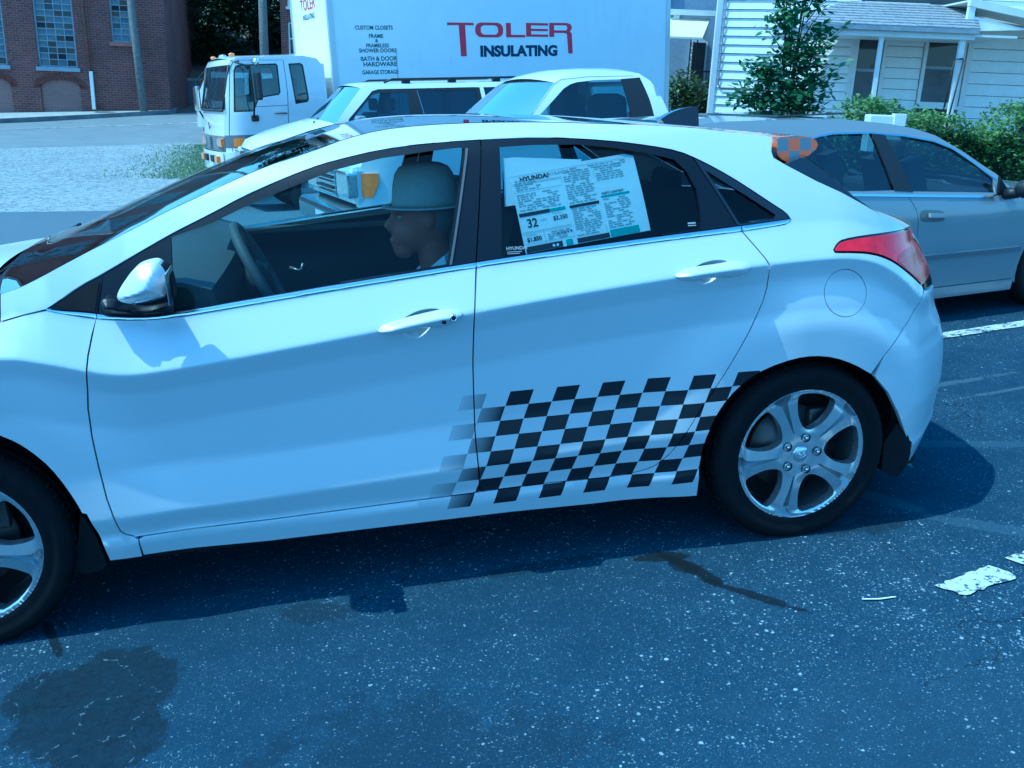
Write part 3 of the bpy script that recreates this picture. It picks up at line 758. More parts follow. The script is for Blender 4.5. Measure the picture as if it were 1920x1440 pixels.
MB().box((X(5.2), -2.0, -.2), (X(9.2), -.04, .5)).build('porch_floor', M_concrete, hs)
# gable wing on the right: overhanging rake, soffit, corner board
def slab(name, x0, x1, za, zb, th, y0, y1, m):
    q = MB(); q.add([(X(x0), y0, za), (X(x1), y0, zb), (X(x1), y1, zb), (X(x0), y1, za), (X(x0), y0, za-th), (X(x1), y0, zb-th), (X(x1), y1, zb-th), (X(x0), y1, za-th)], [(0, 1, 2, 3), (4, 7, 6, 5), (0, 4, 5, 1), (3, 2, 6, 7), (0, 3, 7, 4), (1, 5, 6, 2)]); q.build(name, m, hs)
slab('rake_board', 8.40, 12.5, 3.40, 2.75, .13, -1.42, -1.30, M_trim)
slab('wing_soffit', 8.42, 12.5, 3.385, 2.74, .03, -1.299, -.04, M_trim)
q = MB(); q.box((X(8.40), -1.40, 2.84), (X(8.52), -1.31, 3.26)); q.build('corner_board', M_trim, hs)
q = MB(); q.prism([(X(8.52), 3.10), (X(9.6), 2.90), (X(8.52), 2.84)], -1.38, -1.34); q.build('bracket_panel', M_trim, hs)
q = MB(); q.add([(X(a), b, z) for z in (4.6, 4.8) for a, b in ((4.2, .8), (6.7, -.15), (14.2, -.15), (14.2, 8.2), (6.3, 8.2))], [(0, 4, 3, 2, 1), (5, 6, 7, 8, 9), (0, 1, 6, 5), (1, 2, 7, 6), (2, 3, 8, 7), (3, 4, 9, 8), (4, 0, 5, 9)]); q.build('roof', M_shingle, hs)

# neighbour's porch with cream awning
nb = thing('neighbour_house', 'blue grey house with cream awning and iron porch railing between truck and clapboard house', 'house', HM @ Matrix.Translation((4.8, 27, 0)))
def X2(x): return x-4.8
MB().box((X2(2.0), 2.6, -.3), (X2(8), 9, 6)).build('wall', M_bluewall, nb)
q = MB(); q.add([(X2(3.2), -.3, 3.02), (X2(5.05), -.3, 3.02), (X2(5.5), 1.2, 3.62), (X2(3.2), 1.2, 3.62), (X2(3.2), -.3, 2.97), (X2(5.05), -.3, 2.97), (X2(5.5), 1.2, 3.57), (X2(3.2), 1.2, 3.57)], [(0, 1, 2, 3), (4, 7, 6, 5), (0, 4, 5, 1), (1, 5, 6, 2)]); q.build('awning', M_awning, nb)
q = MB(); q.add([(X2(5.05), -.3, 3.0), (X2(5.5), 1.2, 3.6), (X2(5.5), 1.2, 2.98)], [(0, 2, 1)]); q.build('awning_side', M_siding, nb)
q = MB(); q.box((X2(4.3), .9, 3.66), (X2(5.6), 1.2, 3.80)); q.box((X2(4.45), 1.0, 3.5), (X2(4.6), 1.15, 3.66)); q.build('eave', M_trim, nb)
q = MB(); q.box((X2(4.05), 2.45, 4.1), (X2(4.5), 2.59, 5.0)); q.build('upper_window', M_pane_d, nb)
q = MB()
for x in (4.80, 4.98): q.box((X2(x-.015), -.02, .9), (X2(x+.015), .02, 2.97))
for k in range(11):
    z_ = 1.05+k*.18; q.tube([(X2(4.81), 0, z_), (X2(4.89), 0, z_+.09), (X2(4.97), 0, z_), (X2(4.89), 0, z_-.09), (X2(4.81), 0, z_)], .011, 4, False)
q.build('iron_post', M_iron, nb)
q = MB(); q.tube([(X2(5.0), 0, 2.18), (X2(5.5), 0, 2.16)], .022, 5); q.tube([(X2(5.0), 0, 1.35), (X2(5.5), 0, 1.33)], .015, 5)
for k in range(8): q.tube([(X2(5.04+k*.065), 0, 1.34), (X2(5.04+k*.065), 0, 2.17)], .011, 4)
q.tube([(X2(4.2), -.1, 1.35), (X2(4.78), 0, 2.0)], .022, 5)
for k in range(8): q.tube([(X2(4.22+k*.075), -.05, 1.0), (X2(4.22+k*.075), -.05, 1.37+k*.083)], .011, 4)
q.build('railing', M_iron, nb)
q = MB(); q.box((X2(3.3), -.1, -.2), (X2(5.55), 2.58, 1.02)); q.build('porch_floor', M_concrete, nb)
q = MB(); q.box((X2(5.25), 2.5, 1.9), (X2(5.75), 2.58, 3.1)); q.build('window', M_trim, nb); q = MB(); q.box((X2(5.31), 2.46, 1.96), (X2(5.69), 2.499, 3.04)); q.build('pane', M_pane_d, nb)
q = MB(); q.box((X2(4.05), -.2, 1.9), (X2(4.12), -.14, 3.0)); q.build('porch_post', M_trim, nb)
rgb = random.Random(9)
bsh = thing('bush', 'pale green bush in front of the neighbour porch railing', 'bush', HM @ Matrix.Translation((4.55, 26.3, .5)))
MB().tube([(0, 0, -.4), (.05, 0, .5), (.1, 0, 1.1)], [.05, .04, .015], 6).build('stem', M_bark, bsh)
leaves('foliage', blob_points((0, 0, .9), (.55, .4, .85), 1500, rgb, .1)+blob_points((.7, .5, .8), (.5, .3, .75), 900, rgb, .1), .14, M_leaf_pale, bsh, 3)

# shrub tree in front of the clapboard house and the hedge
sh = thing('shrub_tree', 'tall broad leaved shrub in front of the sunlit clapboard wall', 'shrub', HM @ Matrix.Translation((4.1, 14.6, .25)))
rg = random.Random(21); st = MB(); pts = []
cl = [(-.05, 0, 1.2, .5, .42), (.15, .1, .8, .55, .5), (-.35, 0, 1.6, .38, .3), (.1, 0, 1.9, .42, .34), (-.5, .1, 1.25, .35, .25), (-.15, 0, 2.35, .34, .3), (.15, .1, 2.7, .3, .26), (.35, 0, 1.5, .36, .4), (-.2, 0, 2.95, .2, .2), (-.6, 0, .75, .3, .3), (.4, .1, 2.2, .2, .18), (.3, 0, 1.05, .35, .35), (-.1, .1, .5, .6, .3), (.1, 0, 3.1, .2, .2)]
for x, y, z_, r_, w_ in cl:
    pts += blob_points((x, y, z_), (r_, r_*.8, w_*.9), int(950*r_*r_*2.2), rg, .05)
    st.tube([(rg.uniform(-.05, .05), 0, -.2), (x*.4, y*.4, z_*.5), (x, y, z_)], [.03, .02, .006], 5)
for a in range(26):
    th = rg.uniform(0, 2*PI); z_ = rg.uniform(.7, 3.0); L = rg.uniform(.45, .85)*(.8 if z_ > 2.3 else 1); e = Vector((math.cos(th)*L, math.sin(th)*L*.6, z_+rg.uniform(-.1, .35)))
    s0 = Vector((math.cos(th)*.15, 0, z_*.85)); st.tube([s0, (s0+e)/2+Vector((0, 0, .06)), e], [.012, .008, .003], 4)
    for k in range(14): t = rg.uniform(.35, 1.05); p = s0.lerp(e, t); pts.append((p.x+rg.gauss(0, .05), p.y+rg.gauss(0, .05), p.z+rg.gauss(0, .05)))
st.build('stems', M_bark, sh); leaves('foliage', pts, .13, M_leaf_shrub, sh, 8, .5)

hg = thing('hedge', 'dense green hedge behind the silver grey sedan', 'hedge', HM @ Matrix.Translation((5.6, 11.0, .25)))
rg = random.Random(5); pts = []; st = MB()
for k in range(30000):
    x = rg.uniform(-2.3, 4.2); top = 1.12+.10*math.sin(x*3.1)+.07*math.sin(x*7.3+1)+.05*math.sin(x*17)+(.12 if x > .2 else 0)-sm(-1.6, -2.3, x)*.35; dp_ = rg.random()
    if dp_ < .62: y = -.45+abs(rg.gauss(0, .10)); z_ = rg.uniform(-.1, top)
    else: y = rg.uniform(-.45, .55); z_ = top-abs(rg.gauss(0, .08))
    y += .08*math.sin(x*5+z_*6)+.05*math.sin(x*11+z_*9)
    pts.append((x, y, z_+rg.gauss(0, .03)))
for k in range(26): x = rg.uniform(-2.2, 4); st.tube([(x, 0, -.3), (x+rg.uniform(-.1, .1), -.1, .5), (x+rg.uniform(-.2, .2), -.25, 1.05)], [.02, .014, .005], 4)
st.build('stems', M_bark, hg); leaves('foliage', pts, .056, M_leaf_hedge, hg, 4, .6)
core = MB(); core.box((-2.2, -.22, -.3), (4.1, .45, .95), .12); core.build('hedge_core', plain('hedge_dark_core', (0.012, 0.02, 0.008), .95, var=.5, scale=12), hg)  # solid near-black block filling the middle of the hedge

gr = []
rg = random.Random(15)
for k in range(16000):
    t = rg.random(); x = -3.0-1.9*t*t*rg.uniform(.5, 1.2); y = rg.uniform(16.0, 24.3); 
    if rg.random() > .35+.65*sm(-4.7, -3.3, x): continue
    gr.append((x, y, T(x, y)))
v = []; f = []
for x, y, z_ in gr:
    a = rg.uniform(0, 2*PI); h = rg.uniform(.025, .065); n = len(v); dx, dy = math.cos(a)*.012, math.sin(a)*.012; lx, ly = rg.gauss(0, .04), rg.gauss(0, .04)
    v += [(x-dx, y-dy, z_), (x+dx, y+dy, z_), (x+lx, y+ly, z_+h)]; f.append((n, n+1, n+2))
tag(mesh('grass', v, f, M_grass), kind='stuff')

# side-view outlines of the hatchback in metres (x rearwards, z up)
TR = {
    'top': [(-2.2567, 0.9828), (-2.2349, 0.9943), (-2.1745, 1.032), (-2.1094, 1.0606), (-2.0328, 1.0988), (-1.9394, 1.1443), (-1.8979, 1.1629), (-1.8109, 1.1994), (-1.7235, 1.2394), (-1.6198, 1.278), (-1.5286, 1.3074), (-1.454, 1.3263), (-1.3127, 1.352), (-1.1726, 1.3637), (-1.0122, 1.3691), (-0.8151, 1.3702), (-0.623, 1.3539), (-0.4921, 1.3345), (-0.4008, 1.3156), (-0.3342, 1.2851), (-0.2526, 1.2381), (-0.1889, 1.1948), (-0.123, 1.148), (-0.0827, 1.1209), (-0.0694, 1.1013)],
    'rail': [(-2.3693, 1.029), (-2.3221, 1.0408), (-2.2727, 1.0619), (-2.216, 1.0882), (-2.1288, 1.1272), (-2.0028, 1.1794), (-1.953, 1.2031), (-1.8534, 1.2419), (-1.7533, 1.2814), (-1.6497, 1.3184), (-1.5746, 1.3371), (-1.488, 1.3615), (-1.4205, 1.3826), (-1.3079, 1.4058), (-1.1752, 1.4155), (-1.0431, 1.4179), (-0.9089, 1.4163), (-0.8006, 1.4131), (-0.5648, 1.4007), (-0.3433, 1.3851), (-0.2226, 1.3668), (-0.0795, 1.3477)],
    'rdgap': [(-0.2367, 1.0751), (-0.195, 1.017), (-0.1732, 0.9858), (-0.1637, 0.9515), (-0.1657, 0.8821), (-0.2033, 0.7869), (-0.2598, 0.6876), (-0.3159, 0.5987), (-0.3763, 0.5159), (-0.4406, 0.4203), (-0.4843, 0.366), (-0.5289, 0.3298), (-0.6034, 0.312), (-0.6879, 0.3092)],
    'dbot': [(-0.866, 0.3132), (-1.0968, 0.3108), (-1.1224, 0.3087), (-1.3486, 0.3068), (-1.7496, 0.3012), (-2.0964, 0.3033)],
    'sill': [(-2.2008, 0.2347), (-2.1078, 0.2387), (-1.7577, 0.2254), (-1.3526, 0.224), (-0.9935, 0.2223), (-0.7253, 0.2148), (-0.4907, 0.2142), (-0.3654, 0.2053)],
    'rarch': [(-0.3687, 0.2994), (-0.3597, 0.4047), (-0.3263, 0.4841), (-0.2814, 0.5474), (-0.2163, 0.6044), (-0.1516, 0.6399), (-0.0657, 0.6662), (0.0024, 0.6695), (0.0755, 0.6567), (0.1499, 0.6262), (0.2167, 0.5859)],
    'rarch2': [(0.2325, 0.5748), (0.2928, 0.5112), (0.3341, 0.4481), (0.372, 0.3904), (0.4187, 0.3172), (0.4623, 0.228)],
    'bgap': [(0.262, 0.6441), (0.3152, 0.6891), (0.4072, 0.7539), (0.4515, 0.7955)],
    'tl': [(0.0538, 1.0049), (0.0699, 1.0223), (0.0937, 1.0333), (0.1712, 1.0385), (0.2833, 1.0364), (0.3728, 1.0304), (0.4293, 1.0257)],
    'tl_low': [(0.4725, 0.8374), (0.3642, 0.9035), (0.2908, 0.9469), (0.2282, 0.973), (0.1722, 0.9869), (0.1212, 0.9928), (0.0572, 0.997)],
    'qrear': [(0.4181, 1.0294), (0.2415, 1.1076), (0.1235, 1.1709), (0.0406, 1.21), (-0.0565, 1.2633)],
    'spj': [(-0.0916, 1.2853), (-0.0946, 1.3029), (-0.0801, 1.3453)],
    'bg': [(-1.076, 1.0299), (-1.0986, 0.8959), (-1.1028, 0.7582), (-1.1043, 0.6454), (-1.1043, 0.599), (-1.1053, 0.4855), (-1.102, 0.4083), (-1.0967, 0.3125)],
    'fg': [(-2.1327, 0.9591), (-2.1486, 0.9088), (-2.1625, 0.8569), (-2.1747, 0.7848), (-2.1863, 0.7055), (-2.189, 0.6267), (-2.1843, 0.5331), (-2.1761, 0.4383), (-2.1602, 0.3525), (-2.1559, 0.3301), (-2.1439, 0.3164), (-2.1248, 0.3081)],
    'ch_lo': [(-2.2569, 0.9814), (-2.2276, 0.9718), (-2.1629, 0.954), (-2.1083, 0.9437), (-2.0514, 0.9368), (-1.9932, 0.9338), (-1.9353, 0.9358), (-1.8867, 0.9388), (-1.6821, 0.9598), (-1.4719, 0.9814), (-1.0771, 1.0188), (-0.9041, 1.032), (-0.5357, 1.0586), (-0.2367, 1.0751), (-0.0911, 1.0873), (-0.0694, 1.1013)],
    'ch_up': [(-2.2566, 0.9841), (-2.2272, 0.9759), (-2.1618, 0.9656), (-2.0926, 0.9508), (-2.0078, 0.942), (-1.937, 0.948), (-1.8855, 0.9515), (-1.6808, 0.9733), (-1.4705, 0.995), (-1.0759, 1.0314), (-0.9026, 1.0454), (-0.5341, 1.0716), (-0.2509, 1.0884), (-0.0749, 1.1016)],
    'farch': [(-2.4174, 0.653), (-2.3812, 0.6303), (-2.3453, 0.5948), (-2.3105, 0.5494), (-2.2789, 0.4864), (-2.2565, 0.4306), (-2.2481, 0.402)],
    'fflap': [(-2.236, 0.3973), (-2.2176, 0.3319), (-2.2068, 0.2793), (-2.2008, 0.2347)],
    'hole_f': [(-1.9296, 1.141), (-1.8127, 1.1743), (-1.726, 1.2098), (-1.6227, 1.2467), (-1.4572, 1.3007), (-1.3169, 1.3275), (-1.1772, 1.3419), (-1.0832, 1.3491), (-1.0675, 1.3471), (-1.1584, 1.0257), (-1.4704, 0.9957), (-1.8855, 0.9515), (-1.9341, 0.9492)],
    'hole_r': [(-0.9591, 1.3464), (-0.8551, 1.3489), (-0.7227, 1.3458), (-0.6072, 1.3325), (-0.4923, 1.3097), (-0.4201, 1.2915), (-0.3861, 1.2545), (-0.365, 1.2025), (-0.3629, 1.1452), (-0.367, 1.0851), (-0.534, 1.0723), (-0.9026, 1.0454), (-0.9987, 1.0374)],
    'hole_q': [(-0.3245, 1.2566), (-0.2906, 1.2334), (-0.2046, 1.1767), (-0.1175, 1.1163), (-0.1247, 1.1041), (-0.2145, 1.0959), (-0.2392, 1.0956)],
    'fsail': [(-2.2353, 0.989), (-2.1265, 1.047), (-2.1215, 1.0412), (-2.1377, 0.9649), (-2.2008, 0.9762)],
    'divq': [(-0.3568, 1.2937), (-0.2474, 1.0882)],
    'fuel': [(0.185, 0.8577), (0.1838, 0.8426), (0.1794, 0.8285), (0.172, 0.8158), (0.1622, 0.8049), (0.1497, 0.7965), (0.1355, 0.7909), (0.1204, 0.7879), (0.105, 0.7878), (0.09, 0.7906), (0.0757, 0.7961), (0.0627, 0.8042), (0.0513, 0.8146), (0.0416, 0.8271), (0.0343, 0.841), (0.0299, 0.8557), (0.0283, 0.8707), (0.0296, 0.8855), (0.0336, 0.8996), (0.0401, 0.9124), (0.0486, 0.9235), (0.0584, 0.9327), (0.07, 0.9393), (0.0831, 0.9429), (0.0975, 0.9435), (0.1127, 0.9409), (0.1281, 0.9352), (0.1431, 0.9266), (0.1571, 0.9155), (0.1689, 0.9024), (0.1774, 0.8882), (0.1828, 0.8731)],
    'fsplit': [(-2.1094, 1.0606), (-2.1314, 0.9589)],
    'hoodln': [(-2.3736, 0.9589), (-2.315, 0.9719), (-2.2567, 0.982)],
    'h1': [(-1.3838, 0.862), (-1.375, 0.8746), (-1.3465, 0.8854), (-1.2997, 0.8953), (-1.2371, 0.9056), (-1.19, 0.9114), (-1.1593, 0.9096), (-1.1354, 0.9026), (-1.1316, 0.8952), (-1.143, 0.8849), (-1.1698, 0.8702), (-1.206, 0.8634), (-1.2404, 0.8668), (-1.2872, 0.8576), (-1.3336, 0.8537), (-1.3612, 0.8565)],
    'h2': [(-0.4856, 0.9599), (-0.4605, 0.9747), (-0.4163, 0.9826), (-0.3382, 0.9873), (-0.2848, 0.9933), (-0.2517, 0.9871), (-0.2329, 0.9786), (-0.2315, 0.9689), (-0.2518, 0.9546), (-0.2946, 0.9456), (-0.3312, 0.9502), (-0.4009, 0.9451), (-0.4536, 0.9459)],
    'cup1': [(-1.3323, 0.8776), (-1.2911, 0.9032), (-1.2433, 0.9173), (-1.1897, 0.9142), (-1.2057, 0.8837), (-1.2217, 0.8597), (-1.2406, 0.8442), (-1.2642, 0.8309), (-1.2877, 0.8333), (-1.3106, 0.8513)],
    'cup2': [(-0.4203, 0.9799), (-0.3791, 0.9954), (-0.3349, 1.0004), (-0.2968, 0.994), (-0.3195, 0.9633), (-0.3377, 0.9383), (-0.362, 0.9261), (-0.3886, 0.9265), (-0.4131, 0.9444)],
    'mir': [(-2.0475, 1.028), (-2.0378, 1.0509), (-2.0173, 1.0771), (-1.9972, 1.1005), (-1.9776, 1.1115), (-1.9471, 1.1177), (-1.9333, 1.1141), (-1.9212, 1.0981), (-1.9145, 1.0698), (-1.9147, 1.0278), (-1.9181, 1.0126), (-1.9558, 1.0055), (-1.9928, 1.0028), (-2.0141, 1.0086), (-2.0351, 1.0158)],
    'mir_crease': [(-2.0372, 1.0328), (-1.9736, 1.0461), (-1.9108, 1.0706)],
    'mir_ind': [(-2.0076, 1.0153), (-2.0015, 1.0218), (-1.9765, 1.0255), (-1.9435, 1.0299), (-1.9193, 1.0351), (-1.9188, 1.0197), (-1.952, 1.0152), (-1.9889, 1.011)],
    'mir_foot': [(-2.1089, 1.0114), (-2.0669, 1.0068), (-2.0544, 0.9913), (-2.0104, 0.9777), (-1.933, 0.9849), (-1.9264, 0.9623), (-1.989, 0.9554), (-2.0795, 0.967), (-2.1157, 0.9756)],
    'spoil': [(-0.0614, 1.3414), (-0.0624, 1.298), (-0.0537, 1.2799), (-0.0125, 1.2571), (0.0489, 1.2775), (0.0904, 1.3088), (0.073, 1.3364), (0.0171, 1.3477), (-0.0617, 1.3456)],
    'stick': [(-0.9427, 1.2682), (-0.5712, 1.3124), (-0.5426, 1.3059), (-0.5248, 1.0899), (-0.9212, 1.0437)],
    'stick2': [(-0.9517, 1.3132), (-0.9144, 1.3149), (-0.7085, 1.3011), (-0.7301, 1.1784), (-0.9394, 1.1804), (-0.9663, 1.1779)],
    'rwe': [(-0.0565, 1.2633), (-0.0027, 1.2802), (0.0222, 1.2832), (0.0642, 1.2488), (0.0999, 1.2169), (0.1621, 1.1589), (0.2415, 1.1076)],
    'bsp': [(-1.0106, 1.369)],
    'rflap': [(0.3749, 0.3787), (0.4007, 0.3701), (0.4275, 0.3176), (0.4402, 0.2622), (0.4343, 0.2225), (0.4011, 0.1796), (0.3693, 0.1815), (0.331, 0.2064), (0.3307, 0.3086)],
    'fflap_': [(-2.2662, 0.3734), (-2.253, 0.3648), (-2.2331, 0.3037), (-2.222, 0.2498), (-2.2175, 0.2104), (-2.2317, 0.1947), (-2.2774, 0.1873), (-2.3124, 0.1996), (-2.2804, 0.3102)],
    'fin': [(-0.1932, 1.3858), (-0.1329, 1.4154), (-0.0719, 1.4264), (-0.0334, 1.4262), (-0.0408, 1.3548), (-0.1797, 1.3676)],
    'clear': [(0.4524, 0.9769), (0.5226, 0.982), (0.5979, 0.9575)],
    'head': [(-1.274, 1.1458), (-1.056, 1.1588), (-1.1667, 1.2615), (-1.2725, 1.0613), (-1.2612, 1.0161), (-1.2184, 0.9828), (-1.1748, 1.1176), (-1.2304, 0.9329), (-1.0882, 1.0504)],
    'dash': [(-1.977, 1.0404), (-1.7837, 1.0279), (-1.7808, 1.0534), (-1.9249, 1.0709)],
    'sw': [(-1.7833, 1.0544), (-1.6995, 0.8899), (-1.7462, 0.9645)],
    'fardoorhandle': [(-1.6326, 0.7638), (-1.561, 0.7806), (-1.576, 0.7455)],
    'farbelt': [(-1.9942, 0.8999), (-1.6318, 0.8917), (-1.1743, 0.9482)],
}

# hatchback flank: depth y over (x, z)
CR=[(-3.4,.72),(-2.8,.86),(-2.373,.88),(-2.261,.848),(-2.163,.815),(-2.08,.797),(-1.983,.799),(-1.694,.829),(-1.383,.8645),(-1.099,.8965),(-.803,.929),(-.484,.957),(-.233,.974),(-.043,.981),(.08,.982),(.169,.969),(.24,.942),(.309,.903),(.364,.864),(.45,.80)]
for _i in range(2): CR=[CR[0]]+[(a[0]*u+b[0]*(1-u),a[1]*u+b[1]*(1-u)) for a,b in zip(CR,CR[1:]) for u in (.75,.25)]+[CR[-1]]
CRX=[q[0] for q in CR]; CRZ=[q[1] for q in CR]
BLX=[-3.4,-2.8,-2.45,-2.257,-2.163,-2.052,-1.937,-1.887,-1.472,-1.077,-.535,-.235,-.09,.1,.3,.5]
BLZ=[.80,.95,.97,.982,.954,.936,.936,.938,.981,1.019,1.058,1.075,1.088,1.09,1.06,1.02]
LW=[(-2.3,.372),(-2.0,.373),(-1.742,.378),(-1.345,.394),(-.927,.413),(-.665,.427),(-.4,.438),(.2,.44)]
for _i in range(2): LW=[LW[0]]+[(a[0]*u+b[0]*(1-u),a[1]*u+b[1]*(1-u)) for a,b in zip(LW,LW[1:]) for u in (.75,.25)]+[LW[-1]]
LWX=[q[0] for q in LW]; LWZ=[q[1] for q in LW]
EZ=[.116,.2,.29,.44,.54,.6,.66,.72,.78,.82,.88,.91,.95,.98,1.05,1.3]
EX=[.65,.716,.735,.743,.742,.735,.711,.675,.648,.638,.622,.607,.591,.575,.56,.55]
WF,WR,WZ=-2.60,.005,.318
def prof(X,Z):
    zc=lerp(CRX,CRZ,X); zb=max(lerp(BLX,BLZ,X),zc+.08); zl=lerp(LWX,LWZ,X)
    if Z>zb:
        h=Z-zb; return .032+.40*h+.45*h*h+5*max(0,h-.30)**2
    amp=min(1,max(0,(-.25-X)/.45))*min(1,max(0,(X+2.25)/.25))   # lower door sculpting fades near the wheels
    zs=[.08,.19,.285,.315,zl,zl+.14,zc-.17,zc-.06,zc,zb]
    ys=[.055,.03,.006,.012,-.002-.008*amp,.004+.007*amp,.004+.004*amp,-.012,-.032,.034]
    return lerp(zs,ys,Z)
def S(X,Z):
    r=.007
    y=sum(prof(X,Z+d*r)*w for d,w in ((-1,1),(-.5,2),(0,2),(.5,2),(1,1)))/8
    for wx in (WF,WR):
        d=((X-wx)**2+(Z-WZ)**2)**.5
        if d<.66:
            t=max(0,min(1,(.66-d)/.23)); t=t*t*(3-2*t); f=max(0,min(1,(X+.26)/.24)) if wx>-1 else 0; y-=(.020+.022*f*f*(3-2*f))*t
    t=(X-.08)/(lerp(EZ,EX,Z)-.08)
    if t>0: y+=.30*t**2.6
    t=(-2.75-X)/.75
    if t>0: y+=.32*t**2.4
    return y

# ------------------------------------------------------------------ hatchback materials
def hatch_paint(decal):
    t = NT('silver_white_car_paint' + ('_with_checker_print' if decal else ''))
    col = (0.70, 0.72, 0.73); rough = 0.38
    fl = t.noise(900, 2); base = t.ramp(fl, [(0.35, tuple(c*.93 for c in col)), (0.65, tuple(min(1, c*1.05) for c in col))])
    if decal:
        sp = t.n('ShaderNodeSeparateXYZ'); t.l(t.co(), sp.inputs[0]); X_, Y_, Z_ = sp.outputs
        v = t.math('DIVIDE', t.math('SUBTRACT', 0.6325, Z_), 0.0460)
        u = t.math('DIVIDE', t.math('ADD', t.math('ADD', X_, 1.1378), t.math('MULTIPLY', v, 0.01755)), 0.0740)
        fu, fv = t.math('FLOOR', u), t.math('FLOOR', v)
        odd = t.math('MODULO', t.math('ADD', t.math('ADD', fu, fv), 100.0), 2.0)
        inr = t.math('MULTIPLY', t.math('MULTIPLY', t.math('GREATER_THAN', v, 0.0), t.math('LESS_THAN', v, 8.0)), t.math('MULTIPLY', t.math('MULTIPLY', t.math('GREATER_THAN', u, 0.0), t.math('LESS_THAN', u, 13.3)), t.math('LESS_THAN', Y_, 0.5)))
        dark = t.math('MULTIPLY', inr, t.math('LESS_THAN', odd, 0.5))
        lite = t.math('MULTIPLY', t.math('MULTIPLY', inr, t.math('GREATER_THAN', odd, 0.5)), t.math('MULTIPLY', t.math('GREATER_THAN', v, 1.0), t.math('MULTIPLY', t.math('GREATER_THAN', u, 1.0), t.math('LESS_THAN', v, 7.0))))
        fade = t.ramp(t.math('DIVIDE', u, 2.0), [(0.0, (0.30,)*3), (0.5, (0.62,)*3), (1.0, (1.0,)*3)])
        base = t.mix(t.math('MULTIPLY', lite, 0.75), base, (0.50, 0.51, 0.52))
        base = t.mix(t.math('MULTIPLY', dark, fade), base, (0.014, 0.015, 0.020))
        t.l(t.math('SUBTRACT', 0.7, t.math('MULTIPLY', t.math('MAXIMUM', dark, lite), 0.6)), t.b.inputs['Coat Weight']); t.l(t.math('SUBTRACT', 0.25, t.math('MULTIPLY', t.math('MAXIMUM', dark, lite), 0.25)), t.b.inputs['Metallic'])
        t.b.inputs['Specular IOR Level'].default_value = 0.35
    else: t.set(Coat_Weight=0.7, Metallic=0.25)
    t.l(base, t.b.inputs['Base Color']); t.set(Roughness=rough, Coat_Roughness=0.14); return t.m
P_paint = hatch_paint(False); P_print = hatch_paint(True)
P_black = plain('satin_black_trim', (0.006, 0.008, 0.014), 0.38, spec=0.3)
P_gloss = plain('gloss_black_trim', (0.012, 0.013, 0.016), 0.12, coat=0.6)
P_plastic = plain('black_plastic', (0.006, 0.007, 0.009), 0.7, var=0.2, scale=40, spec=0.2)
P_void = plain('dark_underbody', (0.006, 0.006, 0.007), 0.9)
P_chrome = plain('bright_trim_metal', (0.80, 0.81, 0.82), 0.16, 1.0)
P_alloy = plain('machined_alloy', (0.72, 0.74, 0.76), 0.22, 0.85, coat=0.6)
P_alloy_d = plain('grey_alloy_pocket', (0.16, 0.17, 0.18), 0.35, 0.8)
P_tyre = plain('tyre_rubber', (0.007, 0.008, 0.010), 0.8, var=0.25, scale=30, spec=0.15)
P_scoop = plain('grey_spoke_groove', (0.26, 0.275, 0.29), 0.3, 0.7, coat=0.4)
P_disc = plain('brake_disc_steel', (0.10, 0.095, 0.09), 0.45, 0.8, var=0.3)
G_side = glass('clear_side_glass', (0.80, 0.90, 0.90), 0.0, 0.0, 0.4)
G_tint = glass('tinted_rear_glass', (0.70, 0.80, 0.82), 0.0, 0.0, 0.5)
G_wind = glass('windscreen_glass', (0.55, 0.64, 0.64), 0.02, 0.0, 0.55)
P_roofglass = plain('black_glass_roof', (0.006, 0.008, 0.010), 0.03, coat=0.3, spec=0.8)
P_red = plain('red_lamp_lens', (0.62, 0.010, 0.035), 0.16, var=0.25, scale=22, spec=0.35)
P_redd = plain('deep_red_lamp_reflector', (0.40, 0.006, 0.015), 0.2, var=0.5, scale=60, spec=0.3)
P_clear = plain('clear_lamp_lens', (0.72, 0.74, 0.75), 0.08, 0.5, coat=1.0, var=0.35, scale=60)
P_inner = plain('dark_grey_interior_plastic', (0.030, 0.032, 0.034), 0.62, var=0.1, scale=60)
P_dash = plain('grey_dashboard_vinyl', (0.085, 0.09, 0.092), 0.6, var=0.08, scale=80, bump=0.1, bscale=300)
P_seat = plain('charcoal_seat_cloth', (0.022, 0.023, 0.026), 0.9, var=0.2, scale=70)
P_paper = plain('white_paper', (0.74, 0.76, 0.76), 0.8, var=0.05, scale=6)
P_ink = plain('black_print', (0.02, 0.022, 0.03), 0.8)
P_grey = plain('grey_print', (0.33, 0.35, 0.36), 0.8)
P_teal = plain('teal_print', (0.10, 0.36, 0.34), 0.8)

HW = 1.74
car = thing('hatchback_car', 'silver white hatchback with black checker decal on its rear doors', 'car', LOT.copy())
tr = TR
def cutx(p, a, b):
    """part of an open polyline between two x values"""
    out = []
    for i in range(len(p)):
        if a <= p[i][0] <= b: out.append(p[i])
        if i+1 < len(p):
            for c in sorted((a, b), key=lambda q: abs(q-p[i][0])):
                if min(p[i][0], p[i+1][0]) < c < max(p[i][0], p[i+1][0]):
                    t = (c-p[i][0])/(p[i+1][0]-p[i][0]); out.append((c, p[i][1]+t*(p[i+1][1]-p[i][1])))
    return out
def both(o, name=None): mirrored(o, HW, name); return o
top = smooth_poly(tr['top'], 1); rail = smooth_poly(tr['rail'], 1)
ch_lo = smooth_poly(tr['ch_lo'], 1); ch_up = smooth_poly(tr['ch_up'], 1)
rdgap = smooth_poly(tr['rdgap'], 1); rarch = smooth_poly(tr['rarch'], 1); farch = smooth_poly(tr['farch'], 1)
rarch2 = tr['rarch2'][:5]
tl = smooth_poly(tr['tl'], 1); tl_low = smooth_poly(tr['tl_low'], 1)
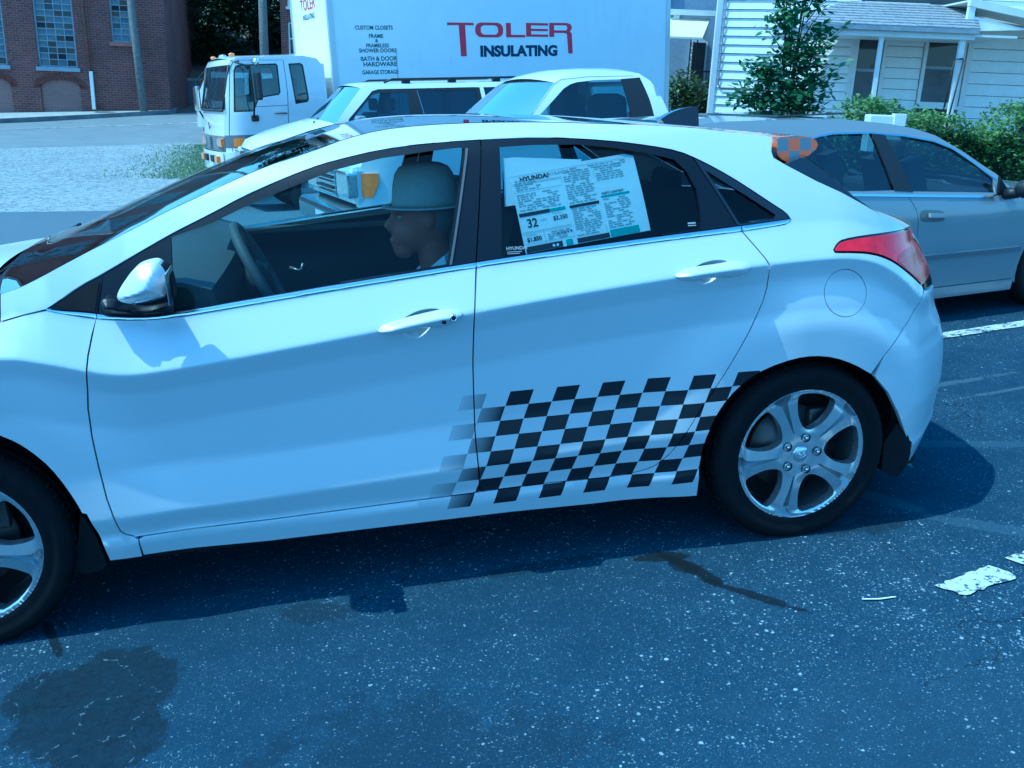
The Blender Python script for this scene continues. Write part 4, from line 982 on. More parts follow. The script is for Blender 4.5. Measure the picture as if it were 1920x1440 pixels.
def Ep(z0, z1, n=10): return [(lerp(EZ, EX, z0+(z1-z0)*k/n)-0.002, z0+(z1-z0)*k/n) for k in range(n+1)]
bgap = tr['bgap']
FL = (lambda x: lerp(LWX, LWZ, x), lambda x: lerp(CRX, CRZ, x))
# one-piece body side: pillar, roof rail, quarter, sill
bs = tr['hoodln'] + top[1:] + [(-.0918, 1.0875)] + rdgap + tr['dbot'] + [(-2.112, .2965)] + tr['sill'][1:] + rarch + bgap + [(.478, .822)] + tl_low + tl + tr['qrear'] + tr['spj'] + rail[::-1]
fuel = tr['fuel']
both(panel('body_side', bs, S, P_print, car, [fuel], step=.020, depth=.02, shrink=.0018, flow=FL))
both(panel('fuel_door', fuel, S, P_paint, car, step=.02, depth=.015, shrink=.0022))
fend = [(-2.2566, .980)] + cutx(ch_lo, -2.256, -2.137) + tr['fg'] + [(-2.112, .2965), (-2.1098, .2342)] + [tr['sill'][0]] + tr['fflap'][::-1] + farch[::-1]
fend += [(-2.60+.378*math.cos(rad(a)), .30+.378*math.sin(rad(a))) for a in range(66, 181, 6)] + [(-2.99, .45), (-3.04, .70), (-3.06, .862), (-2.9, .915), (-2.7, .944), (-2.5, .955)] + tr['hoodln'][:-1]
both(panel('front_fender', fend, S, P_paint, car, step=.022, depth=.02, shrink=.0022, flow=FL))
fb = [(-2.985, .30), (-2.995, .45), (-3.045, .70), (-3.065, .86), (-3.2, .82), (-3.36, .76), (-3.47, .66), (-3.5, .45), (-3.46, .2), (-3.0, .2)]
both(panel('front_bumper', fb, S, P_paint, car, step=.04, depth=.02, shrink=.0022))
loft('front_bumper', [[(lerp([0, .3, .87, 1.44, 1.74], [-3.47, -3.5, -3.62, -3.5, -3.47], .33+1.08*k/14)-b, .33+1.08*k/14, z) for k in range(15)] for b, z in ((-.02, .2), (.01, .45), (0, .62), (-.1, .75))], P_paint, car)
def with_gap(lo, hi): return cutx(lo, *hi)
# doors
cup1, cup2 = tr['cup1'], tr['cup2']
bg = tr['bg']; fg = tr['fg']
fd = cutx(ch_lo, -2.1345, -1.0775) + bg[1:] + [(-1.1225, .3088)] + tr['dbot'][3:] + [(-2.1261, .3035)] + fg[::-1]
def smooth_loop(p, it=1):
    for _ in range(it):
        p = [q for i in range(len(p)) for q in ((p[i][0]*.75+p[(i+1) % len(p)][0]*.25, p[i][1]*.75+p[(i+1) % len(p)][1]*.25), (p[i][0]*.25+p[(i+1) % len(p)][0]*.75, p[i][1]*.25+p[(i+1) % len(p)][1]*.75))]
    return p
cup1 = smooth_loop(cup1, 2); cup2 = smooth_loop(cup2, 2)
d1 = panel('front_door', fd, S, P_print, car, [cup1], step=.018, depth=.02, shrink=.0022, flow=FL); d1m = mirrored(d1, HW)
rd = cutx(ch_lo, -1.0765, -.2380) + rdgap + tr['dbot'][:1] + [(-1.0968, .311)] + bg[:0:-1]
d2 = panel('rear_door', rd, S, P_print, car, [cup2], step=.018, depth=.02, shrink=.0022, flow=FL); d2m = mirrored(d2, HW)
def dome(poly, amp, k, base=0.0):
    P_ = poly
    def fn(x, z):
        d = idist(x, z, P_)
        return S(x, z)+base+amp*(1-math.exp(-d/k))
    return fn
def ridge(poly, axis, amp, base):
    """door grip: roof-shaped bar, highest along its axis line"""
    P_ = poly
    def fn(x, z):
        d = idist(x, z, P_)
        zr = lerp([p[0] for p in axis], [p[1] for p in axis], x)
        return S(x, zr)+base-min(amp, 1.1*d) - (0.012 if z < zr else 0.0)*min(1, (zr-z)/.012)*0 + (z-zr)*(.55 if z > zr else .9)*.6
    return fn
for dd, cupp, h, ax in ((d1, cup1, tr['h1'], [(-1.385, .861), (-1.30, .876), (-1.20, .889), (-1.13, .894)]), (d2, cup2, tr['h2'], [(-.485, .958), (-.40, .966), (-.30, .972), (-.23, .973)])):
    c = panel('handle_cup', cupp, dome(cupp, .055, .024), P_paint, dd, step=.006, depth=.004)
    hp = smooth_loop(h, 1); xa, xb = min(p[0] for p in hp), max(p[0] for p in hp); rows = []
    for k in range(27):
        x = xa+.0012+(xb-xa-.0024)*k/26; zz = sorted(a_[1]+(x-a_[0])/(b_[0]-a_[0])*(b_[1]-a_[1]) for a_, b_ in zip(hp, hp[1:]+hp[:1]) if (a_[0] <= x) != (b_[0] <= x))
        zl_, zt_ = zz[0], zz[-1]; zr = lerp([p[0] for p in ax], [p[1] for p in ax], x); zr = max(zl_+.2*(zt_-zl_), min(zt_-.2*(zt_-zl_), zr)); e = min(1, min(k, 26-k)/4)**.6; yo = S(x, zr)-.006-.028*e
        rows.append([(x, S(x, zt_)+.010-.010*e, zt_+.001), (x, S(x, zt_)-.004-.012*e, zt_), (x, yo+.004, zr+.45*(zt_-zr)), (x, yo, zr+.12*(zt_-zr)), (x, yo+.002, zr-.1*(zr-zl_)), (x, yo+.010*e, zl_+.45*(zr-zl_)), (x, S(x, zl_)-.004-.006*e, zl_), (x, S(x, zl_)+.010-.010*e, zl_-.001)])
    g = loft('handle', rows, P_paint, dd)
    mirrored(c, HW, parent=d1m if dd is d1 else d2m); mirrored(g, HW, parent=d1m if dd is d1 else d2m)
lk = MB(); lk.lathe([(.0, -.004), (.006, -.004), (.0065, -.006), (.0105, -.006), (.0115, .0), (.0115, .012)], (-1.166, S(-1.166, .893)-.030, .893), 'Y', 20); lk.build('lock_cylinder', P_chrome, d1)
lk = MB(); lk.lathe([(.0, -.0005), (.006, -.0005), (.006, .004)], (-1.166, S(-1.166, .893)-.0345, .893), 'Y', 16); lk.build('keyhole', P_black, d1)
lk = MB(); lk.box((-1.2, S(-1.19, .885)-.042, .880), (-1.189, S(-1.19, .885)-.020, .890), .001); lk.build('entry_button', P_black, d1)
# bright belt trim in door-wise lengths
for a, b, n in ((-2.2562, -2.1352, 'belt_trim'), (-2.1330, -1.0778, 'belt_trim'), (-1.0758, -.2385, 'belt_trim'), (-.2355, -.0700, 'belt_trim')):
    up_, lo_ = cutx(ch_up, a, b), cutx(ch_lo, a, b)
    if a < -2.2: up_, lo_ = [(-2.2562, .9836)]+up_, [(-2.2562, .9818)]+lo_
    poly = lo_ + up_[::-1]
    pp = clean(poly)
    both(panel(n, pp, dome(pp, -.004, .004, -.002), P_chrome, car, step=.012, depth=.012))
# window frames
fs = tr['fsplit']; dq = tr['divq']; BT = (-1.0106, 1.3690)
ff = [fs[1], fs[0]] + cutx(top, -2.109, -1.0112) + [(-1.0125, 1.369), (-1.0768, 1.031)] + cutx(ch_up, -2.1305, -1.0775)[::-1]
both(panel('window_frame', ff, S, P_black, car, [tr['hole_f']], off=.003, step=.03, depth=.03, shrink=.001))
rf_ = [BT] + cutx(top, -1.0100, -.358) + [dq[0], dq[1]] + cutx(ch_up, -1.0745, -.249)[::-1] + [(-1.0755, 1.031)]
both(panel('window_frame', rf_, S, P_black, car, [tr['hole_r']], off=.003, step=.03, depth=.03, shrink=.0015))
qf = [dq[0]] + cutx(top, -.356, -.071) + [(-.0749, 1.1016)] + cutx(ch_up, -.2465, -.076)[::-1] + [dq[1]]
both(panel('window_frame', qf, S, P_gloss, car, [tr['hole_q']], off=.003, step=.03, depth=.03, shrink=.0015))
sl = cutx(top, -2.2500, -2.1100) + [fs[0], fs[1]] + cutx(ch_up, -2.25, -2.132)[::-1]
both(panel('corner_trim', sl, S, P_black, car, off=.003, step=.03, depth=.02, shrink=.0015))
fsl = tr['fsail']; both(panel('corner_trim_inset', fsl, S, P_plastic, car, off=-.0005, step=.03, depth=.004))
# panes
both(panel('side_window', inset(clean(tr['hole_f']), -.006 if area(clean(tr['hole_f'])) else 0), S, G_side, car, off=.014, step=.05, depth=.003))
both(panel('side_window', inset(clean(tr['hole_r']), -.006), S, G_tint, car, off=.014, step=.05, depth=.003))
both(panel('quarter_window', inset(clean(tr['hole_q']), -.006), S, G_tint, car, off=.012, step=.05, depth=.003))
# black B-pillar seam strips and rubber lip along the roof
for a in (0,):
    strip = [(-1.062, 1.347), (-1.0555, 1.347), (-1.148, 1.030), (-1.1545, 1.029)]
    both(panel('window_channel', strip, S, plain('grey_rubber_channel', (.10, .10, .105), .5), car, off=-.0015, step=.03, depth=.006))
# tail lamps and rear end
tlp = tl + [(x-.008, z) for x, z in Ep(1.005, .845, 16)] + tl_low
tlo = panel('tail_lamp', tlp, S, P_red, car, off=-.002, step=.014, depth=.02, shrink=.006); t2 = mirrored(tlo, HW)
both(panel('lamp_surround', tlp, S, P_gloss, car, off=.004, step=.03, depth=.02, shrink=.0015))
low = [(.30, .957), (.40, .975), (.50, .955), (.56, .90), (.585, .86), (.50, .842), (.44, .868), (.36, .915)]
b_ = panel('brake_reflector', smooth_loop(low, 1), S, P_redd, tlo, off=-.0035, step=.014, depth=.004); mirrored(b_, HW, parent=t2)
clr = [(.500, .985), (.545, .992), (.590, .955), (.612, .905), (.597, .908), (.552, .955)]
b_ = panel('reversing_lens', smooth_loop(clr, 1), S, P_clear, tlo, off=-.0045, step=.014, depth=.004); mirrored(b_, HW, parent=t2)
rb = [bgap[0]] + bgap[1:] + [(.482, .820)] + [(x-.009, z) for x, z in Ep(.80, .15, 40)] + [(.60, .13), (.47, .14), (.447, .295)] + rarch2[::-1] + [(.2312, .5783)]
both(panel('rear_bumper', rb, S, P_paint, car, step=.022, depth=.02, shrink=.0022))
def back_rows(zs, bulge, n=17, d=0.0):
    rows = []
    for z in zs:
        x0 = lerp(EZ, EX, z)-.014; y0 = S(x0, z)+.003; row = []
        for k in range(n):
            u = k/(n-1); q = 1-abs(2*u-1)**2.6; row.append((x0+bulge*q+d, y0+(HW-2*y0)*u, z))
        rows.append(row)
    return rows
loft('rear_bumper', back_rows([.14, .2, .3, .42, .54, .62, .70, .76], .10), P_paint, car, flip=True)
loft('tailgate', back_rows([.763, .82, .88, .93, .98, 1.02], .09), P_paint, car, flip=True)
qr = tr['qrear'][::-1]
def hatch_rows(pr, b0, b1, n=17):
    rows = []
    for i, (x, z) in enumerate(pr):
        y0 = S(x, z)+.002; b = b0+(b1-b0)*i/(len(pr)-1); row = []
        for k in range(n):
            u = k/(n-1); q = 1-abs(2*u-1)**2.4; row.append((x+b*q, y0+(HW-2*y0)*u, z+.012*q))
        rows.append(row)
    return rows
rwe = tr['rwe']; P_rglass = plain('black_rear_glass', (.010, .014, .020), .05, coat=.5, spec=.8)
wrap = rwe + tr['qrear'][1:-1]
both(panel('rear_window_edge', wrap, S, P_rglass, car, off=.004, step=.03, depth=.012, shrink=.0012))
prr = rwe[2:]
loft('rear_window', hatch_rows(prr, .16, .13), P_rglass, car)
loft('tailgate', hatch_rows([rwe[-1], tr['qrear'][0], (.50, 1.021)], .13, .09), P_paint, car)
# roof, windscreen, cowl, bonnet
def rrow(pts, crown, b0, b1, inner=0.0, n=17, dz=0.0):
    m = len(pts); return cross_rows(pts, S, HW, crown, [b0+(b1-b0)*i/max(1, m-1) for i in range(m)], n, inner, dz)
r_w = [p for p in rail if p[0] < -1.50]; r_h = [p for p in rail if -1.53 < p[0] < -1.44]; r_g = [p for p in rail if -1.45 < p[0] < -.50]; r_b = [p for p in rail if p[0] > -.53]
loft('windscreen', rrow(r_w, .018, .10, .02), G_wind, car)
r_h = [r_w[-1]] + [p for p in rail if -1.50 <= p[0] < -1.455]
loft('roof_header', rrow(r_h, .004, .02, .02, dz=.001), P_gloss, car)
r_g = [r_h[-1]] + [p for p in rail if -1.455 <= p[0] < -.50]
loft('glass_roof', rrow(r_g, .003, .02, .0), P_roofglass, car)
r_b = [r_g[-1]] + [p for p in rail if p[0] >= -.50]
loft('roof', rrow(r_b, .003, .0, .0), P_paint, car)
loft('headlining', [[(x, y, z-.035) for x, y, z in r] for r in rrow(r_h+r_g[1:]+r_b[1:], .0, .0, .0, .03)], P_inner, car, flip=True)
e0 = rail[0]
cw = [(-2.369, 1.028), (-2.40, 1.000), (-2.44, .985), (-2.49, .978)]
loft('cowl_panel', cross_rows(cw, lambda x, z: S(-2.369, 1.02)+.01, HW, .01, [.10, .11, .12, .13], 17), P_plastic, car)
hd = [(-2.43, .992), (-2.50, .988), (-2.6, .981), (-2.75, .962), (-2.9, .934), (-3.1, .878), (-3.3, .808), (-3.45, .72)]
def Sh(x, z): return S(x, min(z, lerp([-3.46, -3.06, -2.9, -2.7, -2.5, -2.373], [.73, .86, .915, .944, .955, .959], x)))+.003
loft('bonnet', cross_rows([(x, z-.026) for x, z in hd], Sh, HW, .05, [.10, .10, .10, .09, .08, .08, .10, .12], 17), P_paint, car)
wp = MB()
for y0, y1 in ((.45, 1.05), (1.0, 1.5)):
    wp.tube([(-2.50, y0, 1.005), (-2.47, (y0+y1)/2, 1.022), (-2.45, y1, 1.028)], .007, 6); wp.box((-2.49, y0-.02, .99), (-2.455, y0+.02, 1.012), .004)
wp.build('wiper', P_plastic, car)
fin = smooth_poly(tr['fin'][:4], 2)+[tr['fin'][4], tr['fin'][5]]; fb_ = lambda z: .008+.030*max(0, min(1, (1.425-z)/.06)); n = len(fin); fo = MB()
cxf = sum(p[0] for p in fin)/n; czf = sum(p[1] for p in fin)/n
fo.add([(x, .87-fb_(z), z) for x, z in fin]+[(x, .87+fb_(z), z) for x, z in fin], [tuple(range(n)), tuple(range(2*n-1, n-1, -1))]+[(i, i+n, (i+1) % n+n, (i+1) % n) for i in range(n)]); fo.build('antenna_fin', P_gloss, car)
# spoiler with printed orange and grey checks
def spoiler_mat():
    t = NT('orange_grey_checker_spoiler'); sp = t.n('ShaderNodeSeparateXYZ'); t.l(t.co(), sp.inputs[0])
    u = t.math('FLOOR', t.math('DIVIDE', t.math('ADD', t.math('ADD', sp.outputs[0], .0625), t.math('MULTIPLY', t.math('SUBTRACT', 1.346, sp.outputs[2]), -.10)), .0395)); v = t.math('FLOOR', t.math('DIVIDE', t.math('SUBTRACT', 1.3395, sp.outputs[2]), .0405))
    w = t.math('FLOOR', t.math('DIVIDE', sp.outputs[1], .06))
    g = t.n('ShaderNodeNewGeometry'); ng_ = t.n('ShaderNodeSeparateXYZ'); t.l(g.outputs['Normal'], ng_.inputs[0])
    side = t.math('LESS_THAN', ng_.outputs[2], .75)
    k = t.math('MODULO', t.math('ADD', t.math('ADD', u, t.math('MULTIPLY', v, side)), t.math('ADD', t.math('MULTIPLY', w, t.math('SUBTRACT', 1.0, side)), 101.0)), 2.0)
    t.l(t.mix(k, (.85, .20, .06), (.27, .30, .33)), t.b.inputs['Base Color']); t.set(Roughness=.3, Coat_Weight=1.0, Coat_Roughness=.05); return t.m
spo = clean(smooth_loop(tr['spoil'], 1)); sb = MB()
n = len(spo); ys = [.170, .178, .195, HW-.195, HW-.178, HW-.170]; cxs = sum(p[0] for p in spo)/n; czs = sum(p[1] for p in spo)/n; sca = [.975, .995, 1, 1, .995, .975]
rows = [[(cxs+(x-cxs)*s, y, czs+(z-czs)*s) for x, z in spo] for y, s in zip(ys, sca)]
v_ = [p for r in rows for p in r]; f_ = [(i*n+k, i*n+(k+1) % n, (i+1)*n+(k+1) % n, (i+1)*n+k) for i in range(5) for k in range(n)]+[tuple(range(n)), tuple(range(6*n-1, 5*n-1, -1))]
sb.add(v_, f_); sb.build('spoiler', spoiler_mat(), car)
MB().box((-.02, .21, 1.240), (.045, HW-.21, 1.268), .006).build('spoiler_underside', P_plastic, car)
MB().box((-.16, .20, 1.27), (.0, HW-.20, 1.335), .01).build('spoiler_mount', P_paint, car)
# inner shells, floor, arches
shell = [(-3.3, .2), (-2.99, .2)] + [(-2.60+.40*math.cos(rad(a)), .30+.40*math.sin(rad(a))) for a in range(190, -11, -10)] + [(-2.2, .24), (-.39, .22)] + [(.005+.385*math.cos(rad(a)), .30+.385*math.sin(rad(a))) for a in range(190, -11, -10)] + [(.5, .2), (.62, .3), (.62, .8), (.5, .98), (.2, 1.0), (-.2, 1.04), (-1.0, 1.0), (-1.5, .96), (-2.1, .92), (-2.5, .92), (-3.1, .83), (-3.3, .7)]
both(panel('inner_shell', shell, S, P_inner, car, off=.055, step=.09, depth=.01))
MB().box((-3.3, .12, .16), (.55, HW-.12, .30), .03).build('floor_pan', P_void, car)
for wx in (-2.60, .005):
    for s_ in (0, 1):
        q = MB(); rows = []
        pr = [(.405, .045), (.405, .34)]
        v_ = []; f_ = []; na = 22
        for k in range(na+1):
            a = rad(-12+204*k/na)
            for r_, y in pr: v_.append((wx+r_*math.cos(a), y if not s_ else HW-y, .30+r_*math.sin(a)))
        for k in range(na): f_.append((k*2, k*2+1, k*2+3, k*2+2))
        q.add(v_, f_, True)
        dv = [(wx, .34 if not s_ else HW-.34, .15)]+[(wx+.405*math.cos(rad(-12+204*k/na)), .34 if not s_ else HW-.34, .30+.405*math.sin(rad(-12+204*k/na))) for k in range(na+1)]
        q.add(dv, [(0, k+1, k+2) for k in range(na)])
        q.build('wheel_arch_liner', P_void, car)
rfl = tr['rflap']
for a, b, pl_ in ((.022, .058, rfl), (HW-.058, HW-.022, rfl), (.028, .064, tr['fflap_']), (HW-.064, HW-.028, tr['fflap_'])):
    MB().prism(pl_, a, b).build('mud_flap', P_plastic, car)
# interior
MB().box((-1.86, .62, .30), (-1.05, 1.12, .62), .04).build('centre_console', P_inner, car)
ds = [(-2.40, .90), (-2.32, .965), (-2.2, 1.0), (-2.05, 1.015), (-1.92, 1.012), (-1.84, .985), (-1.82, .93), (-1.86, .80), (-1.9, .60)]
rows = []
for k in range(19):
    y = .13+1.48*k/18; hump = .055*math.exp(-((y-.46)/.17)**2); dip = .0
    rows.append([(x+(.06*math.exp(-((y-.46)/.2)**2) if x > -2 else 0), y, z+hump*sm(-2.35, -2.0, x)*(1 if z > .9 else .3)) for x, z in ds])
loft('dashboard', [r[:6] for r in rows], P_dash, car, flip=True); loft('dashboard_fascia', [r[5:] for r in rows], P_inner, car, flip=True)
for r_, yy in ((rows[0], .129), (rows[-1], 1.611)): q = MB(); q.add([(x, yy, z) for x, y, z in r_], [tuple(range(len(r_)))]); q.build('dashboard_end', P_inner, car)
stc = Vector((-1.70, .47, .955)); ax_ = Vector((.90, 0, .43)).normalized(); e1 = Vector((0, 1, 0)); e2 = ax_.cross(e1)
MB().tube([stc+(e1*math.cos(2*PI*k/28)+e2*math.sin(2*PI*k/28))*.180 for k in range(29)], .0165, 10, False).build('steering_wheel', P_dash, car)
q = MB(); q.ball(stc-ax_*.03, (.05, .075, .065))
for a in (0, PI, PI*1.5): q.tube([stc-ax_*.03, stc+(e1*math.cos(a)+e2*math.sin(a)*-1)*.17], [.028, .018], 6)
q.tube([stc-ax_*.03, stc-ax_*.3], .035, 8); q.build('steering_hub', P_inner, car)
MB().box((-1.90, .70, .72), (-1.84, 1.04, .97), .015).build('centre_stack', P_gloss, car)
for y in (.50, 1.24):
    q = MB(); v_ = []
    q.box((-1.45, y-.25, .36), (-.92, y+.25, .52), .05); 
    q.obox((-.93, y, .80), (.96, 0, -.27), .065, (0, 1, 0), .24, (.27, 0, .96), .33); q.build('front_seat', P_seat, car)
    q = MB(); q.box((-.87, y-.13, 1.10), (-.78, y+.13, 1.27), .035); q.tube([(-.85, y-.06, 1.02), (-.83, y-.06, 1.14)], .007, 6); q.tube([(-.85, y+.06, 1.02), (-.83, y+.06, 1.14)], .007, 6); q.build('headrest', P_seat, car)
q = MB(); q.box((-.62, .18, .40), (-.12, HW-.18, .56), .05); q.obox((-.08, HW/2, .78), (.95, 0, -.3), .06, (0, 1, 0), .66, (.3, 0, .95), .32); q.build('rear_seat', P_seat, car)
for y in (.45, HW-.45): MB().box((-.02, y-.12, 1.02), (.05, y+.12, 1.16), .03).build('headrest', P_seat, car)
MB().tube([(-1.635, HW-.105, .772), (-1.60, HW-.13, .760), (-1.585, HW-.13, .762), (-1.575, HW-.13, .79)], .007, 6).build('inside_door_handle', plain('satin_silver_plastic', (.45, .45, .46), .35, .6), car)
MB().box((-2.08, HW-.085, .925), (-.35, HW-.055, .955), .008).build('door_sill_trim', P_dash, car)
MB().box((-1.70, .78, 1.185), (-1.675, 1.02, 1.25), .008).build('rear_view_mirror', P_plastic, car)

# door mirrors
mir = tr['mir']; mirS = smooth_loop(mir, 2); crs = tr['mir_crease']
def Smir(x, z):
    d = idist(x, z, mirS)
    zc = lerp([p[0] for p in crs], [p[1] for p in crs], x)
    y = -.125-.062*(1-math.exp(-d/.030))
    if z < zc: y += .75*(zc-z)
    return y
dm = [thing_ for thing_ in ()]
def mirror_set(flip):
    root_shell = panel('door_mirror', mirS, Smir, P_paint, car, step=.007, depth=.07)
    back = MB(); back.prism([((x-cxm)*.93+cxm+.012, (z-czm)*.93+czm-.003) for x, z in mirS], -.118, -.045); bk = back.build('mirror_casing', P_plastic, root_shell)
    ind = panel('turn_indicator', smooth_loop(tr['mir_ind'], 1), lambda x, z: Smir(x, z)-.003, P_clear, root_shell, step=.006, depth=.006)
    ft_ = smooth_loop(tr['mir_foot'], 2)
    foot = panel('mirror_foot', ft_, lambda x, z: -.012-.055*(1-math.exp(-idist(x, z, ft_)/.03)), P_black, root_shell, step=.01, depth=.05)
    gl_ = MB(); gl_.box((-1.9130, -.19, 1.015), (-1.9105, -.05, 1.095)); gm = gl_.build('mirror_glass', P_chrome, root_shell)
    if flip:
        r2 = mirrored(root_shell, HW)
        for c in (bk, ind, foot, gm): mirrored(c, HW, parent=r2)
cxm = sum(p[0] for p in mirS)/len(mirS); czm = sum(p[1] for p in mirS)/len(mirS)
mirror_set(True)

# wheels
def wheel(cx, cy, cz, side, R=.314, rim=.242, rot=0.0):
    """side=-1: outer face looks towards -y"""
    w = MB(); pr = [(rim-.012, .0), (rim+.004, -.006), (rim+.010, -.004), (rim+.024, -.014), (rim+.044, -.012), (R-.014, -.004), (R-.006, .012), (R, .030), (R, .050), (R-.007, .052), (R-.007, .058), (R, .060), (R+.001, .092), (R-.007, .094), (R-.007, .100), (R+.001, .102), (R, .150), (R-.006, .178), (R-.03, .20), (rim+.02, .205), (rim-.012, .19)]
    w.lathe([(r, h) for r, h in pr], (0, 0, 0), 'Y', 64)
    ty = w.build('tyre', P_tyre, car)
    gr = MB()
    for k in range(56):
        a = 2*PI*k/56; d = Vector((math.cos(a), 0, math.sin(a))); t = Vector((-d.z, 0, d.x))
        gr.obox(d*(R+.0004)+Vector((0, .030, 0)), t, .0022, Vector((0, 1, 0)), .018, d, .0014)
        gr.obox(d*(R+.0004)+Vector((0, .127, 0)), t, .0022, Vector((0, 1, 0)), .020, d, .0014)
    gr = tag(gr.build('tread_grooves', P_void, ty), kind='stuff')
    N = 5; holes = []; slots = []
    for k in range(N):
        a0 = rad(90-14-72*k)+rot
        ro, ri = .2045, .082
        pts = [(ro-.007, -.345), (ro, -.27), (ro+.0015, 0), (ro, .27), (ro-.007, .345), (ro-.024, .375), (.155, .385), (.128, .375), (.104, .30), (ri+.004, .15), (ri, 0), (ri+.004, -.15), (.104, -.30), (.128, -.375), (.155, -.385), (ro-.024, -.375)]
        holes.append(smooth_loop([(r*math.cos(a0+t), r*math.sin(a0+t)) for r, t in pts], 1))
        a1 = a0-rad(36); d = Vector((math.cos(a1), math.sin(a1))); p_ = Vector((-d.y, d.x))
        slots.append([tuple(d*r+p_*w) for r, w in ((.074, 0), (.080, .0028), (.120, .0048), (.165, .0085), (.186, .0120), (.205, .0300), (.2125, .0285), (.2145, 0), (.2125, -.0285), (.205, -.0300), (.186, -.0120), (.165, -.0085), (.120, -.0048), (.080, -.0028))])
    def Sr(x, z):
        r = math.hypot(x, z)
        sa = (math.atan2(z, x)-rot-rad(90-14-36)) % rad(72)
        if sa > rad(36): sa -= rad(72)
        y = lerp([0, .04, .06, .12, .18, .205, .216, .223, .229], [.008, .008, .006, .001, -.001, .001, .003, -.001, .006], r)
        return y+.16*abs(sa)*r*sm(.06, .10, r)*sm(.212, .19, r)
    circ = [(.2285*math.cos(2*PI*k/96), .2285*math.sin(2*PI*k/96)) for k in range(96)]
    rm = panel('rim', circ, Sr, P_alloy, car, holes+slots, step=.0075, depth=.034)
    scoops = []
    for sl_ in slots:
        ma = Vector(sl_[7]).normalized()
        def Ssl(x, z, ma=ma):
            r = x*ma.x+z*ma.y; lat = abs(-x*ma.y+z*ma.x); return lerp([.07, .10, .165, .188, .214], [.010, .015, .017, .020, .004], r)-.15*lat*sm(.18, .2, r)
        scoops.append(panel('spoke_scoop', inset(clean(sl_), -.001 if area(clean(sl_)) > 0 else -.001), Ssl, P_alloy_d if False else P_scoop, rm, step=.006, depth=.01))
    br = MB(); br.lathe([(.229, .004), (.222, .03), (.205, .05), (.200, .18)], (0, 0, 0), 'Y', 48); brl = br.build('rim_barrel', P_alloy_d, rm)
    bd = MB(); bd.lathe([(.0, .075), (.07, .072), (.075, .085), (.14, .085), (.142, .105), (.0, .106)], (0, 0, 0), 'Y', 40); bd.box((.05, .06, .03), (.13, .12, .13), .01); bdo = bd.build('brake_disc', P_disc, rm)
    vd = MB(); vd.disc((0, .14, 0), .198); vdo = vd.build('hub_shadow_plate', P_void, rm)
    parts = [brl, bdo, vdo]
    for k in range(N):
        a = rad(90-14-72*k)+rot; c = (.057*math.cos(a), .004, .057*math.sin(a))
        pk = MB(); pk.lathe([(.0, .012), (.0115, .012), (.0135, .0), (.0145, -.003)], c, 'Y', 18); parts.append(pk.build('lug_pocket', P_void, rm))
        ln = MB(); ln.lathe([(.0, -.010), (.004, -.010), (.0065, -.006), (.0072, .010)], c, 'Y', 6); parts.append(ln.build('lug_nut', P_chrome, rm))
    cp = MB(); cp.lathe([(.0, -.0025), (.022, -.0015), (.0265, .0015), (.0275, .008)], (0, .006, 0), 'Y', 32); parts.append(cp.build('hub_cap', P_alloy, rm))
    em = MB(); em.tube([(.0175*math.cos(2*PI*k/28), .0035, .0115*math.sin(2*PI*k/28)) for k in range(29)], .0011, 5, False)
    for sx in (-1, 1): em.tube([(sx*.0075-.0035, .003, -.009), (sx*.0075+.0005, .0022, 0), (sx*.0075+.0035, .003, .009)], .0016, 5)
    em.tube([(-.0085, .0025, -.0025), (0, .002, 0), (.0085, .0025, .0025)], .0013, 5); parts.append(em.build('emblem', P_chrome, rm))
    for o in (ty, rm):
        o.location = (cx, cy, cz)
        if o is rm: o.scale = (1.058, 1, 1.058)
        if side > 0: o.rotation_euler = (0, 0, PI)
    return ty, rm
wheel(.005, .0, .3125, -1, rot=0.0); wheel(-2.60, .0, .3125, -1, rot=rad(20)); wheel(.005, HW, .3125, 1); wheel(-2.60, HW, .3125, 1)

# window sticker with its print
def text_mesh(txt, size, extr=0.0, off=0.0, sx=1.0, align='LEFT'):
    cu = bpy.data.curves.new('t', 'FONT'); cu.body = txt; cu.size = size; cu.extrude = extr; cu.offset = off; cu.align_x = align; cu.resolution_u = 3
    o = bpy.data.objects.new('t', cu); COL.objects.link(o); dg = bpy.context.evaluated_depsgraph_get(); dg.update()
    me = bpy.data.meshes.new_from_object(o.evaluated_get(dg)); v = [(q.co.x*sx, q.co.y, q.co.z) for q in me.vertices]; f = [tuple(p.vertices) for p in me.polygons]
    bpy.data.objects.remove(o); bpy.data.meshes.remove(me); bpy.data.curves.remove(cu); return v, f
st = tr['stick']; sheet2 = tr['stick2']
sk2 = panel('window_notice', sheet2, S, P_paper, None, off=.0215, step=.03, depth=.0006); sk2.matrix_world = LOT.copy()
tag(sk2, 'plain white paper behind the printed price sticker in the rear door window', 'paper')
sk = panel('price_sticker', st, S, P_paper, None, off=.0190, step=.03, depth=.0006); sk.matrix_world = LOT.copy()
tag(sk, 'printed white price sheet taped crookedly inside the rear door window', 'paper')
O_ = Vector((st[0][0], st[0][1])); BL_ = Vector((st[4][0], st[4][1])); BR_ = Vector((st[3][0], st[3][1]))
vx = Vector((BR_.x-BL_.x, BR_.y-BL_.y)); WS = vx.length; vx.normalize(); vy = Vector((-vx.y, vx.x)); hh = (O_-BL_).length
vy = (O_-BL_).normalized()
def sp_(u, v, d=.0176): p = BL_+vx*u+vy*v; return (p.x, S(p.x, p.y)+d, p.y)
def bar(mb, u0, v0, u1, v1): mb.add([sp_(u0, v0), sp_(u1, v0), sp_(u1, v1), sp_(u0, v1)], [(0, 1, 2, 3)])
def txt(mb, s, u, v, size, off=0.0, sx=1.0):
    a, f = text_mesh(s, size, 0, off, sx); mb.add([sp_(u+x, v+y) for x, y, z in a], f)
